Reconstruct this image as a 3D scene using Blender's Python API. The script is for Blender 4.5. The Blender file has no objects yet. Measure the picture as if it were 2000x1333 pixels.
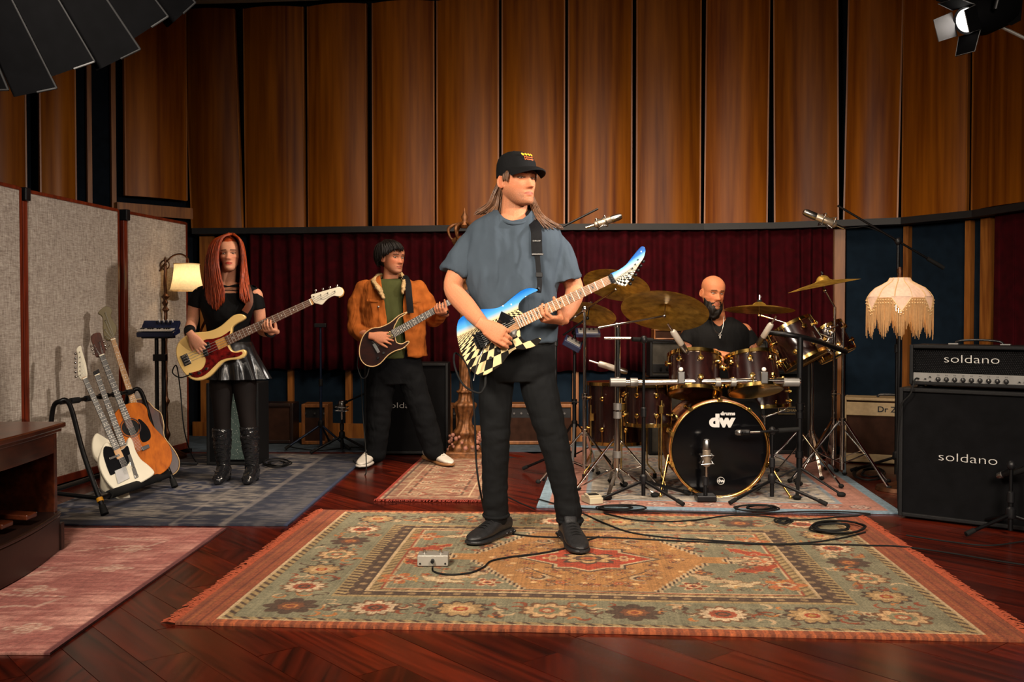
import bpy, math, random
import numpy as np
from mathutils import Vector, Matrix, noise as mnoise
random.seed(7); np.random.seed(7)
S = bpy.context.scene
COL = S.collection
PI = math.pi
V = Vector
# ---------------------------------------------------------------- camera
FPX = 1944.0
PITCH = math.atan(44.5 / FPX)
CAM = V((0, 0, 1.1))
cd = bpy.data.cameras.new('camera'); cam = bpy.data.objects.new('camera', cd); COL.objects.link(cam)
cd.lens = 35.0; cd.sensor_width = 36.0; cd.clip_start = 0.05; cd.clip_end = 60
cam.location = CAM; cam.rotation_euler = (PI/2 - PITCH, 0, 0)
S.camera = cam
# ---------------------------------------------------------------- world, light, exposure
S.view_settings.view_transform = 'Standard'; S.view_settings.look = 'None'
S.view_settings.gamma = 1.0; S.view_settings.use_curve_mapping = False
S.view_settings.exposure = 0.45
wd = bpy.data.worlds.new('world'); S.world = wd; wd.use_nodes = True
wd.node_tree.nodes['Background'].inputs[0].default_value = (1.0, 0.86, 0.74, 1)
wd.node_tree.nodes['Background'].inputs[1].default_value = 0.012
def lamp(name, kind, loc, target, energy, color=(1, 1, 1), **kw):
    d = bpy.data.lights.new(name, kind); o = bpy.data.objects.new(name, d); COL.objects.link(o)
    d.energy = energy; d.color = color
    for k, v in kw.items(): setattr(d, k, v)
    o.location = loc
    if target is not None:
        o.rotation_euler = (V(target) - V(loc)).to_track_quat('-Z', 'Y').to_euler()
    return o
# studio softboxes above and in front of the band, an added front fill without a fixture, and the fresnel hanging at the right
lamp('key_softbox', 'AREA', (-1.5, 1.3, 2.75), (-0.35, 5.3, 0.48), 60, (1.0, 0.87, 0.72), shape='DISK', size=0.8, spread=1.55)
lamp('overhead_softbox', 'AREA', (0.4, 5.5, 3.75), (0.4, 7.5, 0), 60, (1.0, 0.80, 0.60), shape='RECTANGLE', size=2.6, size_y=1.2, spread=1.7)
lamp('fresnel_beam', 'SPOT', (1.82, 4.45, 2.30), (-2.3, 6.4, 0.95), 320, (1.0, 0.90, 0.80), spot_size=1.15, spot_blend=0.9, shadow_soft_size=0.07)
lamp('front_fill', 'AREA', (1.8, 0.6, 2.6), (1.0, 5.9, 0.2), 46, (1.0, 0.84, 0.68), shape='DISK', size=1.4, spread=1.2)
# ---------------------------------------------------------------- picture <-> place
def ray(px, py):
    dz = -(py - 666.5) / FPX; c, s = math.cos(PITCH), math.sin(PITCH)
    return V(((px - 1000) / FPX, c + dz * s, -s + dz * c))
def W(px, py, Y):
    d = ray(px, py); return CAM + d * (Y / d.y)
def G(px, py, z=0.0):
    d = ray(px, py); return CAM + d * ((z - CAM.z) / d.z)
def M(Y): return Y / FPX                     # metres per pixel at distance Y
class Plane:                                 # a plane in the place: pixel -> point on it, raised by h along its normal
    def __init__(s, px, py, Y, n=(0, -1, 0)):
        s.o = W(px, py, Y); s.n = V(n).normalized()
    def at(s, px, py, h=0.0):
        d = ray(px, py); t = (s.o - CAM).dot(s.n) / d.dot(s.n)
        return CAM + d * t + s.n * h
# ---------------------------------------------------------------- mesh builder
def cat(pts, n=6, closed=False):
    P = np.array([tuple(p) for p in pts], float); N = len(P); out = []
    rng = N if closed else N - 1
    for i in range(rng):
        if closed: a, b, c, d = P[(i-1) % N], P[i], P[(i+1) % N], P[(i+2) % N]
        else: a, b, c, d = P[max(i-1, 0)], P[i], P[i+1], P[min(i+2, N-1)]
        for k in range(n):
            t = k / n
            out.append(tuple(0.5 * ((2*b) + (-a+c)*t + (2*a-5*b+4*c-d)*t*t + (-a+3*b-3*c+d)*t**3)))
    if not closed: out.append(tuple(P[-1]))
    return out
def basis(z, up=None):
    z = V(z).normalized(); up = V(up) if up is not None else (V((0, 0, 1)) if abs(z.z) < .95 else V((1, 0, 0)))
    x = up.cross(z).normalized(); y = z.cross(x)
    return Matrix((x, y, z)).transposed()
class MB:
    def __init__(s): s.v = []; s.f = []
    def add(s, vs, fs):
        b = len(s.v); s.v += [tuple(p) for p in vs]; s.f += [tuple(i + b for i in f) for f in fs]; return s
    def box(s, c, d, R=None):
        c = V(c); x, y, z = d[0]/2, d[1]/2, d[2]/2
        vs = [V((i*x, j*y, k*z)) for i in (-1, 1) for j in (-1, 1) for k in (-1, 1)]
        if R is not None: vs = [R @ p for p in vs]
        return s.add([c + p for p in vs], [(0,1,3,2),(4,6,7,5),(0,4,5,1),(2,3,7,6),(0,2,6,4),(1,5,7,3)])
    def bar(s, a, b, w, h, up=(0, 0, 1)):      # rectangular bar from a to b
        a, b = V(a), V(b); R = basis(b - a, up); return s.box((a+b)/2, (w, h, (b-a).length), R)
    def cyl(s, a, b, r0, r1=None, n=14):
        return s.tube([a, b], [r0, r0 if r1 is None else r1], n)
    def tube(s, pts, r, n=8, closed=False, flat=1.0, up=None):
        P = [V(p) for p in pts]; N = len(P); r = [r]*N if not hasattr(r, '__len__') else list(r)
        T = []
        for i in range(N):
            a = P[(i-1) % N] if (closed or i > 0) else P[0]; b = P[(i+1) % N] if (closed or i < N-1) else P[-1]
            d = (b - a); T.append(d.normalized() if d.length > 1e-9 else V((0, 0, 1)))
        R = basis(T[0], up); x = R.col[0].copy(); vs = []; fs = []
        for i in range(N):
            x = (x - T[i] * x.dot(T[i]))
            x = x.normalized() if x.length > 1e-6 else basis(T[i]).col[0]
            y = T[i].cross(x)
            for k in range(n):
                a = 2*PI*k/n; vs.append(P[i] + x*(math.cos(a)*r[i]) + y*(math.sin(a)*r[i]*flat))
        for i in range(N if closed else N-1):
            for k in range(n):
                j = (i+1) % N
                fs.append((i*n+k, i*n+(k+1) % n, j*n+(k+1) % n, j*n+k))
        if not closed: fs += [tuple(range(n))[::-1], tuple(range((N-1)*n, N*n))]
        return s.add(vs, fs)
    def lathe(s, prof, o, R=None, n=24, sx=1.0, sy=1.0):
        o = V(o); vs = []; fs = []; N = len(prof)
        for (r, z) in prof:
            for k in range(n):
                a = 2*PI*k/n; p = V((math.cos(a)*r*sx, math.sin(a)*r*sy, z))
                vs.append(o + (R @ p if R is not None else p))
        for i in range(N-1):
            for k in range(n):
                fs.append((i*n+k, i*n+(k+1) % n, (i+1)*n+(k+1) % n, (i+1)*n+k))
        fs += [tuple(range(n))[::-1], tuple(range((N-1)*n, N*n))]
        return s.add(vs, fs)
    def ell(s, c, r, R=None, nu=16, nv=10):
        if not hasattr(r, '__len__'): r = (r, r, r)
        c = V(c); vs = []; fs = []
        for i in range(nv+1):
            ph = -PI/2 + PI*i/nv; q = max(math.cos(ph), 1e-3)
            for k in range(nu):
                a = 2*PI*k/nu; p = V((math.cos(a)*q*r[0], math.sin(a)*q*r[1], math.sin(ph)*r[2]))
                vs.append(c + (R @ p if R is not None else p))
        for i in range(nv):
            for k in range(nu): fs.append((i*nu+k, i*nu+(k+1) % nu, (i+1)*nu+(k+1) % nu, (i+1)*nu+k))
        fs += [tuple(range(nu))[::-1], tuple(range(nv*nu, (nv+1)*nu))]
        return s.add(vs, fs)
    def loft(s, rings):
        n = len(rings[0]); vs = [p for r in rings for p in r]; fs = []
        for i in range(len(rings)-1):
            for k in range(n): fs.append((i*n+k, i*n+(k+1) % n, (i+1)*n+(k+1) % n, (i+1)*n+k))
        fs += [tuple(range(n))[::-1], tuple(range((len(rings)-1)*n, len(rings)*n))]
        return s.add(vs, fs)
    def prism(s, front, back):
        n = len(front); fs = [tuple(range(n)), tuple(range(n, 2*n))[::-1]]
        fs += [(i, n+i, n+(i+1) % n, (i+1) % n) for i in range(n)]
        return s.add(list(front) + list(back), fs)
    def torus(s, c, R, major, minor, n=40, m=8, sx=1.0):
        pts = [V(c) + R @ V((math.cos(2*PI*k/n)*major, math.sin(2*PI*k/n)*major*sx, 0)) for k in range(n)]
        return s.tube(pts, minor, m, closed=True)
def ring(c, rx, ry, yaw=0, n=32, p=1.0, R=None):
    out = []
    for k in range(n):
        a = 2*PI*k/n; ca, sa = math.cos(a), math.sin(a)
        q = V((rx*math.copysign(abs(ca)**p, ca), ry*math.copysign(abs(sa)**p, sa), 0))
        q = (R @ q) if R is not None else Matrix.Rotation(yaw, 3, 'Z') @ q
        out.append(V(c) + q)
    return out
def mesh_of(name, mb):
    me = bpy.data.meshes.new(name); me.from_pydata(mb.v, [], mb.f); me.validate(); me.update()
    return me
def finish(me, smooth=40):
    if smooth:
        me.polygons.foreach_set('use_smooth', [True]*len(me.polygons))
        if smooth < 170: me.set_sharp_from_angle(angle=math.radians(smooth))
def fix_normals(me):
    import bmesh
    bm = bmesh.new(); bm.from_mesh(me); bmesh.ops.recalc_face_normals(bm, faces=bm.faces); bm.to_mesh(me); bm.free()
def obj(name, mb, mat, parent=None, smooth=40, bevel=0, fix=True, **props):
    me = mb if isinstance(mb, bpy.types.Mesh) else mesh_of(name, mb)
    if fix and not isinstance(mb, bpy.types.Mesh): fix_normals(me)
    finish(me, smooth)
    o = bpy.data.objects.new(name, me); COL.objects.link(o)
    if mat is not None and not me.materials: me.materials.append(MAT[mat] if isinstance(mat, str) else mat)
    if parent is not None: par(o, parent)
    if bevel:
        b = o.modifiers.new('bevel', 'BEVEL'); b.width = bevel; b.segments = 2; b.limit_method = 'ANGLE'; b.angle_limit = 0.7
    for k, v in props.items(): o[k] = v
    return o
def wloc(o):
    p = V(o.location)
    while o.parent is not None: o = o.parent; p = p + V(o.location) if o.type == 'EMPTY' else p
    return p
def par(o, parent):
    o.parent = parent
    if parent.type == 'EMPTY': o.matrix_parent_inverse = Matrix.Translation(-V(parent.location))
def share(o, parent, matrix=None):             # another piece with the same mesh
    c = o.copy(); COL.objects.link(c)
    if parent is not None: par(c, parent)
    if matrix is not None: c.matrix_basis = matrix
    return c
def thing(name, label, cat_, loc=(0, 0, 0), group=None):
    o = bpy.data.objects.new(name, None); COL.objects.link(o); o.location = loc; o.empty_display_size = 0.05
    o['label'] = label; o['category'] = cat_
    if group: o['group'] = group
    return o
def tag(o, label, cat_, group=None):
    o['label'] = label; o['category'] = cat_
    if group: o['group'] = group
    return o
def text_mesh(txt, size=1.0, ext=0.0, sx=1.0, bold=0.0, shear=0.0):   # verts in XY, centred at 0
    cu = bpy.data.curves.new('lettering', 'FONT'); cu.body = txt; cu.size = size; cu.extrude = ext; cu.align_x = 'CENTER'; cu.align_y = 'CENTER'
    cu.offset = bold; cu.shear = shear; cu.resolution_u = 4
    o = bpy.data.objects.new('lettering', cu); COL.objects.link(o)
    dg = bpy.context.evaluated_depsgraph_get(); me = bpy.data.meshes.new_from_object(o.evaluated_get(dg))
    bpy.data.objects.remove(o); bpy.data.curves.remove(cu)
    mb = MB(); mb.v = [(v.co.x*sx, v.co.y, v.co.z) for v in me.vertices]; mb.f = [tuple(p.vertices) for p in me.polygons]
    bpy.data.meshes.remove(me); return mb
def mapped(mb, fn):
    m = MB(); m.v = [tuple(fn(*p)) for p in mb.v]; m.f = list(mb.f); return m
def fuse(mb, voxel, smooth=2, factor=0.5):     # overlapping closed shapes -> one continuous skin
    me = mesh_of('fuse', mb); fix_normals(me)
    o = bpy.data.objects.new('fuse', me); COL.objects.link(o)
    r = o.modifiers.new('r', 'REMESH'); r.mode = 'VOXEL'; r.voxel_size = voxel; r.adaptivity = 0
    if smooth:
        s_ = o.modifiers.new('s', 'SMOOTH'); s_.iterations = smooth; s_.factor = factor
    dg = bpy.context.evaluated_depsgraph_get(); out = bpy.data.meshes.new_from_object(o.evaluated_get(dg))
    bpy.data.objects.remove(o); bpy.data.meshes.remove(me)
    return out
def coords(me):
    a = np.empty(len(me.vertices)*3, np.float32); me.vertices.foreach_get('co', a); return a.reshape(-1, 3)
def setco(me, a): me.vertices.foreach_set('co', a.astype(np.float32).ravel()); me.update()
def normals(me):
    a = np.empty(len(me.vertices)*3, np.float32); me.vertex_normals.foreach_get('vector', a); return a.reshape(-1, 3)
def setcol(me, rgb, name='Col'):
    at = me.attributes.new(name, 'FLOAT_COLOR', 'POINT'); c = np.ones((len(rgb), 4), np.float32); c[:, :3] = rgb
    at.data.foreach_set('color', c.ravel())
def srgb(h):
    h = h.lstrip('#'); c = [int(h[i:i+2], 16)/255 for i in (0, 2, 4)]
    return tuple(x/12.92 if x <= .04045 else ((x+.055)/1.055)**2.4 for x in c)
# ---------------------------------------------------------------- materials
MAT = {}
def nodes(name):
    m = bpy.data.materials.new(name); m.use_nodes = True; nt = m.node_tree; MAT[name] = m
    return m, nt, nt.nodes['Principled BSDF']
def N(nt, t, **kw):
    n = nt.nodes.new(t)
    for k, v in kw.items():
        if k.startswith('i_'):
            key = k[2:]; key = int(key) if key.isdigit() else key.replace('_', ' ')
            n.inputs[key].default_value = v
        else: setattr(n, k, v)
    return n
def L(nt, a, b): nt.links.new(a, b)
def math_(nt, op, a, b=None, clamp=False):
    n = nt.nodes.new('ShaderNodeMath'); n.operation = op; n.use_clamp = clamp
    for i, x in enumerate((a, b)):
        if x is None: continue
        if isinstance(x, (int, float)): n.inputs[i].default_value = x
        else: nt.links.new(x, n.inputs[i])
    return n.outputs[0]
def mixc(nt, fac, a, b, blend='MIX'):
    n = nt.nodes.new('ShaderNodeMix'); n.data_type = 'RGBA'; n.blend_type = blend
    for i, x in ((0, fac), (6, a), (7, b)):
        if isinstance(x, (int, float)): n.inputs[i].default_value = x
        elif isinstance(x, tuple): n.inputs[i].default_value = (*x[:3], 1)
        else: nt.links.new(x, n.inputs[i])
    return n.outputs[2]
def ramp(nt, fac, stops, interp='LINEAR'):
    n = nt.nodes.new('ShaderNodeValToRGB'); cr = n.color_ramp; cr.interpolation = interp
    while len(cr.elements) < len(stops): cr.elements.new(0.5)
    for e, (p, c) in zip(cr.elements, stops): e.position = p; e.color = (*c[:3], 1)
    nt.links.new(fac, n.inputs[0]); return n.outputs[0]
def simple(name, col, rough=.5, metal=0.0, var=.12, scale=18, bump=0.0, bscale=200, stretch=(1, 1, 1), **kw):
    """principled with a noise-driven tint and optional fine relief"""
    m, nt, b = nodes(name)
    tc = N(nt, 'ShaderNodeTexCoord'); mp = N(nt, 'ShaderNodeMapping'); mp.inputs['Scale'].default_value = stretch
    L(nt, tc.outputs['Object'], mp.inputs[0])
    nz = N(nt, 'ShaderNodeTexNoise', i_Scale=scale, i_Detail=4.0); L(nt, mp.outputs[0], nz.inputs['Vector'])
    c0 = tuple(max(0, x*(1-var)) for x in col); c1 = tuple(x*(1+var) for x in col)
    L(nt, ramp(nt, nz.outputs['Fac'], [(.3, c0), (.7, c1)]), b.inputs['Base Color'])
    b.inputs['Roughness'].default_value = rough; b.inputs['Metallic'].default_value = metal
    if bump:
        n2 = N(nt, 'ShaderNodeTexNoise', i_Scale=bscale, i_Detail=2.0); L(nt, mp.outputs[0], n2.inputs['Vector'])
        bp = N(nt, 'ShaderNodeBump', i_Strength=bump, i_Distance=.002); L(nt, n2.outputs['Fac'], bp.inputs['Height']); L(nt, bp.outputs[0], b.inputs['Normal'])
    for k, v in kw.items(): b.inputs[k.replace('_', ' ')].default_value = v
    return m
def vcol(name, rough=.9, bump=.0, bscale=300, sheen=0.0, **kw):
    m, nt, b = nodes(name); a = N(nt, 'ShaderNodeAttribute', attribute_name='Col')
    tc = N(nt, 'ShaderNodeTexCoord'); nz = N(nt, 'ShaderNodeTexNoise', i_Scale=bscale, i_Detail=2.0); L(nt, tc.outputs['Object'], nz.inputs['Vector'])
    f = ramp(nt, nz.outputs['Fac'], [(.25, (.72, .72, .72)), (.75, (1.2, 1.2, 1.2))])
    L(nt, mixc(nt, 1.0, a.outputs['Color'], f, 'MULTIPLY'), b.inputs['Base Color'])
    b.inputs['Roughness'].default_value = rough
    if bump:
        bp = N(nt, 'ShaderNodeBump', i_Strength=bump, i_Distance=.002); L(nt, nz.outputs['Fac'], bp.inputs['Height']); L(nt, bp.outputs[0], b.inputs['Normal'])
    for k, v in kw.items(): b.inputs[k.replace('_', ' ')].default_value = v
    return m
def wood(name, dark, light, rough=.35, grain=(1, 1, .06), scale=9, rnd=.25, coat=0.0, bump=.05):
    m, nt, b = nodes(name)
    tc = N(nt, 'ShaderNodeTexCoord'); oi = N(nt, 'ShaderNodeObjectInfo')
    off = N(nt, 'ShaderNodeVectorMath', operation='SCALE'); off.inputs[0].default_value = (37, 61, 23); L(nt, oi.outputs['Random'], off.inputs['Scale'])
    ad = N(nt, 'ShaderNodeVectorMath', operation='ADD'); L(nt, tc.outputs['Object'], ad.inputs[0]); L(nt, off.outputs[0], ad.inputs[1])
    mp = N(nt, 'ShaderNodeMapping'); mp.inputs['Scale'].default_value = grain; L(nt, ad.outputs[0], mp.inputs[0])
    n1 = N(nt, 'ShaderNodeTexNoise', i_Scale=scale*.35, i_Detail=2.0, i_Distortion=.6); L(nt, mp.outputs[0], n1.inputs['Vector'])
    w = math_(nt, 'FRACT', math_(nt, 'MULTIPLY', n1.outputs['Fac'], 9.0))
    w = math_(nt, 'ABSOLUTE', math_(nt, 'SUBTRACT', w, .5))
    n2 = N(nt, 'ShaderNodeTexNoise', i_Scale=scale*6, i_Detail=5.0); L(nt, mp.outputs[0], n2.inputs['Vector'])
    fac = math_(nt, 'ADD', math_(nt, 'MULTIPLY', w, .55), math_(nt, 'MULTIPLY', n2.outputs['Fac'], .75))
    c = ramp(nt, fac, [(.25, dark), (.8, light)])
    r = math_(nt, 'ADD', math_(nt, 'MULTIPLY', oi.outputs['Random'], 2*rnd), 1-rnd)
    cc = N(nt, 'ShaderNodeCombineColor'); [L(nt, r, cc.inputs[i]) for i in range(3)]
    L(nt, mixc(nt, 1.0, c, cc.outputs[0], 'MULTIPLY'), b.inputs['Base Color'])
    b.inputs['Roughness'].default_value = rough; b.inputs['Coat Weight'].default_value = coat; b.inputs['Coat Roughness'].default_value = .15
    if bump:
        bp = N(nt, 'ShaderNodeBump', i_Strength=bump, i_Distance=.002); L(nt, n2.outputs['Fac'], bp.inputs['Height']); L(nt, bp.outputs[0], b.inputs['Normal'])
    return m
def cloth(name, col, rough=.85, weave=900, var=.15, bump=.25, folds=0.0, sheen=0.0):
    m, nt, b = nodes(name); tc = N(nt, 'ShaderNodeTexCoord')
    nz = N(nt, 'ShaderNodeTexNoise', i_Scale=14.0, i_Detail=5.0); L(nt, tc.outputs['Object'], nz.inputs['Vector'])
    c0 = tuple(x*(1-var) for x in col); c1 = tuple(x*(1+var) for x in col)
    L(nt, ramp(nt, nz.outputs['Fac'], [(.3, c0), (.7, c1)]), b.inputs['Base Color'])
    wv = N(nt, 'ShaderNodeTexNoise', i_Scale=weave, i_Detail=1.0); L(nt, tc.outputs['Object'], wv.inputs['Vector'])
    bp = N(nt, 'ShaderNodeBump', i_Strength=bump, i_Distance=.001); L(nt, wv.outputs['Fac'], bp.inputs['Height'])
    if folds:
        mp = N(nt, 'ShaderNodeMapping'); mp.inputs['Scale'].default_value = (1, 1, .45); L(nt, tc.outputs['Object'], mp.inputs[0])
        fz = N(nt, 'ShaderNodeTexNoise', i_Scale=9.0, i_Detail=2.0, i_Distortion=1.5); L(nt, mp.outputs[0], fz.inputs['Vector'])
        b2 = N(nt, 'ShaderNodeBump', i_Strength=1.0, i_Distance=folds); L(nt, fz.outputs['Fac'], b2.inputs['Height']); L(nt, bp.outputs[0], b2.inputs['Normal']); bp = b2
    L(nt, bp.outputs[0], b.inputs['Normal'])
    b.inputs['Roughness'].default_value = rough; b.inputs['Sheen Weight'].default_value = sheen; b.inputs['Specular IOR Level'].default_value = .12
    return m
def emis(name, col, strength):
    m, nt, b = nodes(name); b.inputs['Base Color'].default_value = (*col, 1)
    b.inputs['Emission Color'].default_value = (*col, 1); b.inputs['Emission Strength'].default_value = strength
    return m
simple('chrome', (.55, .53, .51), .14, 1.0, .03)
simple('steel', (.28, .275, .27), .28, 1.0, .1)
simple('gold', (.78, .52, .16), .16, 1.0, .08)
simple('brass', (.42, .29, .10), .34, 1.0, .35, 30, .2, 120)
simple('black_metal', (.006, .006, .007), .38, .6, .2)
simple('black_plastic', (.006, .006, .007), .42, 0, .2, Specular_IOR_Level=.3)
simple('black_rubber', (.007, .007, .007), .75, 0, .2, Specular_IOR_Level=.15)
simple('black_gloss', (.006, .006, .007), .08, 0, .1)
simple('white_paint', (.72, .69, .62), .4, 0, .05)
simple('silver_paint', (.22, .215, .205), .42, .5, .08)
simple('ivory', (.80, .72, .55), .3, 0, .04)
simple('letter', (.46, .45, .43), .5, 0, .03)
# ================================================================= the room
wood('panel_wood', srgb('#5c2b06'), srgb('#95560f'), .40, (1, 1, .05), 4, .2, .0, .02)
MAT['panel_wood'].node_tree.nodes['Principled BSDF'].inputs['Specular IOR Level'].default_value = .15
wood('panel_edge', srgb('#6e3a10'), srgb('#a8682a'), .4, (1, 1, .05), 9, .1)
wood('batten_wood', srgb('#6a3a14'), srgb('#9c6228'), .45, (1, 1, .08), 10, .2)
wood('plank_wood', srgb('#1e0704'), srgb('#5e1a0a'), .27, (1.2, .07, 1), 9, .42, .15, .04)
wood('red_wood', srgb('#4a1608'), srgb('#7c2c12'), .35, (1, 1, .1), 10, .15)
cloth('navy_cloth', srgb('#0b1118'), .95, 700, .25, .3)
cloth('navy_panel', srgb('#0f1c28'), .95, 700, .18, .4)
cloth('red_velvet', srgb('#340107'), .9, 500, .3, .3, 0, 0.0)
cloth('grey_carpet', srgb('#3d4750'), .98, 400, .25, .6)
simple('ceiling_grey', srgb('#8a837a'), .9, 0, .1, 6)
simple('black_trim', (.006, .006, .007), .6, 0, .2)
WL = [(376, 9.20), (480, 9.16), (600, 9.10), (730, 9.0), (855, 8.93), (981, 8.85), (1109, 8.78), (1240, 8.76), (1374, 8.76), (1512, 8.66), (1645, 8.43), (1757, 8.24), (1895, 7.70), (2010, 7.10), (2120, 6.4)]
def wy(px): return float(np.interp(px, [a for a, b in WL], [b for a, b in WL]))
def wxy(px, back=0.0):                       # ground plan of the back wall under picture column px
    Y = wy(px) + back; return V(((px - 1000) / FPX * Y, Y, 0))
def zat(py, Y): return W(1000, py, Y).z
def slab(pts, z0, z1, th):                  # wall following a ground-plan line, thickened away from the room
    mb = MB(); P = [V(p) for p in pts]; n = []
    for i in range(len(P)):
        t = (P[min(i+1, len(P)-1)] - P[max(i-1, 0)]).normalized(); n.append(V((-t.y, t.x, 0)))
    rings = []
    for p, q in zip(P, n):
        b = p + q*th
        rings.append([V((p.x, p.y, z0)), V((p.x, p.y, z1)), V((b.x, b.y, z1)), V((b.x, b.y, z0))])
    return mb.loft(rings)
LA, LB = V((-2.97, 9.28, 0)), V((-4.45, 7.80, 0))
wall_back = obj('wall_back', slab([LA] + [wxy(p, .14) for p, _ in WL], 0, 4.05, .12), 'navy_cloth', smooth=0, kind='structure', label='curved rear wall of dark navy fabric carrying wooden panels')
wall_left = obj('wall_left', slab([V((-4.7, -0.6, 0)), LB, LA], 0, 4.05, .12), 'navy_cloth', smooth=0, kind='structure', label='angled side wall of dark navy fabric behind the screens')
pr = wxy(2120, .14)
wall_right = obj('wall_right', slab([pr, V((pr.x + .5, 4.5, 0)), V((pr.x + .5, -.6, 0))], 0, 4.05, .12), 'navy_cloth', smooth=0, kind='structure', label='dark side wall beyond the amplifier stack')
ceiling = obj('ceiling', MB().box((-.4, 4.4, 4.1), (9.6, 10.4, .1)), 'ceiling_grey', smooth=0, kind='structure', label='dim grey studio ceiling')
mb = MB(); pts = [wxy(p, -.10) for p, _ in WL]
for a, b in zip(pts[:-1], pts[1:]): mb.bar(a + V((0, 0, 3.99)), b + V((0, 0, 3.99)), .10, .05, (0, 0, 1))
obj('trim_1', mb, 'ceiling_grey', smooth=0, kind='structure', label='grey ceiling rail above the wooden panels')
mb = slab([wxy(p, -.11) for p, _ in WL], 1.868, 1.922, .20)
obj('trim_2', mb, 'black_trim', smooth=0, kind='structure', label='black rail under the wooden panels')
# ---- curved wooden panels
def panel(parent, a, b, z0, z1, bow, lean=0.0, name='panel'):
    a, b = V(a), V(b); d = b - a; n = V((d.y, -d.x, 0)).normalized(); nx, th = 12, .03
    fr = []; bk = []
    for i in range(nx + 1):
        t = i / nx; o = 4*t*(1-t)*bow
        fr.append(a + d*t + n*(o + .02)); bk.append(a + d*t + n*(o - .01))
    top = d.normalized()*lean
    def r(z, off): return [V((p.x, p.y, z)) + off for p in fr] + [V((p.x, p.y, z)) + off for p in reversed(bk)]
    p = obj(name, MB().loft([r(z0, V()), r((z0+z1)/2, top*.5), r(z1, top)]), 'panel_wood', parent, 50)
    for q, s in ((a, 1), (b, -1)):
        e = MB().bar(q + n*.012 + d.normalized()*.004*s + V((0, 0, z0 + .004)), q + n*.012 + d.normalized()*.004*s + top + V((0, 0, z1)), .012, .034, n)
        obj('edge_strip', e, 'panel_edge', p, 0)
    return p
for (l, r_, lean) in [(378, 478, -.07), (483, 599, -.01), (605, 719, 0), (730, 850, 0), (855, 975, 0), (981, 1103, 0), (1109, 1233, 0), (1241, 1366, 0), (1374, 1497, .012), (1512, 1637, -.02), (1646, 1752, .03), (1763, 1889, 0), (1900, 2030, 0), (2040, 2110, 0)]:
    panel(wall_back, wxy(l), wxy(r_), 1.925, 3.92, .06, lean)
def lw(t, off=0.0): p = LA.lerp(LB, t); n = V((1, -1, 0)).normalized(); return p + n*off
for (t0, t1, z0) in [(.055, .33, 2.17), (.53, .67, 1.75), (.72, .95, 1.75)]:
    panel(wall_left, lw(t1, .10), lw(t0, .10), z0, 3.92, .05)
mb = MB().bar(lw(.0, .08) + V((0, 0, 2.06)), lw(.36, .08) + V((0, 0, 2.06)), .05, .10); obj('batten', mb, 'batten_wood', wall_left, 0)
for t in (.36, .46): obj('batten', MB().bar(lw(t, .03) + V((0, 0, .05)), lw(t, .03) + V((0, 0, 3.95)), .04, .03, (1, -1, 0)), 'batten_wood', wall_left, 0)
# ---- lower wall: blue cloth bays between wooden battens
def batten(l, r_, z0=.1, z1=1.86, off=.05):
    a, b = wxy(l, off), wxy(r_, off); c = (a+b)/2; w = (b-a).length
    obj('batten', MB().box((c.x, c.y, (z0+z1)/2), (w, .05, z1-z0), Matrix.Rotation(math.atan2((b-a).y, (b-a).x), 3, 'Z')), 'batten_wood', wall_back, 0)
for l, r_ in [(393, 420), (563, 573), (676, 687), (868, 880), (985, 997), (1118, 1130), (1260, 1270), (1400, 1410), (1626, 1650), (1766, 1776), (1887, 1898), (1918, 1937)]: batten(l, r_)
for l, r_ in [(421, 562), (574, 675), (688, 867), (881, 984), (998, 1117), (1131, 1259), (1271, 1399), (1411, 1625), (1652, 1765), (1777, 1886), (1899, 1917)]:
    k = max(2, int((r_-l)/60)); P = [wxy(l + (r_-l)*i/k, .08) for i in range(k+1)]
    obj('cloth_panel', slab(P, .1, 1.86, .04), 'navy_panel', wall_back, 0)
mb = MB(); P = [wxy(p, .02) for p, _ in WL]
for a, b in zip(P[:-1], P[1:]): mb.bar(a + V((0, 0, .07)), b + V((0, 0, .07)), .03, .14, (0, 0, 1))
obj('baseboard_back', mb, 'batten_wood', smooth=0, kind='structure', label='wooden skirting along the rear wall')
# ---- velvet curtains
def curtain(px0, px1, z0, z1, label, seed, pleat=.125):
    rng = random.Random(seed); n = int((px1 - px0) * 1.4); rows = 8; pts = []
    ph = 0.0; off = []
    for i in range(n + 1):
        ph += (px1-px0)/n*M(8.7)/pleat*2*PI*(.7 + .6*abs(math.sin(i*.021 + seed)))
        off.append((.5 + .5*math.sin(ph))*(.055 + .022*math.sin(i*.05 + seed)))
    vs = []; fs = []
    for j in range(rows + 1):
        t = j / rows; z = z0 + (z1 - z0)*t
        for i in range(n + 1):
            p = wxy(px0 + (px1-px0)*i/n, -.01); a = off[i]*(1.15 - .5*t) + .004*math.sin(i*.3 + j)
            vs.append((p.x, p.y - a, z + (.008*math.sin(i*.11) if j == 0 else 0)))
    k = n + 1
    for j in range(rows):
        for i in range(n): fs.append((j*k+i, j*k+i+1, (j+1)*k+i+1, (j+1)*k+i))
    mb = MB(); mb.add(vs, fs); o = obj('velvet_curtain', mb, 'red_velvet', smooth=180)
    so = o.modifiers.new('solid', 'SOLIDIFY'); so.thickness = .004; so.offset = 1
    tag(o, label, 'curtain', 'red velvet curtains on the rear wall'); return o
curtain(490, 1624, .635, 1.868, 'long dark red velvet curtain hung behind the band', 1)
curtain(1938, 2105, .05, 1.868, 'dark red velvet curtain at the right picture edge above the amplifier head', 5)
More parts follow.
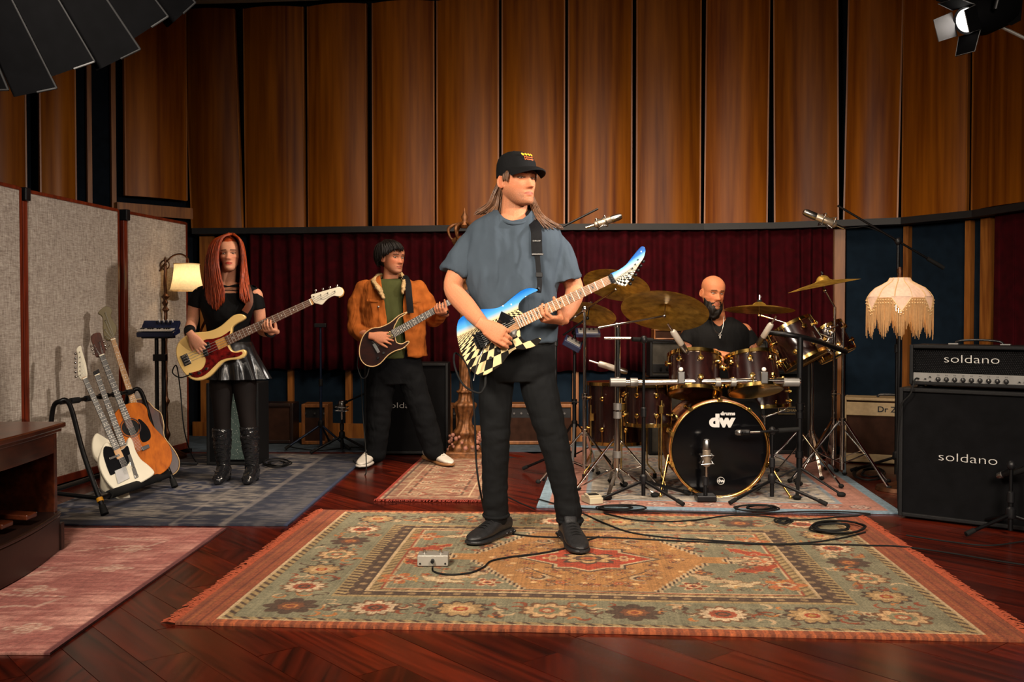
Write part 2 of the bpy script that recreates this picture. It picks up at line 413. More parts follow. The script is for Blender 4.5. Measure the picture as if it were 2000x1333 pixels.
# ---- floor of diagonal planks
floor = obj('floor', MB().box((-.4, 4.4, -.045), (9.6, 10.4, .05)), 'black_trim', smooth=0, kind='structure', label='dark red-brown floor of diagonal wooden planks')
D1 = V((.64, -.768, 0)).normalized(); D2 = V((D1.y*-1, D1.x, 0)); pw = .155; rng = random.Random(3); npl = 0
stuff = MB(); base = None
for i in range(-42, 40):
    s = rng.uniform(-1.5, 0) - 8
    while s < 8:
        ln = rng.choice((.9, 1.1, 1.3, 1.5)); c = V((0, 5, 0)) + D2*(i*pw) + D1*(s + ln/2); s += ln
        if not (0.8 < c.y < 8.3 and abs(c.x) < max(c.y, 3)*.56 + .55): continue
        hid = c.y < 2.75                                 # wholly under a rug: leave to the joined rest
        if -1.1 < c.x < 1.7 and 4.05 < c.y < 5.1: hid = True
        if c.x < -1.6 and (5.7 < c.y or 3.8 < c.y < 4.7): hid = True
        if c.x > .7 and c.y > 6.3: hid = True
        R = Matrix((D2, D1, V((0, 0, 1)))).transposed()
        zz = -.010 + rng.uniform(-.0006, .0006)
        if hid or npl >= 298: stuff.box((c.x, c.y, zz), (pw-.0022, ln-.0025, .02), R); continue
        npl += 1
        mw = Matrix.Translation((c.x, c.y, zz)) @ R.to_4x4() @ Matrix.Diagonal((1, ln, 1, 1))
        if base is None:
            base = obj('plank', MB().box((0, 0, 0), (pw-.0022, .9975, .02)), 'plank_wood', floor, 0); base.matrix_basis = mw
        else: share(base, floor, mw)
o = obj('plank_rest', stuff, 'plank_wood', floor, 0, kind='stuff')
o = obj('back_carpet', MB().box((-.2, 8.75, .004), (7.4, 1.15, .008)), 'grey_carpet', floor, 0); o['label'] = 'strip of grey-blue carpet along the rear wall'
# ---- acoustic screens
m, nt, b = nodes('tweed'); tc = N(nt, 'ShaderNodeTexCoord')
cols = []
for st in ((900, 900, 90), (120, 120, 1100)):
    mp = N(nt, 'ShaderNodeMapping'); mp.inputs['Scale'].default_value = tuple(x*.16 for x in st); L(nt, tc.outputs['Object'], mp.inputs[0])
    nz = N(nt, 'ShaderNodeTexNoise', i_Scale=1.0, i_Detail=3.0, i_Roughness=.7); L(nt, mp.outputs[0], nz.inputs['Vector']); cols.append(nz.outputs['Fac'])
fz = math_(nt, 'MULTIPLY', math_(nt, 'ADD', cols[0], cols[1]), .5)
L(nt, ramp(nt, fz, [(.36, srgb('#7a6c60')), (.5, srgb('#a4978a')), (.66, srgb('#c8beb0'))]), b.inputs['Base Color']); b.inputs['Roughness'].default_value = .95
bp = N(nt, 'ShaderNodeBump', i_Strength=.4, i_Distance=.002); L(nt, fz, bp.inputs['Height']); L(nt, bp.outputs[0], b.inputs['Normal'])
def screen(a, b, label, h=1.885):
    a, b = V(a), V(b); d = (b-a).normalized(); t = thing('acoustic_screen', label, 'screen', tuple((a+b)/2), 'tweed acoustic screens')
    u = V((0, 0, 1)); n = V((d.y, -d.x, 0))
    obj('fabric_panel', MB().bar(a + d*.03 + u*(h/2+.03), b - d*.03 + u*(h/2+.03), h - .10, .05, n), 'tweed', t, 0)
    for q, s in ((a, 1), (b, -1)):
        obj('post', MB().bar(q + d*s*.018 + u*.03, q + d*s*.018 + u*h, .034, .07, d), 'red_wood', t, 0, .004)
        obj('foot', MB().box(q + d*s*.05 + u*.015, (.05, .13, .03), Matrix.Rotation(math.atan2(d.y, d.x), 3, 'Z')), 'black_metal', t, 0, .004)
    obj('top_rail', MB().bar(a + d*.036 + u*(h-.01), b - d*.036 + u*(h-.01), .022, .068, n), 'red_wood', t, 0, .003)
    obj('bottom_rail', MB().bar(a + d*.036 + u*.055, b - d*.036 + u*.055, .05, .068, n), 'red_wood', t, 0, .003)
    obj('hinge_clip', MB().box(a + u*(h-.03), (.05, .09, .08), Matrix.Rotation(math.atan2(d.y, d.x), 3, 'Z')), 'black_plastic', t, 0, .006)
    return t
screen((-3.02, 4.86, 0), (-2.965, 5.99, 0), 'beige tweed acoustic screen cut off by the left picture edge')
screen((-2.985, 6.08, 0), (-2.855, 7.20, 0), 'wide beige tweed acoustic screen behind the rack of guitars')
screen((-2.845, 7.30, 0), (-2.69, 8.2, 0), 'beige tweed acoustic screen farthest from camera, behind the floor lamp')
# ================================================================= rugs (every knot row is a row of the mesh)
class Weave:
    def __init__(s, w, h, cell, bg):
        s.w, s.h = w, h; s.nx, s.ny = int(w/cell)+1, int(h/cell)+1
        x = np.linspace(0, w, s.nx); y = np.linspace(0, h, s.ny); s.X, s.Y = np.meshgrid(x, y)
        s.C = np.zeros((s.ny, s.nx, 3)); s.C[:] = srgb(bg)
    def fill(s, m, c, a=1.0): s.C[m] = s.C[m]*(1-a) + np.array(srgb(c))*a
    def rect(s, x0, y0, x1, y1, c, a=1.0): s.fill((s.X >= x0) & (s.X <= x1) & (s.Y >= y0) & (s.Y <= y1), c, a)
    def frame(s, ix, iy, ox, oy, c):           # band between inset (ox,oy) and inset (ix,iy)
        o = (s.X >= ox) & (s.X <= s.w-ox) & (s.Y >= oy) & (s.Y <= s.h-oy)
        i = (s.X >= ix) & (s.X <= s.w-ix) & (s.Y >= iy) & (s.Y <= s.h-iy)
        s.fill(o & ~i, c); return o & ~i
    def flower(s, cx, cy, r, k, cols, lobe=.22, sy=1.0, rot=0.0):
        j0, j1 = np.searchsorted(s.X[0], [cx-r*1.2, cx+r*1.2]); i0, i1 = np.searchsorted(s.Y[:, 0], [cy-r*1.2*sy, cy+r*1.2*sy]); sub = (slice(i0, i1+1), slice(j0, j1+1))
        dx, dy = s.X[sub]-cx, (s.Y[sub]-cy)/sy; d = np.hypot(dx, dy); a = np.arctan2(dy, dx) + rot; C = s.C[sub]
        for f, c, l in zip((1.0, .82, .52, .30, .16), cols, (lobe, lobe, lobe*.6, .1, 0)):
            C[d < r*f*(1 - l + l*np.abs(np.cos(a*k/2))*1.6)] = srgb(c)
    def stroke(s, pts, w, c, a=1.0):
        P = np.array(cat(pts, 8))
        x0, y0 = P.min(0)-w; x1, y1 = P.max(0)+w
        j0, j1 = np.searchsorted(s.X[0], [x0, x1]); i0, i1 = np.searchsorted(s.Y[:, 0], [y0, y1]); sub = (slice(i0, i1+1), slice(j0, j1+1))
        X, Y = s.X[sub], s.Y[sub]; mm = np.zeros(X.shape, bool)
        for i, (p, q) in enumerate(zip(P[:-1], P[1:])):
            t = i/(len(P)-1); ww = w*(.45 + .55*math.sin(PI*min(1, t*1.1+.05)))
            mm |= (X-p[0])**2 + (Y-p[1])**2 < ww*ww/4
        C = s.C[sub]; C[mm] = C[mm]*(1-a) + np.array(srgb(c))*a
    def curl(s, cx, cy, r, a0, span, w, c):
        s.stroke([(cx + r*(1-.35*t)*math.cos(a0+span*t), cy + r*(1-.35*t)*math.sin(a0+span*t)) for t in (0, .25, .5, .75, 1)], w, c)
    def leaf(s, cx, cy, l, w, ang, c, edge=None, ser=0):
        dx, dy = s.X-cx, s.Y-cy; u = dx*math.cos(ang) + dy*math.sin(ang); v = -dx*math.sin(ang) + dy*math.cos(ang); v = v - .25*l*((2*u/l)**2)*.5
        hw = w/2*np.clip(1-(2*u/l)**2, 0, 1)**.7
        if ser: hw = hw*(1 + .28*np.sign(np.sin(u*ser)))
        if edge: s.fill((np.abs(v) < hw+.008) & (np.abs(u) < l/2+.006), edge)
        s.fill((np.abs(v) < hw) & (np.abs(u) < l/2), c)
    def build(s, name, o, ux, uy, mat, lift=.012, noise=.16, streak=.10, parent=None, seed=1, wave=.0012):
        rg = np.random.RandomState(seed); C = s.C*(1 + noise*rg.randn(s.ny, s.nx, 1)*.6)
        C *= 1 + streak*rg.randn(1, s.nx, 1)*.5 + streak*rg.randn(s.ny, 1, 1)*.4
        C = np.clip(C, .004, 1)
        P = np.array(o)[None, None] + s.X[..., None]*np.array(ux) + s.Y[..., None]*np.array(uy)
        P[..., 2] += lift + wave*np.sin(s.X*5 + seed)*np.sin(s.Y*4)
        vs = P.reshape(-1, 3); nx, ny = s.nx, s.ny
        idx = np.arange(nx*ny).reshape(ny, nx)
        F = np.stack([idx[:-1, :-1], idx[:-1, 1:], idx[1:, 1:], idx[1:, :-1]], -1).reshape(-1, 4)
        bd = np.concatenate([idx[0], idx[1:, -1], idx[-1, -2::-1], idx[-2:0:-1, 0]]); nb = len(bd); n0 = len(vs)
        low = vs[bd].copy(); low[:, 2] = .001; vs = np.vstack([vs, low]); k = np.arange(nb); k2 = (k+1) % nb
        F = np.vstack([F, np.stack([bd[k], n0+k, n0+k2, bd[k2]], -1)])
        me = bpy.data.meshes.new(name); me.from_pydata(vs.tolist(), [], F.tolist()); me.update()
        col = C.reshape(-1, 3); setcol(me, np.vstack([col, col[bd]*.7]))
        ob = obj(name, me, mat, parent, 30); return ob
def fbm(X, Y, sx, sy, seed):
    o = np.zeros_like(X); r = np.random.RandomState(seed)
    for oc in range(5):
        f = 2**oc; a, b_, c, d = r.rand(4)*6.28; g = r.rand(40, 40)
        gx, gy = (X*sx*f) % 39, (Y*sy*f) % 39; ix, iy = gx.astype(int), gy.astype(int); fx, fy = gx-ix, gy-iy
        fx = fx*fx*(3-2*fx); fy = fy*fy*(3-2*fy)
        o += (g[iy, ix]*(1-fx)*(1-fy) + g[iy, ix+1]*fx*(1-fy) + g[iy+1, ix]*(1-fx)*fy + g[iy+1, ix+1]*fx*fy)/2**oc
    return o/1.9375
vcol('rug_pile', .95, .6, 260)
def rug_frame(nl, nr):                       # ground points of the two near corners -> axes
    ux = (nr - nl); w = ux.length; ux = ux.normalized(); uy = V((-ux.y, ux.x, 0)); return w, ux, uy
# ---- the large patterned rug under the front guitarist
RNL, RNR = G(342, 1222), G(2016, 1257); RW, RUX, RUY = rug_frame(RNL, RNR); RH = 2.10
k = Weave(RW, RH, .005, '#7f826c'); rg = random.Random(11)
SAGE, CREAM, DARK, RUST, ORG, TAN, RED, GOLD = '#7b7c64', '#c2a982', '#3a2a24', '#86391b', '#b5733a', '#a08a5e', '#a3361a', '#b98a44'
EB = .135                                     # woven ends
k.rect(0, 0, RW, RH, RUST)
for i in range(7):
    for x0 in (i*.0193, RW - i*.0193 - .010): k.rect(x0, 0, x0+.010, RH, ('#8c3c1c', '#702410', '#9c5026')[i % 3])
sub = k.X; inb = (k.X > EB) & (k.X < RW-EB)
k.fill(inb & ((k.Y < .05) | (k.Y > RH-.05)) & (np.sin(k.X*160) > .1), '#b0562a')
k.frame(EB+.012, .058, EB, .048, CREAM)
k.frame(EB+.05, .085, EB+.012, .058, TAN)
m = k.frame(EB+.05, .085, EB+.012, .058, TAN); k.fill(m & (np.sin((k.X+k.Y)*110) > .35), DARK)
k.frame(EB+.34, .375, EB+.05, .085, SAGE)                                   # flower border
k.frame(EB+.39, .40, EB+.34, .375, TAN); m = k.frame(EB+.388, .398, EB+.345, .38, TAN); k.fill(m & (np.sin((k.X*.3+k.Y)*150) > .2) & ((k.X < EB+.4) | (k.X > RW-EB-.4)), DARK)
m = k.frame(EB+.455, .455, EB+.39, .40, DARK); k.fill(m & (np.sin(k.X*70)*np.sin(k.Y*70) > .45), '#8f7654')
k.frame(EB+.470, .468, EB+.455, .455, CREAM)
m = k.frame(EB+.51, .490, EB+.470, .468, TAN); k.fill(m & (np.sin((k.X-k.Y)*120) > .3), '#6d5a3c')
k.frame(EB+.518, .497, EB+.51, .490, '#96412a'); k.frame(EB+.53, .506, EB+.518, .497, CREAM)
FX, FY = EB+.53, .506
m = (k.X > FX) & (k.X < RW-FX) & (k.Y > FY) & (k.Y < RH-FY); k.fill(m, SAGE)
kinds = [(8, [DARK, DARK, '#6b3a22', ORG, RUST]), (12, ['#6e4a30', '#d3bb98', '#a0452a', DARK, RUST]), (10, [DARK, '#a98a5c', '#c8a877', RED, GOLD]), (9, ['#6a4428', '#caa678', '#7c7a5c', '#a05030', CREAM])]
def border_fl(x, y, i, sy=1.0, r=.098): n_, cs = kinds[i % 4]; k.flower(x, y, r, n_, cs, .20, sy)
nb = 8
for row, y in enumerate((.23, RH-.23)):
    for i in range(nb):
        x = EB+.22 + (RW-2*EB-.44)*i/(nb-1); border_fl(x, y, i + row*2)
        if i < nb-1:
            xm = x + (RW-2*EB-.44)/(nb-1)/2
            for q in range(13):
                k.curl(xm + rg.uniform(-.07, .07), y + rg.uniform(-.10, .10), rg.uniform(.02, .04), rg.uniform(0, 6), rg.choice((-3, 3)), rg.uniform(.010, .022), rg.choice((RUST, CREAM, DARK, ORG, '#5b3b2b')))
            k.stroke([(xm-.05, y+.06), (xm, y), (xm+.07, y-.05)], .010, DARK)
for colm, x in enumerate((EB+.195, RW-EB-.195)):
    for i in range(1, 6):
        y = .23 + (RH-.46)*i/6; border_fl(x, y, i + colm, 1.0, .09)
        for q in range(13): k.curl(x + rg.uniform(-.11, .11), y + .14*rg.choice((-1, 1)) + rg.uniform(-.05, .05), rg.uniform(.02, .04), rg.uniform(0, 6), rg.choice((-3, 3)), rg.uniform(.010, .02), rg.choice((RUST, CREAM, DARK, ORG)))
cx, cy = RW/2, RH/2
for sx in (-1, 1):                             # field ornaments, mirrored
    for sy in (-1, 1):
        k.leaf(cx+sx*.74, cy+sy*.15, .24, .075, sx*sy*-.55, RED, '#c58a58', 70)
        k.leaf(cx+sx*.52, cy+sy*.34, .26, .07, sx*sy*.55, CREAM, '#8a6f4c', 90)
        k.leaf(cx+sx*.62, cy+sy*.42, .20, .055, sx*sy*-.4, '#cdb890', '#8a6f4c', 90)
        for q in range(26):
            k.flower(cx+sx*rg.uniform(.40, .83), cy+sy*rg.uniform(.02, .52), rg.uniform(.010, .022), 5, [rg.choice((DARK, RUST, '#6b5a3c', '#5f6650')), rg.choice((CREAM, ORG, RUST)), DARK, RED, DARK], .5)
        k.flower(cx+sx*.80, cy+sy*.40, .07, 5, [ORG, '#b5633a', CREAM, RUST, DARK], .5)
        k.flower(cx+sx*.42, cy+sy*.44, .055, 6, [CREAM, RUST, '#d7b98c', RED, DARK], .45)
        k.flower(cx+sx*.47, cy+sy*.22, .045, 5, [DARK, '#5c3a2a', ORG, RUST, DARK], .5)
        for q in range(16):
            k.curl(cx+sx*rg.uniform(.42, .82), cy+sy*rg.uniform(.05, .5), rg.uniform(.012, .03), rg.uniform(0, 6), 3, .009, rg.choice((RUST, DARK, CREAM, GOLD)))
    k.flower(cx+sx*.75, cy, .085, 9, [RUST, '#cfae86', '#b0603a', CREAM, DARK], .3)
    for a, b_, c in ((.075, .055, CREAM), (.060, .042, DARK), (.046, .030, CREAM)):
        k.fill((np.abs(k.X-cx-sx*.66)/a*.8 + np.abs(k.Y-cy)/b_ < 1.0), c)
ax, ay = np.abs(k.X-cx), np.abs(k.Y-cy)
def med(off):                                  # stepped medallion outline
    st = np.floor(ay/.034)*.034
    h = np.where(ay < .06, .62, np.where(ay < .10, .50, .475 - (st-.10)*.52))
    h = np.where(ay < .03, .60, h); return (ax < h + off) & (ay < .535 + off*.6)
k.fill(med(.030), CREAM); k.fill(med(.018), DARK); k.fill(med(.008), CREAM); k.fill(med(-.004), '#ad7a42')
for q in range(300):
    a_, b_ = rg.uniform(-.45, .45), rg.uniform(-.5, .5)
    if abs(a_) > .44 - abs(b_)*.5: continue
    for sx in (-1, 1): k.flower(cx+sx*a_, cy+b_, rg.uniform(.008, .017), rg.choice((4, 5)), [rg.choice((DARK, '#7a3a20', '#5b3b2b')), rg.choice((CREAM, RUST, DARK)), ORG, RED, DARK], .5)
k.fill(med(-.02) & (np.cos(k.X*30)*np.cos(k.Y*30) > .9), '#d9b179')
for sx in (-1, 1):
    for sy in (-1, 1):
        k.stroke([(cx+sx*.12, cy+sy*.36), (cx+sx*.22, cy+sy*.25), (cx+sx*.30, cy+sy*.12)], .016, DARK); k.curl(cx+sx*.22, cy+sy*.34, .05, 1, 4*sx, .022, CREAM); k.curl(cx+sx*.22, cy+sy*.34, .035, 1, 4*sx, .015, DARK)
        k.flower(cx+sx*.12, cy+sy*.42, .035, 6, [DARK, ORG, RED, CREAM, DARK], .4)
dia = lambda s_: (ax/.285 + ay/.215 < s_) | ((ax < .14*s_) & (ay < .165*s_))
k.fill(dia(1.16), DARK); k.fill(dia(1.09), CREAM); k.fill(dia(1.0), '#ad3516'); k.fill(dia(.93) & (np.sin(k.X*90)*np.sin(k.Y*90) > .5), '#8a2410')
k.flower(cx, cy, .13, 8, [DARK, '#c9a16c', '#4b3329', ORG, RED], .25, .72)
for sx in (-1, 1): k.flower(cx+sx*.16, cy, .04, 4, ['#d7b98c', ORG, CREAM, RED, DARK], .4)
rug_big = thing('patterned_rug', 'large sage and rust oriental rug under the guitarist in the cap', 'rug', tuple(RNL + RUX*RW/2 + RUY*RH/2))
nA = fbm(k.X, k.Y, 9, 12, 31)[..., None]; nB = fbm(k.X, k.Y, 30, 8, 32)[..., None]
mt = np.array(srgb('#5e4a34')); k.C = (k.C*(.67) + mt*.33)*np.array((.96, .90, .86))
k.C = k.C*(.62 + .45*nA + .35*nB)
k.build('pile', RNL, RUX, RUY, 'rug_pile', .011, .30, .16, rug_big, 2)
def fringe(parent, o, d, out, length, n, lo, hi, mat, seed):
    r = random.Random(seed); mb = MB()
    for i in range(n):
        p = o + d*(length*(i + r.uniform(.2, .8))/n); l = r.uniform(lo, hi); s = r.uniform(-.5, .5)
        q = p + out*l + d*(l*s); mid = (p+q)/2 + d*r.uniform(-.008, .008)
        mb.tube([p + V((0, 0, .009)), mid + V((0, 0, .010 + r.uniform(0, .006))), q + V((0, 0, .004))], [.0035, .0028, .0015], 4)
    obj('fringe', mb, mat, parent, 60, kind='stuff')
simple('fringe_rust', srgb('#81361a'), .9, 0, .25, 60); simple('fringe_red', srgb('#7e2a1c'), .9, 0, .25, 60)
fringe(rug_big, RNL, RUY, -RUX, RH, 420, .03, .065, 'fringe_rust', 1)
fringe(rug_big, RNL + RUX*RW, RUY, RUX, RH, 420, .03, .065, 'fringe_rust', 2)
# ---- worn navy rug under the bass player
nl, nr = G(20, 1027), G(562, 1029); w, ux, uy = rug_frame(nl, nr); h = 2.75
k = Weave(w, h, .012, '#2a3044'); rgn = np.random.RandomState(5)
n1 = fbm(k.X, k.Y, 5, 7, 1); n2 = fbm(k.X, k.Y, 16, 38, 2)
t = np.clip((n1*.5 + n2*.6 - .47)*4.2, 0, 1)[..., None]; bord = ((k.X > w-.35) | (k.Y < .12))[..., None]
t = t*np.where(bord, .35, 1.0)
k.C = np.array(srgb('#1e2336'))*(1-t) + np.array(srgb('#7d756d'))*t
k.fill((np.abs(k.X-(w-.35)) < .02), '#857b74', .5); k.fill((np.abs(k.X-(w-.62)) < .015), '#857b74', .4); k.fill(k.X > w-.02, '#2b3450')
for i in range(9): k.flower(w-.9-(i % 3)*.55, .35+(i//3)*.8, .22, 8, ['#6d6a70', '#2b3148', '#7a7470', '#2b3148', '#857b74'], .3) if i % 2 else None
k.C = k.C*(.55 + .45*n2[..., None])
tag(k.build('worn_rug', nl, ux, uy, 'rug_pile', .010, .15, .10, None, 3), 'worn navy blue rug under the bass player and guitar rack', 'rug')
# ---- pink runner at the lower left
nl, nr = G(-420, 1279), G(98, 1281); w, ux, uy = rug_frame(nl, nr); h = 1.93
k = Weave(w, h, .009, '#8c5850'); n1 = fbm(k.X, k.Y, 5, 6, 8); n2 = fbm(k.X, k.Y, 14, 50, 9)
t = np.clip((n1*.6+n2*.5-.45)*2.5, 0, 1)[..., None]; k.C = np.array(srgb('#94574e'))*(1-t) + np.array(srgb('#c49080'))*t
C0 = k.C.copy()
PC = '#cdb09a'
for (u0, v0) in ((w-.20, .25), (w-.42, .75), (w-.75, .42), (w-.30, 1.45), (w-.8, 1.3), (w-1.0, .85), (w-.25, 1.1)):
    k.flower(u0, v0, .07, 4, [PC, '#a97a68', PC, '#a97a68', PC], .5, .7)
for (u0, v0, dx) in ((w-.30, .55, 1), (w-.55, 1.0, 1), (w-.25, 1.55, 1), (w-.75, .30, -1), (w-.95, 1.1, -1), (w-.45, .20, 1)):
    k.stroke([(u0-.30*dx, v0-.14), (u0-.10*dx, v0-.03), (u0, v0-.04)], .03, PC, .75); k.stroke([(u0, v0-.04), (u0+.05*dx, v0+.10)], .026, PC, .7); k.stroke([(u0+.05*dx, v0+.10), (u0-.2*dx, v0+.13), (u0-.35*dx, v0+.22)], .03, PC, .7)
k.C = k.C*.62 + C0*.38
k.C = k.C*(.78 + .45*n2[..., None]); k.rect(w-.02, 0, w, h, '#5f302e')
tag(k.build('pink_rug', nl, ux, uy, 'rug_pile', .009, .2, .10, None, 4), 'faded dusty pink rug beside the wooden console', 'rug')
# ---- small runner by the guitarist in the tan jacket
nl, nr = G(733, 979), G(948, 981); w, ux, uy = rug_frame(nl, nr); ux = V((.997, -.05, 0)).normalized(); uy = V((.062, .998, 0)).normalized(); h = 2.0
k = Weave(w, h, .008, '#7a5a44'); n2 = fbm(k.X, k.Y, 20, 40, 12); n1 = fbm(k.X, k.Y, 7, 7, 13)
t = np.clip((n2-.35)*2.2, 0, 1)[..., None]; k.C = np.array(srgb('#7a4a38'))*(1-t) + np.array(srgb('#a08a6c'))*t
for b0, b1, c in ((.0, .02, '#8a2c1a'), (.035, .05, '#4f3a30'), (.11, .12, '#b09878'), (.16, .17, '#5d4030')):
    k.frame(b1, b1, b0, b0, c)
for i in range(16): k.flower(w/2 + (.12 if i % 2 else -.12), .2 + i*.11, .06, 6, ['#8d4630', '#ab977a', '#6b4435', '#b19c7a', '#7c3a28'], .3)
k.C = k.C*(.8 + .4*n1[..., None])
rr = thing('runner_rug', 'narrow worn red-brown runner behind the capped guitarist', 'rug', tuple(nl + ux*w/2 + uy*h/2))
k.build('pile', nl, ux, uy, 'rug_pile', .009, .2, .1, rr, 5); fringe(rr, nl, ux, -uy, w, 120, .02, .04, 'fringe_red', 3)
# ---- pale rug under the drum kit
nl, nr = G(1048, 993), G(1765, 1006); w, ux, uy = rug_frame(nl, nr); h = 2.75
k = Weave(w, h, .010, '#8a8c86'); n1 = fbm(k.X, k.Y, 6, 8, 21); n2 = fbm(k.X, k.Y, 18, 36, 22)
t = np.clip((n1*.5+n2*.6-.5)*3.4, 0, 1)[..., None]; k.C = np.array(srgb('#7b756c'))*(1-t) + np.array(srgb('#a89f92'))*t
k.frame(.07, .07, 0, 0, '#6f8594'); k.frame(.28, .25, .07, .07, '#96685a'); k.frame(.31, .28, .28, .25, '#77828a')
for i in range(11): k.flower(.20 + (w-.4)*i/10, .16, .055, 7, ['#5d4a48', '#b09a8c', '#74504a', '#a48a7a', '#4a4a58'], .3)
for i in range(5):
    for j in range(6): k.flower(.5 + (w-1.0)*i/4 + .1*(j % 2), .55 + j*.36, .13, 8, ['#5a5f68', '#9a8f84', '#7a564e', '#a89c8e', '#4d4d58'], .35)
k.C = k.C*(.72 + .5*n2[..., None])
tag(k.build('pale_rug', nl, ux, uy, 'rug_pile', .009, .18, .1, None, 6), 'pale blue and pink worn rug under the drum kit', 'rug')
# ================================================================= people
vcol('skin', .6, .12, 420, Subsurface_Weight=.12, Subsurface_Scale=.01, Specular_IOR_Level=.22)
simple('hair_brown', srgb('#5a3d29'), .42, 0, .4, 60); simple('hair_red', srgb('#94380f'), .42, 0, .4, 50); simple('hair_black', srgb('#100b09'), .5, 0, .4, 60, Specular_IOR_Level=.2); simple('beard_black', srgb('#0e0907'), .6, 0, .4, 80, Specular_IOR_Level=.2)
cloth('tee_slate', srgb('#38414a'), .9, 1200, .06, .1, .008); cloth('denim_black', srgb('#0e0f10'), .85, 1500, .2, .3, .008)
cloth('jacket_tan', srgb('#8f4c1c'), .9, 700, .2, .4, .018); cloth('tee_olive', srgb('#3c3f22'), .9, 1200, .1, .2, .006); cloth('fleece', srgb('#a58a62'), .98, 160, .3, 1.0)
cloth('black_jersey', srgb('#0a0a0b'), .8, 1200, .2, .2, .007); cloth('trouser_black', srgb('#0b0c0e'), .9, 1200, .15, .2, .01)
simple('leather_black', (.010, .010, .011), .26, 0, .3, 14, .35, 60); simple('patent_black', (.008, .008, .009), .12, 0, .3, 20, .5, 30)
cloth('tights', srgb('#15100f'), .7, 1500, .2, .1); simple('sneaker_black', (.010, .010, .011), .5, 0, .3, 60, .5, 160); simple('sneaker_white', srgb('#c4bdb2'), .55, 0, .06, 20, .2, 100); simple('gum_sole', srgb('#8a5f38'), .6); simple('sock_red', srgb('#b01c10'), .5)
simple('eye_white', srgb('#96867a'), .15, 0, .03); simple('iris_dark', srgb('#1c120c'), .1); simple('webbing', (.005, .005, .006), .7, 0, .2, 80, .3, 300, Specular_IOR_Level=.12); simple('strap_leather', srgb('#5a2a12'), .5, 0, .2, 30, .2, 120)
cloth('cap_black', srgb('#0e0e0f'), .85, 1500, .1, .25); simple('stitch_gold', srgb('#e0a01c'), .6); simple('stitch_orange', srgb('#b4541c'), .6)
def headR(yaw, tilt=0.0, roll=0.0):
    return Matrix.Rotation(PI + yaw, 3, 'Z') @ Matrix.Rotation(tilt, 3, 'X') @ Matrix.Rotation(roll, 3, 'Y')
HT = np.array([(-.118, .012, .078, .045), (-.112, .030, .090, .020), (-.100, .042, .094, -.010), (-.080, .053, .092, -.045), (-.060, .060, .090, -.062), (-.040, .065, .090, -.072), (-.020, .069, .091, -.082), (0, .071, .089, -.090), (.020, .074, .094, -.095), (.040, .0755, .095, -.097), (.060, .074, .090, -.095), (.080, .067, .077, -.086), (.100, .050, .053, -.064), (.112, .030, .030, -.040), (.118, .006, .003, -.014)])
def head(mb, c, R, k=1.0, jaw=1.0, nose=1.0, slim=1.0):
    nz, na = 88, 110; zs = np.linspace(-.118, .118, nz); vs = []; fs = []
    zs = .118*np.sin(np.linspace(-1, 1, nz)*PI/2)
    w = np.interp(zs, HT[:, 0], HT[:, 1]); yf = np.interp(zs, HT[:, 0], HT[:, 2]); yb = np.interp(zs, HT[:, 0], HT[:, 3])
    ke = np.array([1, 2, 3, 2, 1])/9.
    for arr in (w, yf, yb): arr[2:-2] = np.convolve(arr, ke, 'valid')
    g = lambda d, s: math.exp(-d*d/(2*s*s))
    for i in range(nz):
        z = zs[i]; ww = w[i]*slim*(jaw if z < -.03 else 1); mid = (yf[i]+yb[i])/2; hl = (yf[i]-yb[i])/2
        for a in range(na):
            t = 2*PI*a/na; ct, st = math.cos(t), math.sin(t); p = .88
            x = ww*math.copysign(abs(ct)**p, ct); y = mid + hl*math.copysign(abs(st)**p, st)
            if st > 0:
                d = 0.0; ax = abs(x)
                if -.050 < z < .024:
                    u = (.024 - z)/.062; u = min(1, max(0, u)); amp = .003 + .024*u**1.5
                    if z < -.036: amp *= max(0, 1 - ((-.036 - z)/.013)**2)
                    d += amp*nose*g(x, .0062 + .0058*u)
                d += .008*nose*g(ax-.0125, .0055)*g(z+.038, .006)
                d -= .013*g(ax-.031, .0125)*g(z-.002, .0095)
                d += .005*g(z-.020, .007)*g(ax-.028, .022)
                d += .005*g(ax-.046, .014)*g(z+.022, .014)
                d -= .004*g(ax-.046, .014)*g(z+.060, .016)
                d += .0065*g(x, .016)*g(z+.0635, .0042) + .0075*g(x, .014)*g(z+.0745, .0048) - .006*g(x, .022)*g(z+.069, .0020)
                d += .004*g(x, .028)*g(z+.066, .016)
                d -= .005*g(x, .020)*g(z+.086, .006); d += .006*g(x, .018)*g(z+.101, .010)
                y += d
            vs.append(c + R @ (V((x, y, z))*k))
    for i in range(nz-1):
        for a in range(na): fs.append((i*na+a, i*na+(a+1) % na, (i+1)*na+(a+1) % na, (i+1)*na+a))
    fs += [tuple(range(na))[::-1], tuple(range((nz-1)*na, nz*na))]
    mb.add(vs, fs)
    for s in (-1, 1):
        E = R @ Matrix.Rotation(s*.35, 3, 'Z') @ Matrix.Rotation(-.15, 3, 'X')
        mb.ell(c + R @ (V((s*.0745*slim, -.012, -.010))*k), (.007*k, .018*k, .031*k), E, 12, 10)
        mb.torus(c + R @ (V((s*.079*slim, -.014, -.008))*k), E @ Matrix.Rotation(PI/2, 3, 'Y'), .024*k, .005*k, 18, 6, .62)
